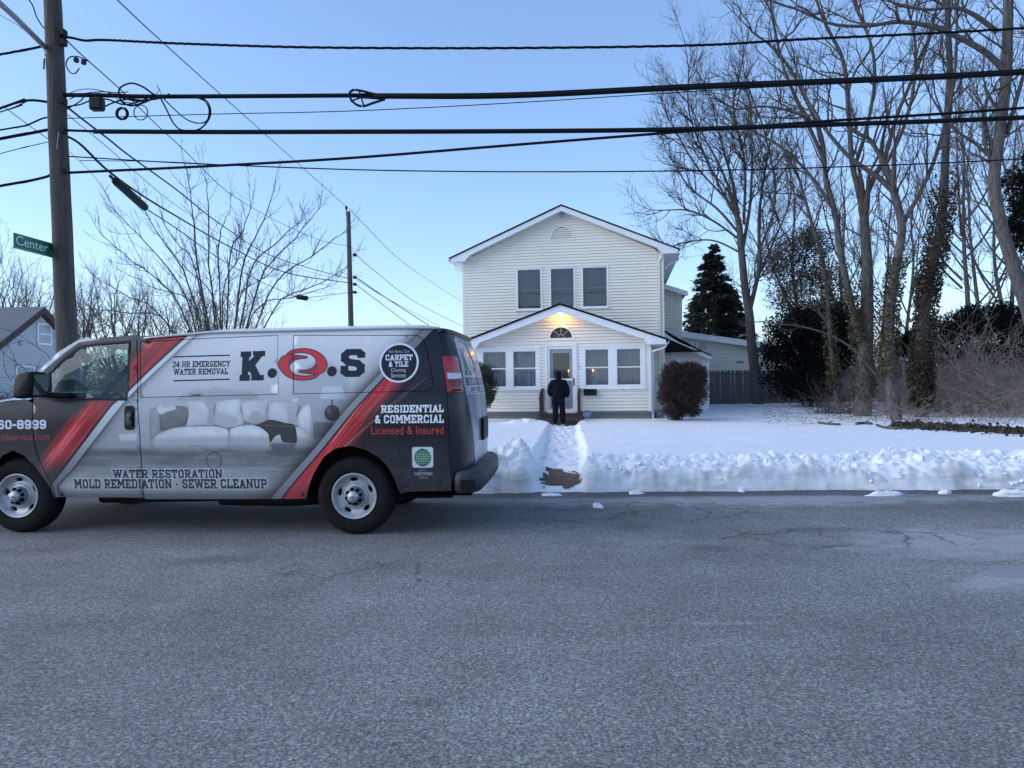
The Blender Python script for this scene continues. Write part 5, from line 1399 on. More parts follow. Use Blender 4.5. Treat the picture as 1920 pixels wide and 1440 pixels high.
# rear corner with the tail light, rear doors
dse = [side(*p) for p in ((847, 622), (859, 663), (869, 714), (877, 750), (884, 790), (888, 823), (890, 850))]
tl = sides([(829.5, 667.5), (856, 669), (862, 700), (867, 736), (838, 737), (834, 705)])
rc_out = [(a + g_, z) for a, z in cs] + [(cs[-1][0] + .02, ZT)] + [(dse[0][0] - .01, ZT)] + [(a - g_, z) for a, z in dse] + [(dse[-1][0] - .01, .55), (cs[0][0] + .1, .47)]
panel('rear_corner', rc_out, M['vanpaint'], van, [tl])
lamp_ = panel('tail_light', inset(tl, .004), M['redlens'], van, off=.012, rim=.04)
def lerp(p, q, t_): return tuple(np.array(p) * (1 - t_) + np.array(q) * t_)
tA, tB, tC, tD = tl[0], tl[1], tl[3], tl[4]
for t0_, t1_, m_ in ((.47, .63, 'clearlens'), (.64, .97, 'redlens2')):
    panel('reverse_lens' if m_ == 'clearlens' else 'stop_lens', [lerp(lerp(tA, tD, t0_), lerp(tB, tC, t0_), .14), lerp(lerp(tA, tD, t0_), lerp(tB, tC, t0_), .96), lerp(lerp(tA, tD, t1_), lerp(tB, tC, t1_), .96), lerp(lerp(tA, tD, t1_), lerp(tB, tC, t1_), .14)], M[m_], lamp_, off=.018, rim=.01)
panel('tail_light', inset(tl, .004), M['redlens'], van, off=.012, rim=.04, mirror=True)
ac = VU0 + HALF
rd = [(a + g_, z) for a, z in dse] + [(dse[-1][0] + .03, .64), (ac - g_, .62), (ac - g_, 1.985), (dse[0][0] + .05, 1.985)]
rwin2 = [p for p in rwin if p[0] < ac - .06] + [(ac - .05, 1.37), (ac - .05, 1.86)]
rw_ = [(ra0 + .01, 1.36), (ac - .06, 1.36), (ac - .06, 1.88), (ac - .12, 1.93), (ra0 + .02 - .03, 1.93), (dse[0][0] + .05, 1.90), (dse[1][0] + .045, 1.72), (dse[2][0] + .04, 1.5)]
rw_ = [(dse[3][0] + .05, 1.372), (ac - .05, 1.372), (ac - .05, 1.87), (ac - .10, 1.915), (dse[0][0] + .10, 1.915), (dse[0][0] + .055, 1.88), (dse[1][0] + .05, 1.70), (dse[2][0] + .045, 1.5)]
M['rearglass'] = M['wrap']
rdo = panel('rear_door', rd, M['wrap'], van, [rw_])
panel('rear_window', inset(rw_, .007), M['rearglass'], rdo, off=-.004)
panel('window_seal', inset(rw_, -.012), M['vangrey'], rdo, [inset(rw_, .004)], off=.003, rim=.01, res=.3)
mir = lambda L: [(2 * ac - a, z) for a, z in L][::-1]
rdf = panel('rear_door', mir(rd), M['wrap'], van, [mir(rw_)])
panel('rear_window', inset(mir(rw_), .007), M['rearglass'], rdf, off=-.004)
panel('rear_corner', rc_out, M['vanpaint'], van, [tl], mirror=True)
P = SN(np.array([ac - .1]), np.array([1.05]))[0]
MB().bbox(P[0] + .0, P[0] + .035, .80, 1.2, .86, 1.10, .012).build('plate_holder', M['black'], van)
# far side skin
panel('cargo_side', side_out, M['vangrey'], van, mirror=True); panel('front_fender', fend, M['vanpaint'], van, mirror=True)
df_ = panel('front_door', door_out, M['vanpaint'], van, [wh, tri], mirror=True)
panel('window_glass', inset(wh, -.004), M['carglass'], df_, off=-.012, rim=0, mirror=True)
panel('a_pillar', ap, M['vangrey'], van, res=.2, mirror=True)
# roof with drip rails
def zt_(u): return np.interp(u, [-2.95, -2.75, -2.3, -1.9, -1.5, .5, .75, .93], [1.86, 1.905, 1.955, 1.985, 2.01, 2.02, 2.015, 2.0])
lp = []
for u in np.linspace(-2.72, VU0, 50): lp.append((u, float(S0(u, zt_(u))[1])))
for a_ in np.linspace(VU0 + .03, ac, 24): lp.append(tuple(S0(a_, 2.0)[:2]))
full_lp = lp + [(u, 2 - w_) for u, w_ in lp[::-1][1:]]
fr_ = [(-2.72 - .10 * (1 - ((k - 6) / 6.) ** 2), 2 - lp[0][1] - (2 - 2 * lp[0][1]) * k / 12) for k in range(1, 12)]
full_lp = np.array(full_lp + fr_)
cu_ = np.clip(full_lp[:, 0], -2.2, .45); cw = np.ones(len(full_lp))
Cc = np.stack([cu_, cw], 1)
V = []; SS = [0, .03, .07, .13, .2, .3, .42, .56, .72, .86, .97]
for s_ in SS:
    q = full_lp + (Cc - full_lp) * s_
    zb = zt_(full_lp[:, 0]); cr = np.interp(full_lp[:, 0], [-2.8, -2.2, -1.6, .4, .95], [.06, .075, .088, .088, .08])
    zz2 = zb + cr * (1 - (1 - s_) ** 3.2)
    V += [(x, y, z) for (x, y), z in zip(q, zz2)]
n = len(full_lp); Fc = []
for k in range(len(SS) - 1):
    for i in range(n):
        j = (i + 1) % n; Fc.append((k * n + i, k * n + j, k * n + n + j, k * n + n + i))
Fc.append(tuple((len(SS) - 1) * n + i for i in range(n)))
roof = link('van_roof', mesh('van_roof', V, Fc), M['wrap'], van, True)
ul_ = roof.data.uv_layers.new(name='wrap'); li_ = np.zeros(len(roof.data.loops), np.int32); roof.data.loops.foreach_get('vertex_index', li_)
vv_ = np.array(V); uu_ = np.stack([(np.where(vv_[:, 0] > .80, 1.0, vv_[:, 0]) - AR[0]) / (AR[1] - AR[0]), np.full(len(vv_), (2.04 - ZR[0]) / (ZR[1] - ZR[0]))], 1)
ul_.data.foreach_set('uv', uu_[li_].astype(np.float32).ravel())
for mirr in (0, 1):
    pts = [(u, float(S0(u, zt_(u))[1]) - .012, float(zt_(u)) + .012) for u in np.linspace(-2.2, .84, 40)]
    if mirr: pts = [(x, 2 - y, z) for x, y, z in pts]
    MB().tube(pts, .012, 6).build('drip_rail', M['vangrey'], van, True)
# dark wrap on the front and rear ends of the roof edge
pts = [tuple(S0(a_, 1.99)) for a_ in np.linspace(.80, 2 * ac - .72, 50)]
MB().tube([(x, y, z + .008) for x, y, z in pts], .022, 6).build('roof_edge', M['vanpaint'], van, True)
# windscreen, cowl, hood, nose (the nose is outside the photograph)
ws_v = []; nw_ = 12
for k in range(nw_ + 1):
    y = .10 + 1.80 * k / nw_; b_ = 1 - ((k - nw_ / 2) / (nw_ / 2)) ** 2
    ws_v += [(-3.40 - .22 * b_, y * .955 + .045, 1.375), (-3.06 - .16 * b_, .5 * (y + (.18 + 1.64 * k / nw_)), 1.66), (-2.74 - .10 * b_, .18 + 1.64 * k / nw_, 1.915)]
link('windscreen', mesh('windscreen', ws_v, [(3 * k + r, 3 * k + 3 + r, 3 * k + 4 + r, 3 * k + 1 + r) for k in range(nw_) for r in (0, 1)]), M['carglass'], van, True)
hv = []
for i, (u, zc_, hw_) in enumerate([(-3.38, 1.365, .955), (-3.6, 1.36, .94), (-4.0, 1.30, .90), (-4.3, 1.20, .80), (-4.42, 1.08, .72)]):
    for k in range(9):
        q = -1 + k / 4.; hv.append((u - .16 * (1 - q * q), 1 + q * hw_, zc_ + .05 * (1 - q ** 4)))
link('hood', mesh('hood', hv, [(9 * i + k, 9 * i + k + 1, 9 * i + 10 + k, 9 * i + 9 + k) for i in range(4) for k in range(8)]), M['vangrey'], van, True)
nv = []
for k in range(13):
    q = -1 + k / 6.; rnd = .20 * abs(q) ** 5
    for u, z in ((-4.30, 1.20), (-4.43, 1.13), (-4.49, 1.0), (-4.51, .82), (-4.50, .58)): nv.append((u - .10 * (1 - q * q) + rnd, 1 + q * .93, z))
link('nose', mesh('nose', nv, [(5 * k + r, 5 * k + r + 1, 5 * k + r + 6, 5 * k + r + 5) for k in range(12) for r in range(4)]), M['vanpaint'], van, True)
bv_ = []
for k in range(15):
    q = -1 + k / 7.; rnd = .28 * abs(q) ** 6
    for u, z in ((-4.45, .36), (-4.60, .40), (-4.63, .50), (-4.60, .60), (-4.45, .63)): bv_.append((u - .08 * (1 - q * q) + rnd, 1 + q * .98, z))
link('front_bumper', mesh('front_bumper', bv_, [(5 * k + r, 5 * k + r + 1, 5 * k + r + 6, 5 * k + r + 5) for k in range(14) for r in range(4)]), M['bumper'], van, True)
MB().bbox(-4.63, -4.55, .50, 1.50, .70, 1.02, .02).build('grille', M['chrome'], van)
for y in (.14, 1.58): MB().bbox(-4.56, -4.40, y, y + .28, .76, 1.02, .03).build('headlight', M['clearlens'], van)
# rear step bumper
pb = [(.985, .045), (1.0, .012), (1.06, .0), (1.15, .025), (1.205, .09), (1.235, .22), (1.245, .6)]
pb = pb + [(1.25, 1.0)] + [(u, 2 - w_) for u, w_ in pb[::-1]]
pb = np.array(pb); cen = 0
V = []; prof = [(.12, .40), (.02, .415), (0, .44), (0, .56), (.012, .60), (.04, .625), (.16, .63)]
nrm = []
for i in range(len(pb)):
    t_ = pb[min(i + 1, len(pb) - 1)] - pb[max(i - 1, 0)]; t_ /= np.linalg.norm(t_); nrm.append((-t_[1], t_[0]))
for i, (u, w_) in enumerate(pb):
    lift = .035 * sstep(.3, .7, min(w_, 2 - w_))
    for d_, z in prof: V.append((u + nrm[i][0] * d_, w_ + nrm[i][1] * d_, z + (lift if z > .5 else 0)))
k = len(prof); nb = len(pb)
Fc = [(i * k + j, i * k + k + j, i * k + k + j + 1, i * k + j + 1) for i in range(nb - 1) for j in range(k - 1)]
bo = link('rear_bumper', mesh('rear_bumper', V, Fc), M['bumper'], van, True)
rpts = [(1.045, -.001), (1.09, .004), (1.14, .018), (1.185, .06)]
MB().add([(u + .004, w_ - .006, z) for u, w_ in rpts for z in (.445, .545)], [(2 * i, 2 * i + 2, 2 * i + 3, 2 * i + 1) for i in range(3)]).build('bumper_panel', M['black'], bo)
# inner shell, floor, wheel houses, cab
sh = MB(); sh.box(-2.1, .85, .16, 1.84, .5, 1.93); sh.box(-.56, .62, .18, .6, .5, 1.0)
sh.box(-4.3, 1.1, .35, 1.65, .34, .50)
sh.box(-4.3, -4.1, .3, 1.7, .4, 1.1); sh.box(-4.3, -3.15, .32, 1.68, .5, 1.2)
sh.build('inner_shell', M['dark'], van)
ub = MB(); ub.tube([(-2.9, .45, .30), (.9, .45, .36)], .06, 8).tube([(-2.9, 1.55, .30), (.9, 1.55, .36)], .06, 8).tube([(0, .2, .37), (0, 1.8, .37)], .055, 8)
ub.tube([(-1.6, .5, .28), (-.9, .5, .27), (-.5, .5, .29)], .07, 10).lathe([(0, -.12), (.12, -.12), (.14, 0), (.12, .12), (0, .12)], (0, 1.0, .37), 14)
ub.build('underbody', M['black'], van, True)
MB().box(-3.35, -2.2, .14, 1.86, .5, .55).bbox(-3.38, -2.98, .16, 1.84, 1.05, 1.33, .04).build('dashboard', M['black'], van)
for y in (.32, 1.18):
    MB().bbox(-2.62, -2.12, y, y + .5, .72, .92, .05).bbox(-2.30, -2.13, y, y + .5, .9, 1.55, .06).bbox(-2.27, -2.15, y + .12, y + .38, 1.56, 1.75, .04).build('cab_seat', M['seat'], van)
cw_ = np.array([-2.86, .55, 1.22]); ex = np.array([.35, 0, .94]) / 1.0; ey = np.array([0, 1., 0])
MB().tube([cw_ + .2 * (cos(q) * ex + sin(q) * ey) for q in np.linspace(0, 2 * pi, 25)], .017, 8, False).tube([cw_, cw_ + (-.3, 0, -.12)], .03, 8).tube([cw_ - .2 * ey, cw_ + .2 * ey], .015, 6).build('steering_wheel', M['black'], van, True)
bp_ = [(-2.24, .15, 1.78), (-2.33, .17, 1.74), (-2.5, .20, 1.60), (-2.66, .22, 1.45), (-2.80, .24, 1.30), (-2.86, .26, 1.2)]
MB().add([(x + q * .07, y, z + q * -.02) for x, y, z in bp_ for q in (-.5, .5)], [(2 * i, 2 * i + 2, 2 * i + 3, 2 * i + 1) for i in range(5)]).build('seat_belt', M['black'], van)
MB().box(-2.12, -2.10, .14, 1.86, .5, 1.93).build('bulkhead', M['seat'], van)
# side mirror
mc_ = VF.uz(61, 722, -.20); mw, mh = .098, .130
mm = MB()
rings = [(-.34, .80), (-.33, .95), (-.25, 1.), (-.14, .97), (-.09, .80), (-.085, .6)]
for w_, k_ in rings:
    for i in range(20):
        q = 2 * pi * i / 20; cx_, sx_ = abs(cos(q)) ** .55 * np.sign(cos(q)), abs(sin(q)) ** .55 * np.sign(sin(q))
        mm.V.append((mc_[0] + mw * k_ * cx_ + .015 * sx_, w_, mc_[1] + mh * k_ * sx_ + .012 * cx_))
mm.F = [(r * 20 + i, r * 20 + (i + 1) % 20, r * 20 + 20 + (i + 1) % 20, r * 20 + 20 + i) for r in range(5) for i in range(20)] + [tuple(range(19, -1, -1)), tuple(range(100, 120))]
mo = mm.build('side_mirror', M['black'], van, True)
MB().tube([(mc_[0] + .03, -.12, mc_[1] - .09), (mc_[0] + .16, -.04, mc_[1] - .11), (mc_[0] + .24, .02, mc_[1] - .11)], .03, 8).build('mirror_arm', M['black'], mo, True)
MB().add([(mc_[0] + mw * .985 + .004, -.32, mc_[1] - .10), (mc_[0] + mw * .985 + .004, -.13, mc_[1] - .10), (mc_[0] + mw * .985 + .018, -.13, mc_[1] + .10), (mc_[0] + mw * .985 + .018, -.32, mc_[1] + .10)], [(0, 1, 2, 3)]).build('mirror_glass', M['mirror'], mo)
o2 = mo.copy(); COL.objects.link(o2); o2.scale = (1, -1, 1); o2.location = (0, 2, 0)
# wheels
def wheel(u, far=False, front=False):
    we = bpy.data.objects.new('wheel', None); COL.objects.link(we); we.parent = van; we.location = (u, 1.97 if far else .03, .383)
    if far: we.rotation_euler = (0, 0, pi)
    R = .383
    prof = [(.21, .03), (.235, .006), (.27, -.002), (.33, .0), (.355, .012), (.374, .035), (R, .06), (R, .19), (.374, .215), (.34, .245), (.25, .25), (.2, .22)]
    tb = MB().lathe(prof, (0, 0, 0), 56, 'y'); ty = tb.build('tyre', M['rubber'], we, True)
    tr = MB()
    for i in range(84):
        q = 2 * pi * i / 84; c_, s_ = cos(q), sin(q); dq = .026
        for y0, y1 in ((.02, .085), (.10, .15), (.165, .23)):
            r0 = R - .012 if y0 != .10 else R - .002; r1 = R + .008
            if y0 == .02: r0a, r0b = .362, R + .006
            else: r0a, r0b = R + .006, (R + .006 if y0 == .10 else .366)
            o_ = .5 * dq if (y0 == .10) else 0
            tr.add([(r0a * cos(q + o_), y0, r0a * sin(q + o_)), (r0a * cos(q + o_ + dq * 1.7), y0, r0a * sin(q + o_ + dq * 1.7)), (r0b * cos(q + o_ + dq * 1.7), y1, r0b * sin(q + o_ + dq * 1.7)), (r0b * cos(q + o_), y1, r0b * sin(q + o_))], [(0, 1, 2, 3)])
    tag(tr.build('tread', M['rubber'], ty), kind='stuff')
    # pressed steel rim: a dished disc with five slots
    holes = []
    for k_ in range(5):
        q0 = radians(90 + 72 * k_ + 6); hp = []
        for t_ in np.linspace(0, 2 * pi, 16, endpoint=False):
            hp.append((.163 + .021 * sin(t_), q0 + .235 * cos(t_)))
        holes.append([(r_ * cos(q), r_ * sin(q)) for r_, q in hp])
    def cir(r_, n_): return [(r_ * cos(2 * pi * i / n_), r_ * sin(2 * pi * i / n_)) for i in range(n_)]
    loops = [cir(.212, 48), cir(.095, 28)] + holes
    pts = []; edges = []
    for lp_ in loops:
        n_ = len(pts); pts += lp_; edges += [(n_ + i, n_ + (i + 1) % len(lp_)) for i in range(len(lp_))]
    extra = cir(.198, 44) + cir(.188, 40) + cir(.133, 34) + cir(.12, 32) + cir(.105, 30)
    E_ = np.array(extra); ok = np.ones(len(E_), bool)
    for h_ in holes: ok &= ~pip(E_, [tuple(x) for x in (np.array(h_) - np.mean(h_, 0)) * 1.25 + np.mean(h_, 0)])
    v, e_, f, *_ = delaunay_2d_cdt([Vector(p_) for p_ in pts] + [Vector(p_) for p_ in E_[ok]], edges, [], 0, 1e-7)
    Q = np.array([p_[:] for p_ in v]); T = np.array([t_[:] for t_ in f]); c_ = Q[T].mean(1)
    kk = pip(c_, loops[0])
    for h_ in loops[1:]: kk &= ~pip(c_, h_)
    dish = lambda r_: np.interp(r_, [.08, .105, .12, .135, .16, .185, .198, .206, .214], [.028, .03, .05, .062, .058, .045, .018, .006, .004])
    rr = np.hypot(Q[:, 0], Q[:, 1])
    V = [(x, y, z) for (x, z), y in zip(Q, dish(rr))]; Fc = [tuple(t_) for t_ in T[kk]]
    for h_ in loops[2:] + [loops[0]]:
        n_ = len(V); kq = len(h_); L_ = np.array(h_); y_ = dish(np.hypot(L_[:, 0], L_[:, 1]))
        V += [(x, y, z) for (x, z), y in zip(h_, y_)] + [(x * .985, y + .03, z * .985) for (x, z), y in zip(h_, y_)]
        Fc += [(n_ + i, n_ + (i + 1) % kq, n_ + kq + (i + 1) % kq, n_ + kq + i) for i in range(kq)]
    rim = link('rim', mesh('rim', V, Fc), M['chrome'], we, True)
    MB().lathe([(.212, .004), (.222, -.004), (.228, .006), (.215, .03)], (0, 0, 0), 48, 'y').build('rim_flange', M['chrome'], we, True)
    MB().lathe([(.205, .1), (0, .1)], (0, 0, 0), 32, 'y').build('brake_drum', M['dark'], we)
    hubm = MB().lathe([(.098, .045), (.096, .012), (.090, .0), (.066, -.004), (.064, -.022), (.045, -.034), (0, -.036)], (0, 0, 0), 32, 'y')
    hubm.build('hub', M['steeldirty'], we, True)
    cap = MB()
    oc = [(.058 * (1 if i % 2 else .90) * cos(2 * pi * i / 16), .058 * (1 if i % 2 else .90) * sin(2 * pi * i / 16)) for i in range(16)]
    cap.prism(oc, -.047, -.03).lathe([(.034, -.052), (.030, -.052)], (0, 0, 0), 20, 'y'); cap.lathe([(.036, -.047), (.034, -.053), (0, -.053)], (0, 0, 0), 20, 'y'); cap.build('hub_cap', M['chrome'], we, True)
    em = MB().prism([(-.022, -.006), (-.009, -.006), (-.009, -.010), (.009, -.010), (.009, -.006), (.022, -.006), (.018, .006), (.009, .006), (.009, .010), (-.009, .010), (-.009, .006), (-.018, .006)], -.056, -.053)
    em.build('emblem', M['steeldirty'], we)
    nutm = mesh('lug_nut', *(lambda m_: (m_.V, m_.F))(MB().lathe([(.017, .0), (.017, -.022), (.011, -.028), (0, -.028)], (0, 0, 0), 10, 'y'))); nutm.materials.append(M['dark'])
    for i in range(8):
        o = bpy.data.objects.new('lug_nut', nutm); COL.objects.link(o); o.parent = we; q = 2 * pi * (i + .3) / 8; o.location = (.071 * cos(q), .0, .071 * sin(q))
wheel(-.01); wheel(-3.525, front=True); wheel(-.01, far=True); wheel(-3.525, far=True)
for u0_, u1_ in ((-.52, .5), (-4.0, -3.06)):
    for y0 in (.28, 1.70):
        n_ = 16; V = []
        for i in range(n_ + 1):
            q = pi * i / n_; V += [((u0_ + u1_) / 2 + (u1_ - u0_) / 2 * 1.04 * cos(q), .012 if y0 < 1 else 1.988, .38 + .53 * sin(q)), ((u0_ + u1_) / 2 + (u1_ - u0_) / 2 * 1.04 * cos(q), y0 + .05, .38 + .53 * sin(q))]
        n0 = len(V)
        link('wheel_arch', mesh('wheel_arch', [(x, y if y > .5 else max(y, .03), z) for x, y, z in V], [(2 * i, 2 * i + 2, 2 * i + 3, 2 * i + 1) for i in range(n_)] + [tuple(range(1, n0, 2))]), M['dark'], van)
# ------------------------------------------------------------------ utility poles and wires
PA, PB = at(128, 700, 11.0), at(98.5, 0, 11.0)
pd = (PB - PA) / (PB[2] - PA[2])
def on_pole(z, off=0.): return PA + pd * (z - PA[2]) + np.array([off, 0, 0])
upole = empty('utility_pole', on_pole(0), 0, 'thick weathered wooden utility pole at the left, behind the van', 'utility pole')
zz3 = np.linspace(-.3, 10.6, 24); b0 = on_pole(0)
MB().tube([tuple(on_pole(z) - b0 + (random.uniform(-.004, .004), 0, 0)) for z in zz3], np.interp(zz3, [0, 3, 10.6], [.165, .146, .105]), 18).build('pole', M['pole'], upole, True)
arm0, arm1 = at(88, 92, 10.95) - b0, at(-40, -30, 9.4) - b0
MB().tube([tuple(arm0), tuple(arm0 * .5 + arm1 * .5 + (0, 0, .02)), tuple(arm1)], .04, 10).build('lamp_arm', M['lampmetal'], upole, True)
ct = at(92, 95, 10.95) - b0
MB().bbox(ct[0] - .05, ct[0] + .06, ct[1] - .06, ct[1] + .06, ct[2] - .10, ct[2] + .08, .015).build('arm_bracket', M['lampmetal'], upole)
ct = at(83, 110, 10.9) - b0
MB().tube([tuple(ct), tuple(ct + (-.01, 0, -.16))], .012, 6).build('arm_bolt', M['black'], upole)
for y_, dx in ((62, .16), (80, .2), (190, .15), (245, .16), (322, .15)):
    ct = at(118 - 0, y_, 10.95) - b0
    MB().bbox(ct[0] - .03, ct[0] + .05, ct[1] - .05, ct[1] + .05, ct[2] - .05, ct[2] + .05, .012).build('bracket', M['black'], upole)
ct = at(108, 262, 10.86) - b0
MB().tube([tuple(ct + (.02, 0, .12)), tuple(ct), tuple(ct + (-.01, 0, -.14))], .008, 5).build('ground_strap', M['lampmetal'], upole)
# street sign on the pole
s0, s1 = at(25.5, 450.5, 10.15), at(106, 472.5, 11.05)
dv = s1 - s0; L_ = math.hypot(dv[0], dv[1])
sg = empty('street_sign', (s0[0], s0[1], s0[2]), math.atan2(dv[1], dv[0]), 'green street name blade reading Center fixed to the utility pole', 'street sign')
MB().prism([(0, -.112), (L_, -.112), (L_, .112), (0, .112)], 0, .004).build('blade', M['greensign'], sg)
text_mesh('Center', L_ * .05, L_ * .78, -.05, .085, -.003, 'lettering', M['signwhite'], sg)
text_mesh('St', L_ * .83, L_ * .95, -.075, -.005, -.003, 'lettering', M['signwhite'], sg)
MB().add([(.012, -.001, -.104), (L_ - .01, -.001, -.104), (L_ - .01, -.001, -.098), (.012, -.001, -.098)], [(0, 1, 2, 3)]).build('border_line', M['signwhite'], sg)
MB().box(L_ - .03, L_ + .06, -.02, .03, -.09, .09).build('sign_bracket', M['lampmetal'], sg)
p2 = at(658, 606, 37); p2t = at(653, 397, 37)
up2 = empty('utility_pole', (p2[0], p2[1], 0), 0, 'slim brown utility pole standing farther back beside the house', 'utility pole')
MB().tube([(0, 0, -.2), (0, 0, p2[2]), (p2t[0] - p2[0], 0, p2t[2])], [.17, .145, .11], 12).build('pole', M['pole'], up2, True)
MB().tube([(p2t[0] - p2[0] - .09, 0, p2t[2] - .2), (p2t[0] - p2[0] - .10, 0, p2t[2] + .2)], .03, 6).lathe([(0, 0), (.06, 0), (.07, .08), (.03, .16), (0, .16)], (p2t[0] - p2[0] - .1, 0, p2t[2] + .15), 10).build('pole_top_insulator', M['black'], up2, True)
for py in (478, 520, 533, 548):
    q = at(664, py, 36.9)
    MB().bbox(q[0] - p2[0] - .05, q[0] - p2[0] + .12, -.2, .05, q[2] - .06, q[2] + .06, .01).build('bracket', M['black'], up2)

def wire(pts, r, label, name='wire', cat='wire', n=None, twist=0., group='overhead wires'):
    P = np.array([at(*p) for p in pts])
    if pts[0][0] < 0:                                      # runs on past the edge of the picture to the next pole
        e = P[0] - P[1]; e = e / np.linalg.norm(e); P = np.vstack([P[0] + e * 14 + (0, 0, .4), P[0] + e * 6 + (0, 0, -.05), P])
    if pts[-1][0] > 1925:
        e = P[-1] - P[-2]; e = e / np.linalg.norm(e); P = np.vstack([P, P[-1] + e * 7 + (0, 0, .10), P[-1] + e * 16 + (0, 0, .6)])
    P = smooth_path(P, n or max(12, 8 * len(P)))
    mb = MB()
    if twist:
        P = smooth_path(P, 420); T = np.gradient(P, axis=0); T /= np.linalg.norm(T, axis=1)[:, None]
        N = np.cross(T, [0, 0, 1.]); B = np.cross(T, N); s_ = np.linspace(0, 1, len(P)) * np.linalg.norm(P[-1] - P[0])
        for ph in (0, 2.1, 4.2):
            a_ = s_ * twist + ph; mb.tube(P + .011 * (np.cos(a_)[:, None] * N + np.sin(a_)[:, None] * B), r, 5)
    else: mb.tube(P, r, 6)
    return tag(mb.build(name, M['wire'], None, True), label, cat, group)
wire([(-30, 108, 10.7), (40, 95, 10.9), (88, 84, 11), (122, 70, 11), (160, 76, 11), (200, 75, 11), (350, 82, 10.95), (600, 89, 10.85), (960, 90, 10.8), (1300, 85, 10.7), (1500, 74, 10.6), (1950, 51, 10.5)], .0105, 'topmost twisted cable crossing the whole sky', 'cable', 'cable', twist=9.)
wire([(110, 178, 11), (200, 179, 10.9), (300, 181, 10.9), (660, 179, 10.8), (960, 177, 10.7), (1300, 161, 10.6), (1600, 149, 10.5), (1950, 131, 10.4)], .034, 'thick black cable bundle, the second from the top', 'cable', 'cable')
wire([(700, 181, 10.76), (960, 180, 10.68), (1300, 164, 10.58), (1600, 152, 10.48), (1950, 134, 10.38)], .037, 'lashed cable doubling the second bundle right of the slack bracket', 'cable', 'cable')
wire([(125, 222, 11), (400, 214, 10.9), (660, 208, 10.8), (960, 193, 10.7), (1290, 172, 10.6), (1500, 160, 10.55)], .007, 'thin wire just below the second cable bundle')
wire([(112, 244, 11), (175, 246, 10.95)], .02, 'short strand between the pole and the thick third cable', 'cable', 'cable')
wire([(175, 246.5, 10.95), (400, 247.5, 10.9), (660, 247, 10.8), (960, 246, 10.7), (1250, 243, 10.6), (1500, 235.5, 10.5), (1950, 219, 10.4)], .036, 'thick black cable, third from the top and straightest', 'cable', 'cable')
wire([(125, 324, 11), (400, 311, 10.9), (660, 296, 10.8), (960, 272, 10.7), (1280, 247, 10.6), (1550, 227, 10.5), (1950, 200, 10.4)], .021, 'black cable rising to the right below the third cable', 'cable', 'cable')
wire([(125, 293, 11.1), (350, 306, 11.1), (660, 318, 11), (960, 322, 10.9), (1300, 320, 10.8), (1600, 312, 10.7), (1950, 296, 10.6)], .010, 'lowest thin wire sagging across the sky above the roof')
wire([(150, 301, 11.05), (300, 303, 11), (420, 309, 10.95)], .006, 'short thin wire beside the lowest sagging wire at the pole')
wire([(190, -30, 11.6), (220, 0, 12), (330, 102, 15), (520, 272, 24), (651, 389, 37)], .011, 'long thin line from the top edge down to the tip of the far pole')
wire([(654, 391, 37), (690, 428, 40), (760, 495, 48), (866, 566, 66)], .014, 'thin line from the tip of the far pole down behind the house')
wire([(112, 62, 11), (150, 100, 11.4), (228, 170, 13), (300, 240, 15.5), (345, 281, 17.5), (430, 362, 22), (520, 415, 28), (600, 450, 34), (655, 462, 37)], .010, 'thin wire looping from the pole top to the upper bracket of the far pole')
wire([(664, 474, 37), (700, 506, 40), (780, 567, 48), (870, 613, 60)], .016, 'wire leaving the upper bracket of the far pole to the right')
wire([(115, 190, 11), (140, 212, 11.2), (205, 262, 12.2), (240, 290, 13), (330, 355, 16), (420, 425, 21), (520, 484, 28), (655, 523, 37)], .016, 'middle wire from the near pole to the middle of the far pole')
wire([(118, 252, 11), (150, 270, 11.3), (200, 318, 12.2), (260, 362, 13.6), (330, 405, 16.5), (430, 462, 22), (540, 512, 29), (658, 531, 37)], .020, 'thick drop cable from the near pole past the splice case to the far pole', 'cable', 'cable')
wire([(278, 394, 13.6), (330, 428, 15.5), (420, 490, 20), (500, 533, 26), (556, 556, 31), (575, 558, 32), (620, 553, 35), (657, 548, 37)], .012, 'wire from the splice case to the lowest bracket of the far pole')
wire([(120, 210, 11), (200, 275, 12.2), (260, 328, 13.5), (345, 395, 17), (470, 470, 25), (600, 515, 33), (655, 520, 37)], .006, 'thin wire running beside the middle wire to the far pole')
wire([(668, 520, 37), (720, 556, 41), (804, 610, 50)], .026, 'heavier wire from the middle of the far pole down behind the van')
wire([(668, 524, 37), (730, 562, 42), (825, 612, 54)], .014, 'thin wire just right of the heavier wire behind the van')
wire([(668, 534, 37), (716, 570, 41), (772, 612, 48)], .018, 'lowest wire from the far pole down behind the van')
wire([(120, 275, 11), (180, 335, 12), (230, 420, 13.5), (300, 560, 16)], .004, 'hair-thin guy wire slanting down right of the near pole')
wire([(-30, 214, 10.6), (30, 193, 10.8), (60, 188, 10.9), (95, 192, 11)], .02, 'cable leaving the near pole to the left at the upper bracket', 'cable', 'cable')
wire([(-30, 220, 10.6), (20, 204, 10.8), (50, 190, 10.9)], .010, 'thin wire under the upper left cable of the near pole')
wire([(-30, 266, 10.6), (40, 253, 10.8), (92, 243, 11)], .026, 'thick cable leaving the near pole to the left, below the thin one', 'cable', 'cable')
wire([(-30, 249, 10.6), (30, 239, 10.8), (52, 234, 10.85), (80, 222, 10.95), (95, 220, 11)], .014, 'middle left wire of the near pole with a small clamp')
wire([(-30, 296, 10.6), (40, 278, 10.8), (95, 265, 11)], .007, 'thin left wire of the near pole, next to lowest')
wire([(-30, 354, 10.6), (40, 342, 10.8), (85, 332, 10.95), (97, 326, 11)], .022, 'lowest cable leaving the near pole to the left', 'cable', 'cable')
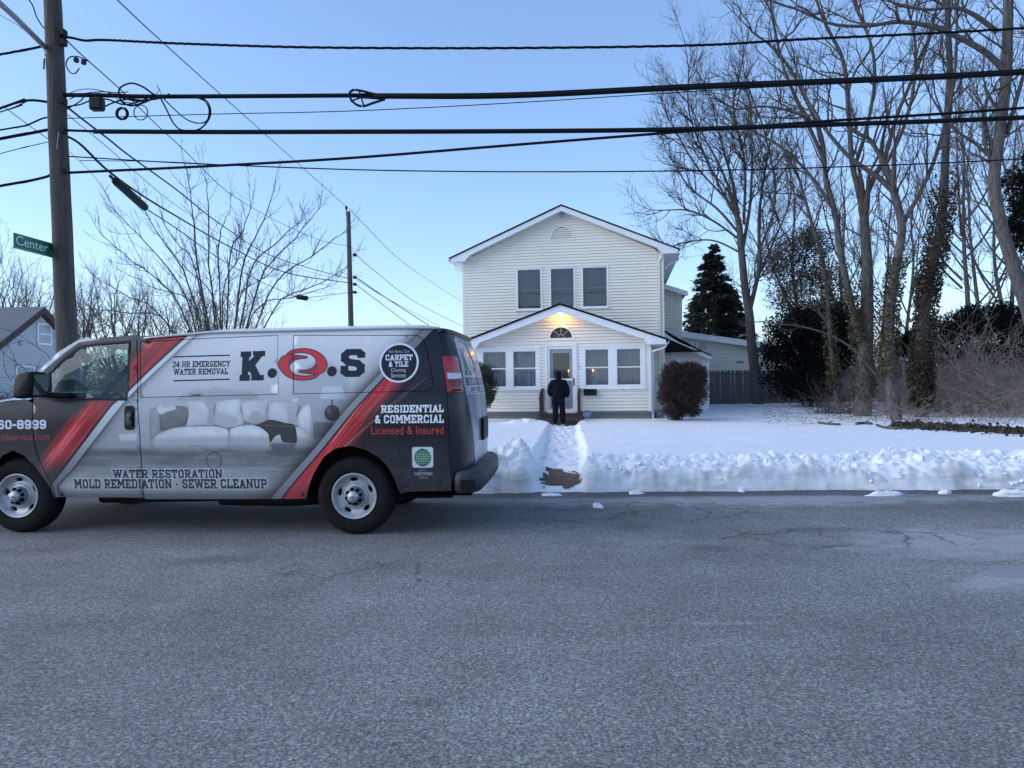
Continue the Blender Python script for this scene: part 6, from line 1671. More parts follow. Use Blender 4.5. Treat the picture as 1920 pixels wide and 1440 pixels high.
wire([(5, 198, 10.7), (50, 232, 10.8), (92, 262, 10.95)], .006, 'thin slanting strand crossing the left cables of the near pole')
wire([(40, -20, 10.5), (60, 8, 10.6), (68, 30, 10.7), (80, 50, 10.9), (92, 60, 11)], .009, 'thin lead dropping to the pole beside the lamp arm')
wire([(0, 28, 10.2), (40, 52, 10.5), (68, 78, 10.9)], .004, 'hair-thin strand below the lamp arm')
# splice case, boxes, slack loops
q0, q1 = at(213, 336, 12.3), at(274, 391, 13.4)
mid = (q0 + q1) / 2; e = empty('splice_case', mid, 0, 'long black splice case hanging on the drop cable', 'splice case')
dv = (q1 - q0); d_ = dv / np.linalg.norm(dv)
MB().tube([tuple(-dv * .5), tuple(-dv * .46), tuple(-dv * .4), tuple(dv * .42), tuple(dv * .47), tuple(dv * .5)], [.03, .065, .075, .075, .065, .03], 12).build('case', M['black'], e, True)
MB().tube([tuple(-dv * .5 - d_ * .12), tuple(-dv * .48)], .025, 8).build('cable_boot', M['black'], e, True)
q = at(182, 195, 10.9)
e = empty('splice_box', q, 0, 'square black splice box hanging by the second cable bundle', 'splice box')
MB().bbox(-.10, .10, -.07, .07, -.10, .09, .025).build('box', M['black'], e); MB().bbox(-.03, .08, -.04, .04, .07, .16, .015).build('hanger', M['black'], e)
q = at(567, 558, 31.8); e = empty('splice_case', q, 0, 'small black splice case on the wire near the far pole', 'splice case')
MB().tube([(-.28, 0, .05), (-.24, 0, .04), (.22, 0, -.04), (.26, 0, -.05)], [.05, .11, .11, .05], 8).build('case', M['black'], e, True)
MB().tube([(-.4, 0, .07), (-.25, 0, .05)], .03, 6).build('cable_boot', M['black'], e, True)
def loop(pts, r, label, d=10.85):
    P = smooth_path(np.array([at(x, y, d) for x, y in pts]), 40)
    return tag(MB().tube(P, r, 6).build('cable_loop', M['wire'], None, True), label, 'cable loop', 'slack cable loops by the near pole')
loop([(222, 178), (226, 164), (246, 156), (268, 163), (290, 178), (310, 184)], .014, 'upper arched cable loop over the bundle')
loop([(222, 176), (228, 190), (246, 198), (270, 192), (296, 182), (330, 180)], .016, 'drooping cable loop right of the small coils')
loop([(300, 182), (312, 205), (326, 232), (342, 244), (372, 243), (390, 226), (395, 208), (388, 190), (372, 181)], .012, 'largest cable loop hanging to the third cable')
loop([(304, 182), (326, 204), (350, 224), (372, 231), (388, 226), (392, 206), (384, 190), (366, 182)], .010, 'inner companion of the largest cable loop')
th = np.linspace(0, 2 * pi, 14)
loop([(229 + 11 * cos(q), 213 + 11 * sin(q)) for q in th] + [(229 + 9 * cos(q), 213 + 10 * sin(q)) for q in th], .016, 'small tight dark coil under the bundle')
loop([(264 + 13 * cos(q), 211 + 14 * sin(q)) for q in th], .008, 'small round open coil right of the tight coil')
loop([(166, 115), (145, 106), (130, 108), (124, 120), (130, 134), (140, 138), (149, 128)], .009, 'open hook-shaped loop by the upper part of the pole')
loop([(125, 205), (150, 190), (165, 178), (210, 180), (260, 190), (300, 184)], .010, 'loose lead running from the pole along the bundle')
loop([(124, 200), (150, 196), (172, 188), (200, 186), (232, 196), (262, 190), (290, 178)], .012, 'wavy lead under the splice box along the bundle')
loop([(130, 186), (155, 176), (190, 172), (220, 174), (240, 172)], .008, 'slack lead passing over the splice box')
loop([(196, 200), (214, 192), (240, 186), (270, 188), (300, 184), (318, 176)], .013, 'drooping lead joining the bundle right of the splice box')
loop([(290, 178), (298, 170), (294, 160), (299, 168), (303, 178)], .004, 'tiny wire tie sticking up from the bundle')
loop([(128, 176), (150, 168), (180, 168), (215, 178), (222, 188), (250, 194)], .006, 'thin loose lead above the splice box')
for k, (x, y) in enumerate(((143, 112), (157, 116))):
    q = at(x, y, 10.85); e = MB().bbox(q[0] - .03, q[0] + .03, q[1] - .03, q[1] + .03, q[2] - .04, q[2] + .03, .008).build('wire_clamp', M['black'])
    tag(e, ('left', 'right')[k] + ' of two small black clamps on the hooked loop', 'clamp', 'clamps on the hooked loop')
# slack bracket (snowshoe) on the second bundle
e = empty('slack_bracket', at(690, 183, 10.74), 0, 'black teardrop slack bracket on the second cable bundle', 'bracket')
O_ = at(690, 183, 10.74)
def rel(L): return [tuple(at(x, y, 10.74) - O_) for x, y in L]
MB().tube(smooth_path(rel([(722, 186), (700, 193), (682, 199), (668, 196), (658, 186), (655, 176), (662, 169), (676, 170), (700, 176), (722, 180)]), 40), .018, 6).build('loop_frame', M['wire'], e, True)
for a_, b_ in (((674, 172), (682, 198)), ((657, 190), (676, 183)), ((676, 183), (722, 186))): MB().tube(rel([a_, b_]), .013, 6).build('strut', M['wire'], e, True)

# ------------------------------------------------------------------ bare trees
class Tree:
    def __init__(s, seed): s.r = np.random.default_rng(seed); s.tw = []; s.main = []
    def rot(s, d, ang):
        r = s.r.normal(size=3); n = np.cross(d, r); n /= np.linalg.norm(n) + 1e-9
        return d * cos(ang) + n * sin(ang)
    def sprout(s, P, R, level, spec, t0=.2):
        """side branches along a polyline; spec = [(per metre, length, radius, up-turn), ...]"""
        if level >= len(spec): return
        dens, Lc, rc, up = spec[level]
        seg = np.linalg.norm(np.diff(P, axis=0), axis=1); L = seg.sum(); cum = np.concatenate([[0], np.cumsum(seg)])
        n = s.r.poisson(L * dens * (1 - t0))
        for t in t0 + (1 - t0) * s.r.random(n) ** .85:
            q = t * L; i = min(np.searchsorted(cum, q) - 1, len(P) - 2); i = max(i, 0); f = (q - cum[i]) / (seg[i] + 1e-9)
            p = P[i] * (1 - f) + P[i + 1] * f; d = (P[i + 1] - P[i]) / (seg[i] + 1e-9); rp = R[i]
            c = s.rot(d, s.r.uniform(.5, 1.05)); ln = Lc * s.r.uniform(.5, 1.25) * (1 - .45 * t)
            s.limb(p, c, ln, min(rp * .75, rc * s.r.uniform(.75, 1.15)), level, spec, up)
        if level > 0 or len(P) > 3:                      # the tip carries on as a finer shoot
            d = P[-1] - P[-2]; d /= np.linalg.norm(d) + 1e-9
            for _ in range(2): s.limb(P[-1], s.rot(d, s.r.uniform(.1, .45)), Lc * s.r.uniform(.5, .9), R[-1], level, spec, up)
    def limb(s, p, c, ln, r0, level, spec, up):
        m = 6 if ln > 1 else 4
        pts = [p]; d = c.copy()
        for k in range(m):
            d = d + s.r.normal(size=3) * .16 + np.array([0, 0, up]) / m; d /= np.linalg.norm(d); pts.append(pts[-1] + d * ln / m)
        pts = np.array(pts); rad = np.linspace(r0, max(.35 * r0, .0035), m + 1)
        s.tw.append((pts, rad, 5 if r0 > .03 else (4 if r0 > .012 else 3)))
        s.sprout(pts, rad, level + 1, spec, .12)
    def guide(s, P, r0, r1, spec, n=26, t0=.2, wob=.0):
        P = smooth_path(np.array(P, float), n)
        if wob: P[1:-1] += s.r.normal(size=(n - 2, 3)) * wob
        R = np.linspace(r0, r1, n); s.main.append((P, R)); s.sprout(P, R, 0, spec, t0)
    def build(s, base, label, cat='tree', name='bare_tree', bark='bark', twig='twig', group=None, k=10):
        e = empty(name, base, 0, label, cat, group); B = np.array(base, float)
        for i, (P, R) in enumerate(s.main):
            V, Fc = tube_arrays(P - B, R, k if i == 0 else 8)
            link('trunk' if i == 0 else 'limb', mesh('trunk', V, Fc), M[bark], e, True)
        VV = []; FF = []; n = 0
        for P, R, kk in s.tw:
            V, Fc = tube_arrays(P - B, R, kk); VV.append(V); FF.append(Fc + n); n += len(V)
        if VV: link('crown', mesh('crown', np.concatenate(VV), np.concatenate(FF)), M[twig], e, True)
        return e
def pxg(L, d): return [at(x, y, d + (dd[0] if dd else 0)) for x, y, *dd in L]
def base_of(P): return (P[0][0], P[0][1], P[0][2] - .15)
def down(P, z=None):
    """extend a measured trunk into the snow"""
    p = np.array(P[0]); q = np.array([p[0], p[1], (sz(p[0], p[1]) if z is None else z) - .12]); return [q] + list(P[0:] if p[2] - q[2] > .25 else P[1:])
SP_big = [(1.9, 2.4, .034, .55), (3.2, 1.05, .015, .35), (5.0, .5, .0085, .2)]
SP_fine = [(2.8, 2.6, .03, .7), (3.6, 1.1, .016, .4), (5.2, .6, .010, .2)]
# maple by the fence (far)
t = Tree(11); d = 33.
tr_ = down(pxg([(1421, 752), (1416, 700), (1409, 640), (1405, 590), (1397, 540), (1391, 480), (1386, 420)], d))
t.guide(tr_, .27, .14, SP_fine, t0=.55)
for g, r in (([(1386, 420), (1377, 340), (1358, 260), (1340, 185)], .10), ([(1405, 585), (1420, 500), (1431, 400), (1441, 300), (1452, 190)], .12), ([(1388, 440), (1345, 390), (1300, 345), (1258, 300)], .07),
             ([(1388, 450), (1340, 410), (1290, 395), (1245, 392)], .06), ([(1384, 400), (1350, 320), (1318, 260), (1290, 215)], .07), ([(1392, 470), (1408, 380), (1405, 290), (1400, 200)], .09), ([(1412, 540), (1450, 460), (1475, 380), (1490, 300)], .06), ([(1386, 420), (1330, 300), (1300, 200), (1290, 130)], .06), ([(1400, 480), (1340, 450), (1290, 450), (1250, 470)], .045), ([(1395, 420), (1400, 300), (1380, 200), (1390, 110)], .07), ([(1388, 400), (1310, 320), (1265, 260), (1250, 230)], .05), ([(1420, 480), (1450, 380), (1440, 260), (1420, 150)], .06)):
    t.guide([q + np.array([0, random.uniform(-1.2, 1.2) * (i / 3.), 0]) for i, q in enumerate(pxg(g, d))], r, .025, SP_fine, t0=.1)
t.build(base_of(tr_), 'large bare maple with a wide fine crown in front of the picket fence')
# the three forked trunks at the edge of the lawn
t = Tree(12); d = 23.5
tr_ = down(pxg([(1617, 780), (1620, 720), (1622, 660), (1625, 600), (1626, 540), (1625, 480), (1620, 405)], d))
t.guide(tr_, .28, .14, SP_big, t0=.6)
for g, r in (([(1620, 405), (1608, 350), (1597, 300), (1590, 188), (1580, 112), (1555, 60), (1537, 20), (1520, -40)], .11), ([(1622, 372), (1640, 330), (1657, 300), (1672, 250), (1684, 210), (1710, 150), (1740, 75), (1760, 0), (1775, -50)], .10),
             ([(1612, 640), (1594, 560), (1575, 470), (1567, 405), (1549, 337), (1541, 262), (1522, 210), (1485, 135), (1450, 90), (1410, 60)], .13), ([(1560, 390), (1520, 330), (1470, 280), (1420, 250)], .06), ([(1545, 300), (1500, 200), (1470, 130), (1450, 40), (1440, -40)], .07),
             ([(1600, 320), (1625, 240), (1640, 150), (1632, 80), (1600, 0), (1590, -60)], .07), ([(1540, 240), (1500, 215), (1440, 200), (1380, 205)], .05)):
    t.guide(pxg(g, d), r, .03, SP_big, t0=.15)
ta = t.build(base_of(tr_), 'thick forked tree with flared foot, leftmost of the big trunks on the lawn edge')
t = Tree(13); d = 21.2
tr_ = down(pxg([(1682, 792), (1672, 730), (1668, 660), (1668, 600), (1674, 540), (1682, 490), (1691, 424), (1676, 360)], d))
t.guide(tr_, .175, .11, SP_big, t0=.6)
for g, r in (([(1676, 360), (1650, 335), (1631, 322), (1590, 292), (1549, 244), (1525, 205), (1511, 180), (1490, 120)], .09), ([(1674, 350), (1665, 318), (1650, 292), (1631, 262), (1612, 252), (1597, 240), (1588, 200), (1600, 140), (1632, 90), (1620, 40)], .08),
             ([(1691, 424), (1740, 330), (1770, 240), (1790, 140), (1795, 20), (1800, -50)], .07), ([(1660, 310), (1690, 250), (1712, 170), (1716, 80), (1700, 0), (1705, -60)], .06)):
    t.guide(pxg(g, d), r, .025, SP_big, t0=.15)
tb_ = t.build(base_of(tr_), 'leaning grey tree with ivied foot, middle of the big trunks on the lawn edge')
t = Tree(14); d = 22.3
tr_ = down(pxg([(1728, 780), (1728, 720), (1726, 665), (1736, 564), (1744, 515), (1762, 440), (1770, 360), (1774, 262), (1781, 150), (1777, 37), (1775, -80)], d))
t.guide(tr_, .21, .07, SP_big, n=34, t0=.5)
tc_ = t.build(base_of(tr_), 'straight trunk smothered in brown ivy behind the brambles')
ivc = tr_
t = Tree(15); d = 19.5
tr_ = [at(1950, 800, d) * (1, 1, 0) + (0, 0, -.1)] + pxg([(1946, 700), (1935, 610), (1910, 530), (1894, 480), (1875, 412), (1864, 337), (1875, 244), (1886, 150), (1890, 37), (1892, -90)], d)
t.guide(tr_, .20, .12, SP_big, n=34, t0=.45)
for g, r in (([(1886, 135), (1850, 100), (1800, 71), (1744, 49), (1684, 41), (1624, 49), (1560, 45), (1500, 20)], .09), ([(1870, 60), (1830, 30), (1790, 14), (1740, 18), (1680, 10)], .07), ([(1868, 330), (1845, 260), (1850, 190), (1862, 170)], .05), ([(1888, 250), (1905, 190), (1925, 120), (1950, 40)], .07), ([(1862, 300), (1830, 270), (1800, 250), (1770, 220)], .05)):
    t.guide(pxg(g, d), r, .03, SP_big, t0=.15)
td_ = t.build(base_of(tr_), 'crooked bare tree at the right edge with a long limb reaching left')
t = Tree(16); d = 25.0
tr_ = down(pxg([(1574, 778), (1566, 720), (1558, 650), (1552, 560), (1540, 480), (1520, 410), (1500, 340)], d))
t.guide(tr_, .10, .04, SP_big, t0=.35)
t.guide(pxg([(1672, 740), (1640, 700), (1600, 655), (1555, 628), (1500, 612), (1440, 606)], 23.0), .05, .015, [(1.6, .9, .012, .1), (3, .4, .006, .1)], t0=.2)
te_ = t.build(base_of(tr_), 'thin ivy-clad sapling left of the big forked trunk')
ive = tr_
def generic(seed, h, sp, spec, r0=.2, nl=7, lean=0.):
    t = Tree(seed); R = t.r
    P = [np.array([lean * h * f * f + R.normal() * .12, R.normal() * .12, h * f]) for f in np.linspace(0, 1, 7)]; P[0] = np.array([0, 0, -.2])
    t.guide(P, r0, .03, spec, t0=.35)
    for k in range(nl):
        f = R.uniform(.25, .7); q = P[0] * (1 - f) + P[-1] * f; az = 2 * pi * (k + R.random() * .5) / nl * 1.618; L = sp * R.uniform(.7, 1.2) * (1.1 - f * .5)
        g = [q, q + np.array([cos(az) * L * .35, sin(az) * L * .35, L * .45]), q + np.array([cos(az) * L * .65, sin(az) * L * .65, L * 1.1]), q + np.array([cos(az) * L * .85, sin(az) * L * .85, L * 1.8])]
        t.guide(g, r0 * .4, .02, spec, n=14, t0=.15)
    return t
def dup(root, loc, rz, s=1., label=None, group=None):
    r = root.copy(); COL.objects.link(r); r.location = loc; r.rotation_euler = (0, 0, rz); r.scale = (s, s, s * 1.)
    if label: r['label'] = label
    if group: r['group'] = group
    for ch in list(root.children):
        c = ch.copy(); COL.objects.link(c); c.parent = r
        for g in ch.children:
            x = g.copy(); COL.objects.link(x); x.parent = c
    return r
SP_far = [(1.8, 2.2, .04, .6), (2.2, 1.1, .02, .4), (3.0, .6, .012, .2)]
def place(px, d): q = at(px, 720, d); return (q[0], q[1], .2)
gA = generic(21, 9.5, 3.4, SP_far, .22, 8).build((0, 0, 0), 'distant bare tree farthest left beyond the blue-grey house', group='bare trees along the left skyline'); gA.location = place(8, 62)
gB = generic(22, 8, 3.0, SP_far, .18, 9).build((0, 0, 0), 'distant bare tree above the roof of the blue-grey house', group='bare trees along the left skyline'); gB.location = place(70, 55)
dup(gA, place(160, 58), 1.3, .86, 'distant bare tree just right of the near utility pole')
dup(gB, place(215, 50), 2.2, .9, 'distant bare tree above the front of the van roof')
dup(gA, place(262, 60), 3.7, .8, 'distant bare tree behind the left stems of the vase tree')
dup(gB, place(318, 54), 4.1, .85, 'distant bare tree behind the left half of the vase tree')
dup(gA, place(372, 66), 5.2, .84, 'distant bare tree low behind the middle of the vase tree')
dup(gB, place(430, 58), 1.0, .76, 'distant bare tree behind the right half of the vase tree')
dup(gA, place(505, 70), 2.9, .66, 'distant low bare tree behind the right stems of the vase tree')
dup(gB, place(-40, 48), 3.3, 1.05, 'distant bare tree cut by the left edge of the picture')
dup(gB, place(118, 66), 5.4, .95, 'distant bare tree seen behind the near utility pole')
# upright trees in the strip of woods on the right
SP_w = [(1.5, 2.0, .024, .9), (2.4, 1.0, .012, .5), (3.6, .5, .008, .3)]
gC = generic(23, 15, 3.8, SP_w, .16, 6).build((0, 0, 0), 'slender bare tree right of the ivied trunk in the woods', group='slender bare trees in the woods'); gC.location = place(1808, 36)
gD = generic(24, 12, 3.4, SP_w, .12, 6, .05).build((0, 0, 0), 'slender bare tree behind the leaning grey tree', group='slender bare trees in the woods'); gD.location = place(1700, 40)
dup(gC, place(1492, 44), 1.1, .95, 'slender bare tree between the maple and the thin sapling')
dup(gD, place(1838, 33), 2.4, 1., 'slender bare tree above the dark hedge at the right')
dup(gC, place(1905, 38), 3.0, .95, 'slender bare tree behind the crooked tree at the right edge')
dup(gD, place(1585, 46), 4.2, 1.15, 'slender bare tree behind the forked trunk')
dup(gC, place(1870, 46), .9, 1.1, 'slender bare tree behind the hedge, left of the crooked tree')
dup(gD, place(1985, 30), .6, 1.2, 'slender bare tree just beyond the right edge')
dup(gD, place(1655, 52), 5.6, 1.2, 'slender bare tree seen far back between the two big trunks')
dup(gA, (-16, -26, 0), 1.7, 1., 'unseen bare tree added behind the viewer for glass reflections, left')  # three trees added out of view, only to be reflected in the windows
dup(gB, (3, -30, 0), 2.7, 1.1, 'unseen bare tree added behind the viewer for glass reflections, middle')
dup(gA, (19, -27, 0), .4, 1.1, 'unseen bare tree added behind the viewer for glass reflections, right')
# vase-shaped young tree behind the van
t = Tree(31); d = 18.; R = t.r
bs = at(420, 742, d); SPv = [(5.0, .85, .0085, .9), (6.0, .36, .0048, .5)]
first = True
t.guide([np.array([bs[0], bs[1], -.1]), np.array([bs[0] + .03, bs[1], .5]), np.array([bs[0], bs[1], .9])], .13, .10, [], n=8)
for (mx, my, x, y, dy, r) in ((330, 560, 190, 440, -.3, .028), (340, 540, 218, 398, .5, .028), (350, 520, 268, 388, -.6, .03), (365, 500, 305, 415, .8, .026), (372, 500, 352, 322, .2, .036), (392, 480, 388, 345, -.8, .03), (410, 480, 432, 395, .9, .026),
                              (432, 480, 470, 388, -.4, .026), (455, 500, 515, 348, .3, .036), (470, 510, 560, 418, -.9, .03), (490, 520, 598, 392, .4, .032), (510, 540, 640, 440, -.2, .03), (520, 570, 652, 500, .6, .026), (300, 590, 180, 520, .4, .026),
                              (310, 600, 160, 580, -.7, .022), (400, 560, 330, 480, 1.2, .022), (450, 560, 520, 500, -1.2, .022), (420, 540, 450, 450, 1.1, .022), (360, 570, 250, 520, 1.1, .022), (480, 580, 610, 540, 1.0, .022)):
    p0 = np.array([bs[0], bs[1], .75]); p1 = at(mx, my, d + dy * .6); p2_ = at(x, y, d + dy * 1.5)
    pm = p1 * .4 + p0 * .6 + np.array([0, 0, -.12])
    t.guide([p0, pm, p1, p1 * .45 + p2_ * .55 + R.normal(size=3) * .05, p2_], r, .008, SPv, n=18, t0=.22, wob=.012)
t.build((bs[0], bs[1], 0), 'vase-shaped bare young tree with upright stems behind the van', bark='twig', k=8)
# tangled brush along the left background
def brush(name, label, spots, n, L, r, m, cat='brush', up=.6, seed=1, spread=.5):
    R = np.random.default_rng(seed); VV = []; FF = []; c = 0
    for _ in range(n):
        x0, y0, x1, y1, h0 = spots[R.integers(len(spots))]
        f = R.random(); p = np.array([x0 + (x1 - x0) * f, y0 + (y1 - y0) * f + R.normal() * spread, 0.]); p[2] = sz(p[0], p[1]) + h0 * R.random() if abs(p[0]) < 60 else 0
        dd_ = R.normal(size=3) * (1 - up) + np.array([0, 0, up]); dd_ /= np.linalg.norm(dd_); pts = [p]
        ln = L * R.uniform(.5, 1.2)
        for k in range(5): dd_ = dd_ + R.normal(size=3) * .2 + np.array([0, 0, -.12]); dd_ /= np.linalg.norm(dd_); pts.append(pts[-1] + dd_ * ln / 5)
        V, Fc = tube_arrays(np.array(pts), np.linspace(r, r * .4, 6), 3); VV.append(V); FF.append(Fc + c); c += len(V)
        for _k in range(4):
            q = pts[R.integers(1, 5)]; d2 = dd_ + R.normal(size=3) * .6; d2 /= np.linalg.norm(d2); l2 = ln * R.uniform(.15, .4)
            V, Fc = tube_arrays(np.array([q, q + d2 * l2 * .5, q + d2 * l2 + R.normal(size=3) * .05 * l2]), np.array([r * .55, r * .45, r * .3]), 3); VV.append(V); FF.append(Fc + c); c += len(V)
    return tag(link(name, mesh(name, np.concatenate(VV), np.concatenate(FF)), M[m], None, True), label, cat, None, 'stuff')
def seg(xa, xb, da, db, h=0.): a_, b_ = at(xa, 720, da), at(xb, 720, db); return (a_[0], a_[1], b_[0], b_[1], h)
brush('thicket', 'tangled brown thicket seen low over the van roof', [seg(150, 520, 32, 30, 1.6)], 900, 2.6, .018, 'twig', 'thicket', .55, 3, 1.5)

brush('distant_wood', 'far brown wood closing the view behind the fence and hedge', [seg(1230, 2050, 62, 58, 1.), seg(1400, 2050, 48, 46, .5)], 1500, 5.2, .026, 'twig', 'wood', .72, 4, 3.)
brush('distant_wood', 'far brown wood low on the horizon at the left', [seg(-60, 640, 78, 70, .8), seg(600, 1000, 74, 72, .5)], 1300, 5.0, .03, 'twig', 'wood', .72, 6, 4.)
# ------------------------------------------------------------------ leaves: evergreens, ivy, bushes, brambles
def leaf_quads(C, size, R, flat=0., dirs=None, asp=.55):
    n = len(C); a_ = R.normal(size=(n, 3)) if dirs is None else dirs + R.normal(size=(n, 3)) * .35
    a_ /= np.linalg.norm(a_, axis=1)[:, None] + 1e-9
    b_ = np.cross(a_, R.normal(size=(n, 3))); b_ /= np.linalg.norm(b_, axis=1)[:, None] + 1e-9
    s_ = size * R.uniform(.6, 1.3, n)[:, None]
    V = np.stack([C - a_ * s_ * .5, C + b_ * s_ * asp * .5, C + a_ * s_ * .5, C - b_ * s_ * asp * .5], 1).reshape(-1, 3)
    return V, np.arange(4 * n).reshape(-1, 4)
def lump_points(lumps, n, R, inner=.55):
    """points in the shells of overlapping uneven lumps (x,y,z,rx,ry,rz)"""
    L = np.array(lumps, float); wgt = L[:, 3] * L[:, 5]; k = R.choice(len(L), n, p=wgt / wgt.sum())
    d_ = R.normal(size=(n, 3)); d_ /= np.linalg.norm(d_, axis=1)[:, None]
    q = fbm(d_[:, 0] * 2.2 + k * 3.1 + 9, d_[:, 2] * 2.2 + d_[:, 1] * 1.4 + 7, 3, 91)
    rad = (inner + (1 - inner) * R.random(n) ** .6) * (.72 + .56 * q)
    rad = rad * (1 + (R.random(n) < .06) * R.random(n) * .28)
    return L[k, :3] + d_ * L[k, 3:6] * rad[:, None], d_
def bush(name, label, cat, lumps, n, size, m, seed, base=None, stem=True, inner=.4, outward=False, asp=.55, core=None):
    R = np.random.default_rng(seed); P, d_ = lump_points(lumps, n, R, inner)
    b_ = np.array(base if base is not None else (np.mean([l[0] for l in lumps]), np.mean([l[1] for l in lumps]), 0.))
    P = P[P[:, 2] > b_[2] + .03]
    V, Fc = leaf_quads(P - b_, size, R, dirs=(P - P.mean(0)) / (np.linalg.norm(P - P.mean(0), axis=1)[:, None] + 1e-6) if outward else None, asp=asp)
    e = empty(name, b_, 0, label, cat)
    link('foliage', mesh('foliage', V, Fc), M[m], e)
    st_ = MB()
    for l in lumps[:8]: st_.tube(smooth_path([(0, 0, -.1), (.1 * (l[0] - b_[0]), .1 * (l[1] - b_[1]), (l[2] - b_[2]) * .4), (l[0] - b_[0], l[1] - b_[1], l[2] - b_[2])], 8), np.linspace(.07, .02, 8) * (l[5] ** .5), 6)
    if name == 'ivy_tree': st_.tube([(.1, 0, -.2), (0, .05, 2.5), (-.15, 0, 5.), (-.25, 0, 7.4)], [.2, .17, .13, .05], 10)
    st_.build('stem', M['bark'], e, True)
    return e
def conifer(px, d, h, rad, label, m, seed, droop=.25, nb=150, nl=70, size=.34, z0=.8, name='conifer'):
    R = np.random.default_rng(seed); q = at(px, 720, d); e = empty(name, (q[0], q[1], .2), 0, label, 'tree'); C = []; D = []; tw = MB()
    for i in range(nb):
        f = R.random() ** .8; z = z0 + (h - z0) * f; L = rad * (1 - f) ** .8 * R.uniform(.65, 1.15) + .15; az = R.uniform(0, 2 * pi)
        o = np.array([cos(az), sin(az), 0]); pts = [np.array([0, 0, z]), o * L * .5 + [0, 0, z + .05 * L], o * L + [0, 0, z - droop * L + .12 * L]]
        if i % 2 == 0: tw.tube(pts, [.03, .02, .008], 4, False)
        n = int(nl * (.3 + L / rad)); t = R.random(n) ** .6
        c = pts[0] * ((1 - t) ** 2)[:, None] + 2 * pts[1] * (t * (1 - t))[:, None] + pts[2] * (t ** 2)[:, None]
        c = c + R.normal(size=(n, 3)) * np.array([.16, .16, .10]) * (L / rad + .3); C.append(c); D.append(np.tile(o + [0, 0, -.35], (n, 1)))
    C = np.concatenate(C); D = np.concatenate(D)
    V, Fc = leaf_quads(C, size, R, dirs=D, asp=.32)
    link('crown', mesh('crown', V, Fc), M[m], e)
    MB().tube([(0, 0, -.3), (0, 0, h * .5), (0, 0, h)], [.22, .14, .02], 8).build('trunk', M['bark'], e, True); tw.build('limb', M['bark'], e, True)
    return e
conifer(1340, 43, 9.3, 2.75, 'dark pointed spruce rising behind the garage', 'ever', 41, nb=210, nl=90, size=.30)
conifer(1368, 46, 7.2, 2.9, 'shorter bushy spruce just right of the pointed spruce', 'ever', 42, nb=190, nl=90, size=.3)
conifer(1306, 46, 6.6, 1.6, 'lower ragged spruce left of the pointed spruce', 'ever', 43, nb=110, nl=60, size=.28)
def lumpset(pxs, d, R):
    out = []
    for x, y, r, *rest in pxs:
        q = at(x, y, d + R.normal() * .4); s_ = r / F_PX * d; out.append((q[0], q[1], q[2], s_, s_ * .8, s_ * (rest[0] if rest else .9)))
    return out
R_ = np.random.default_rng(5)
lm = lumpset([(1480, 470, 40), (1530, 460, 40), (1450, 500, 34), (1500, 520, 46), (1550, 520, 40), (1475, 560, 40), (1530, 580, 40), (1570, 570, 30), (1515, 440, 28)], 40, R_)
bush('pine_tree', 'broad airy bronze-green pine behind the maple', 'tree', lm, 17000, .17, 'brownever', 44, base=at(1510, 720, 40) * (1, 1, 0) + (0, 0, .2), inner=.15, asp=.3)
lm = lumpset([(1480, 690, 55, 1.2), (1520, 640, 62, 1.1), (1470, 620, 40), (1560, 640, 55, 1.2), (1500, 595, 34), (1550, 600, 40), (1445, 660, 25), (1590, 600, 36), (1520, 720, 50), (1600, 660, 30)], 30.5, R_)
bush('yew_tree', 'dense near-black yew in front of the fence', 'tree', lm, 30000, .15, 'darkever', 45, base=at(1520, 720, 30.5) * (1, 1, 0) + (0, 0, .2), inner=.2, asp=.35)
lm = lumpset([(1720, 640, 30), (1760, 625, 38), (1800, 615, 40), (1850, 610, 45), (1900, 610, 45), (1950, 615, 50), (1780, 665, 40, .6), (1840, 665, 45, .6), (1900, 665, 45, .6), (1820, 590, 26), (1880, 588, 30), (2000, 640, 60)], 31.5, R_)
bush('dark_hedge', 'dark evergreen hedge rising behind the brambles at the right', 'hedge', lm, 30000, .15, 'darkever', 46, base=at(1850, 720, 31.5) * (1, 1, 0) + (0, 0, .2), inner=.2, asp=.35)
lm = lumpset([(1912, 340, 30), (1925, 380, 34), (1905, 420, 22), (1935, 300, 20), (1940, 450, 40)], 22.5, R_)
bush('ivy_tree', 'dark ivy-laden treetop at the right edge above the hedge', 'tree', lm, 4500, .12, 'darkever', 47, base=at(1940, 720, 22.5) * (1, 1, 0) + (0, 0, .2), inner=.2)
lm = lumpset([(1690, 650, 24, .8), (1716, 640, 26)], 30, R_)
bush('evergreen_shrub', 'small dark evergreen left of the hedge, behind the ivied trunk', 'shrub', lm, 5000, .14, 'darkever', 48, base=at(1705, 720, 30) * (1, 1, 0) + (0, 0, .2), inner=.2)
# clipped bushes beside the porch
lm = lumpset([(907, 724, 25, 1.5), (904, 745, 25), (910, 704, 18), (898, 700, 22)], 23.2, R_)
bb = at(902, 770, 23.2)
bush('green_bush', 'rounded green bush beside the left porch windows, half hidden by the van', 'bush', lm, 16000, .055, 'greenbush', 49, base=(bb[0], bb[1], .1), inner=.35)
lm = lumpset([(1278, 712, 36, .95), (1262, 722, 30, 1.2), (1300, 718, 30, 1.1), (1284, 745, 30, 1.), (1268, 768, 22, 1.2), (1290, 695, 24, .8), (1262, 698, 22), (1254, 742, 22), (1306, 740, 24), (1256, 768, 15), (1300, 768, 17), (1310, 700, 18)], 22.6, R_)
bb = at(1272, 790, 22.6)
bush('red_bush', 'large rounded reddish-brown bush right of the porch', 'bush', lm, 34000, .095, 'redbush', 50, base=(bb[0], bb[1], .1), inner=.25, outward=True, asp=.2)
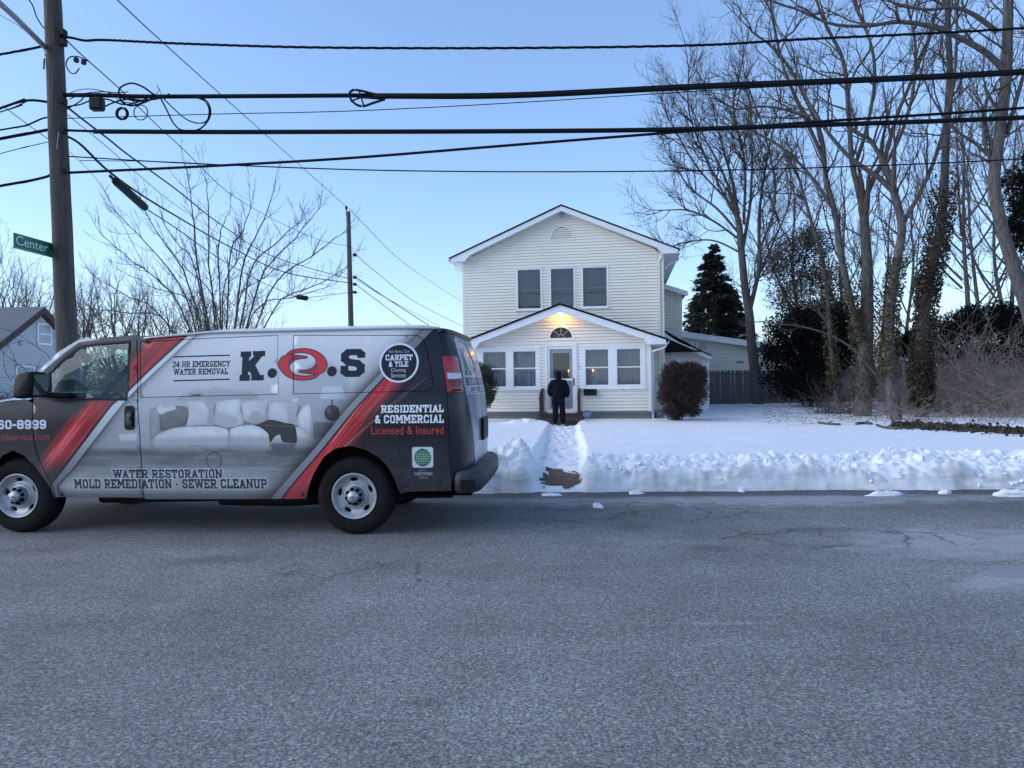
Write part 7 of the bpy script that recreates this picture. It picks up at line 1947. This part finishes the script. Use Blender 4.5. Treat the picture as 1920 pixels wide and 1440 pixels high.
# ivy clothing the trunks
def ivy(root, P, r, f0, f1, n, size, seed, m='ivy'):
    R = np.random.default_rng(seed); P = smooth_path(np.array(P), 60); t = f0 + (f1 - f0) * R.random(n) ** 1.25 * (1 + .18 * R.normal(size=n) * (R.random(n) < .3)); t = np.clip(t, 0.01, .98); i = (t * 58).astype(int); f = t * 58 - i
    c = P[i] * (1 - f)[:, None] + P[i + 1] * f[:, None]; az = R.uniform(0, 2 * pi, n); rr = r * R.uniform(.75, 1.5, n) * (.7 + .7 * fbm(t * 14, az * .8, 3, seed))
    c = c + np.stack([np.cos(az) * rr, np.sin(az) * rr, R.normal(size=n) * .05], 1)
    V, Fc = leaf_quads(c - np.array(root.location), size, R, asp=.8); link('ivy', mesh('ivy', V, Fc), M[m], root)
ivy(tc_, ivc, .25, .04, .62, 8200, .08, 51, 'brownever'); ivy(tc_, ivc, .25, .03, .5, 2200, .085, 52)
P1_ = pxg([(1617, 780), (1620, 720), (1622, 660), (1625, 600), (1626, 540), (1625, 480)], 23.5); ivy(ta, P1_, .27, .12, .85, 1500, .08, 53)
P2_ = pxg([(1668, 760), (1668, 660), (1668, 600), (1674, 540), (1682, 490), (1691, 424)], 21.2); ivy(tb_, P2_, .20, .1, .85, 2300, .08, 54)
ivy(te_, ive, .16, .15, .7, 1500, .085, 55)
P3_ = pxg([(1612, 640), (1594, 560), (1575, 470)], 23.4); ivy(ta, P3_, .18, .0, .7, 800, .085, 56)
# ivy ground strip, brambles, sticks
R = np.random.default_rng(57)
a_ = R.random(3400); px = 1672 + a_ * 280; py = 800 + (px - 1672) * .075 + R.normal(size=3400) * 3.2 - 3 * fbm(px * .05, px * 0, 3, 5) * (R.random(3400) ** .5) * 3
C = []
for x, y in zip(px, py): q = gnd(x, y, .22); C.append((q[0], q[1], sz(q[0], q[1]) + abs(R.normal()) * .035 + .005))
V, Fc = leaf_quads(np.array(C), .09, R, asp=.8)
tag(link('ivy_ground_cover', mesh('ivy_ground_cover', V, Fc), M['brownever']), 'strip of dark ivy along the edge of the woods', 'ground cover', kind='stuff')
brush('bramble_thicket', 'tan bramble tangle before the fence at the right', [seg(1700, 1960, 26, 25, .4), seg(1760, 1990, 23, 22, .4), seg(1690, 1800, 24, 27)], 700, 2.6, .013, 'tan', 'brambles', .42, 58, 1.6)
brush('bramble_thicket', 'sparse thin stems sticking out of the snow among the trunks', [seg(1540, 1760, 24, 20), seg(1640, 1900, 19.5, 18.6)], 130, 1.0, .007, 'tan', 'brambles', .6, 59, .8)
brush('dry_shrub', 'russet dry shrub at the foot of the thin sapling', [seg(1535, 1600, 25.5, 25.5)], 170, 1.3, .008, 'twigred', 'shrub', .5, 60, .5)
brush('bramble_thicket', 'long arching bramble stems over the dark hedge', [seg(1720, 1960, 28, 27, 1.6)], 160, 3.6, .011, 'tan', 'brambles', .35, 61, 1.)
R = np.random.default_rng(62); C = []
for _ in range(900):
    x = R.uniform(1430, 1680); y = 775 + R.normal() * 9; q = gnd(x, y, .2)
    if 12 < q[1] < 31: C.append((q[0], q[1], sz(q[0], q[1]) + .012))
V, Fc = leaf_quads(np.array(C), .08, R, asp=.7); V[:, 2] = np.repeat(np.array(C)[:, 2], 4) + (V[:, 2] - np.repeat(np.array(C)[:, 2], 4)) * .25
tag(link('leaf_litter', mesh('leaf_litter', V, Fc), M['brownever']), 'scattered dead leaves on the snow under the trees', 'leaves', kind='stuff')
for k, (L, lab) in enumerate((([(1535, 793), (1550, 796), (1575, 798)], 'thin fallen stick on the snow left of the forked trunk'), ([(1644, 800), (1660, 806), (1690, 809)], 'pale fallen stick beside the start of the ivy strip'), ([(1606, 797), (1618, 795), (1634, 797)], 'short dark fallen branch below the forked trunk'))):
    P = []
    for x, y in L: q = gnd(x, y, .2); P.append((q[0], q[1], sz(q[0], q[1]) + .03))
    mb_ = MB().tube(smooth_path(P, 8), .03 if k != 2 else .04, 6)
    q = np.array(P[1]); mb_.tube([q, q + (.12, -.1, .08)], .015, 5)
    tag(mb_.build('fallen_branch', M['bark'], None, True), lab, 'stick', 'sticks fallen on the lawn')
# clipped brown hedge at the far left
lm = [(-20.5 + k * .55, 27.5 + .3 * sin(k), .8, .5, .5, .55 + .08 * sin(k * 2.)) for k in range(-6, 12)]
bush('brown_hedge', 'low clipped brown hedge left of the van nose', 'hedge', lm, 9000, .10, 'redbush', 63, base=(-19.5, 27.5, .1), inner=.4, asp=.4)

# ------------------------------------------------------------------ picket fence
FY = 33.6; fx0, fx1 = at(1290, 720, FY)[0], at(2010, 720, FY)[0]
fe = empty('picket_fence', (fx0, FY, 0), 0, 'weathered grey stockade fence behind the lawn and trees', 'fence')
pm = mesh('picket', *(lambda m_: (m_.V, m_.F))(MB().prism([(-.046, 0), (.046, 0), (.046, 1.54), (.022, 1.61), (0, 1.635), (-.022, 1.61), (-.046, 1.54)], -.011, .011))); pm.materials.append(M['wood'])
x = 0.; k = 0
while x < fx1 - fx0:
    o = bpy.data.objects.new('picket', pm); COL.objects.link(o); o.parent = fe
    o.location = (x, random.uniform(-.008, .008), .20 + random.uniform(-.012, .012) + .03 * sin(x * .5)); o.rotation_euler = (random.uniform(-.01, .01), random.uniform(-.012, .012), random.uniform(-.1, .1)); x += .0985
for z in (.55, 1.1, 1.6): MB().box(0, fx1 - fx0, .015, .055, z, z + .08).build('rail', M['wood'], fe)
q = 0.
while q < fx1 - fx0: MB().box(q, q + .1, .056, .15, 0, 1.8).build('post', M['wood'], fe); q += 2.4

# ------------------------------------------------------------------ the person at the door
pu = hz(1048, 793, -1.42)[0]
pe = empty('person', H.world(pu, -1.42, .047), H.yaw + radians(3), 'person in a black jacket and dark cap standing with back turned at the front steps', 'person')
def skin_mesh(name, verts, edges, radii, m, sub=2, root=0, parent=pe):
    me = bpy.data.meshes.new(name); me.from_pydata([tuple(v) for v in verts], edges, []); o = bpy.data.objects.new(name, me); COL.objects.link(o)
    sk = o.modifiers.new('s', 'SKIN'); sk.use_smooth_shade = True
    for i, r in enumerate(radii):
        sv = me.skin_vertices[0].data[i]; sv.radius = r if isinstance(r, tuple) else (r, r); sv.use_root = (i == root)
    sb = o.modifiers.new('d', 'SUBSURF'); sb.levels = sub; sb.render_levels = sub
    bpy.context.view_layer.update()
    m2 = bpy.data.meshes.new_from_object(o.evaluated_get(bpy.context.evaluated_depsgraph_get()))
    bpy.data.objects.remove(o); m2.name = name
    m2.materials.clear()
    return link(name, m2, m, parent, True)
# body: one figure, facing the house (+y)
bv = [(.0, 0, .93), (0, -.01, 1.10), (0, -.01, 1.28), (0, 0, 1.42), (0, .01, 1.50), (0, .02, 1.57), (0, .03, 1.64), (.02, .13, 1.585),
      (.17, -.01, 1.39), (.27, -.03, 1.15), (.20, .07, .96), (.16, .12, .90), (-.17, -.01, 1.39), (-.27, -.03, 1.15), (-.20, .07, .96), (-.16, .12, .90),
      (.10, 0, .88), (.12, .01, .50), (.13, -.02, .10), (.14, .08, .05), (-.10, 0, .88), (-.11, .01, .50), (-.12, -.02, .10), (-.13, .08, .05)]
be = [(0, 1), (1, 2), (2, 3), (3, 4), (4, 5), (5, 6), (5, 7), (3, 8), (8, 9), (9, 10), (10, 11), (3, 12), (12, 13), (13, 14), (14, 15), (0, 16), (16, 17), (17, 18), (18, 19), (0, 20), (20, 21), (21, 22), (22, 23)]
brad = [(.14, .10), (.13, .09), (.15, .10), (.09, .08), .05, (.078, .09), (.07, .085), .018, .055, .042, .034, .038, .055, .042, .034, .038, .085, .06, .042, .035, .085, .06, .042, .035]
skin_mesh('body', bv, be, brad, M['skin'])
for s_ in (-1, 1):
    MB().lathe([(0, -.03), (.018, -.026), (.022, 0), (.016, .03), (0, .032)], (s_ * .084, .02, 1.58), 8).build('ear', M['skin'], pe, True)
# bulky jacket: trunk and both sleeves, hands in the pockets
jv = [(0, 0, .80), (0, -.01, .92), (0, -.02, 1.08), (0, -.02, 1.25), (0, -.01, 1.36), (0, .01, 1.455),
      (.19, -.01, 1.36), (.275, -.05, 1.17), (.30, -.02, 1.04), (.235, .09, .90), (-.19, -.01, 1.36), (-.285, -.04, 1.18), (-.295, -.03, 1.06), (-.225, .08, .93)]
je = [(0, 1), (1, 2), (2, 3), (3, 4), (4, 5), (4, 6), (6, 7), (7, 8), (8, 9), (4, 10), (10, 11), (11, 12), (12, 13)]
jr = [(.235, .17), (.235, .17), (.225, .16), (.235, .15), (.21, .13), (.085, .085), (.105, .105), .085, .08, .07, (.105, .105), .085, .08, .07]
skin_mesh('jacket', jv, je, jr, M['cloth'])
MB().lathe([(.085, 1.40), (.105, 1.43), (.10, 1.50), (.085, 1.505), (.08, 1.45)], (0, .015, 0), 16).build('jacket_collar', M['cloth'], pe, True)
tv = [(0, 0, .86), (.095, 0, .80), (.115, .015, .50), (.13, -.01, .09), (-.095, 0, .80), (-.105, .015, .50), (-.12, -.01, .09)]
skin_mesh('trousers', tv, [(0, 1), (1, 2), (2, 3), (0, 4), (4, 5), (5, 6)], [(.16, .12), (.115, .12), .10, .092, (.115, .12), .10, .092], M['jean'])
MB().bbox(-.215, -.17, -.06, -.01, .62, .80, .012).build('hanging_strap', M['jean'], pe)
for s_ in (-1, 1):
    sh_ = MB()
    for z, k_ in ((.0, 1.), (.035, 1.02)): pass
    outl = [(-.05, -.11), (.05, -.11), (.058, .02), (.05, .15), (.02, .19), (-.02, .19), (-.05, .15), (-.058, .02)]
    ox = s_ * .127
    V = [(ox + x, y, .0) for x, y in outl] + [(ox + x * 1.05, y * 1.03, .042) for x, y in outl]; F2 = [tuple(range(7, -1, -1))] + [(i, (i + 1) % 8, 8 + (i + 1) % 8, 8 + i) for i in range(8)]
    sole = MB().add(V, F2)
    up_ = MB().add([(ox + x * 1.0, y, .03) for x, y in outl] + [(ox + x * .9, y * .92 - .005, .075) for x, y in outl] + [(ox + x * .62, y * .45 - .03, .12) for x, y in outl], [(i, (i + 1) % 8, 8 + (i + 1) % 8, 8 + i) for i in range(8)] + [(8 + i, 8 + (i + 1) % 8, 16 + (i + 1) % 8, 16 + i) for i in range(8)] + [tuple(range(16, 24))])
    so = up_.build('shoe', M['cloth'], pe, True); sole.build('shoe_sole', M['sole'], so)
MB().lathe([(.088, 1.60), (.092, 1.56), (.085, 1.49), (.07, 1.47)], (0, .008, 0), 16).build('hair', M['cloth'], pe, True)
MB().lathe([(.0, 1.735), (.05, 1.73), (.085, 1.70), (.098, 1.65), (.10, 1.60), (.098, 1.585)], (0, .02, 0), 18).build('cap', M['cloth'], pe, True)
MB().lathe([(.098, 1.625), (.125, 1.61), (.128, 1.60), (.098, 1.60)], (0, .02, 0), 18).build('cap_brim', M['cloth'], pe, True)
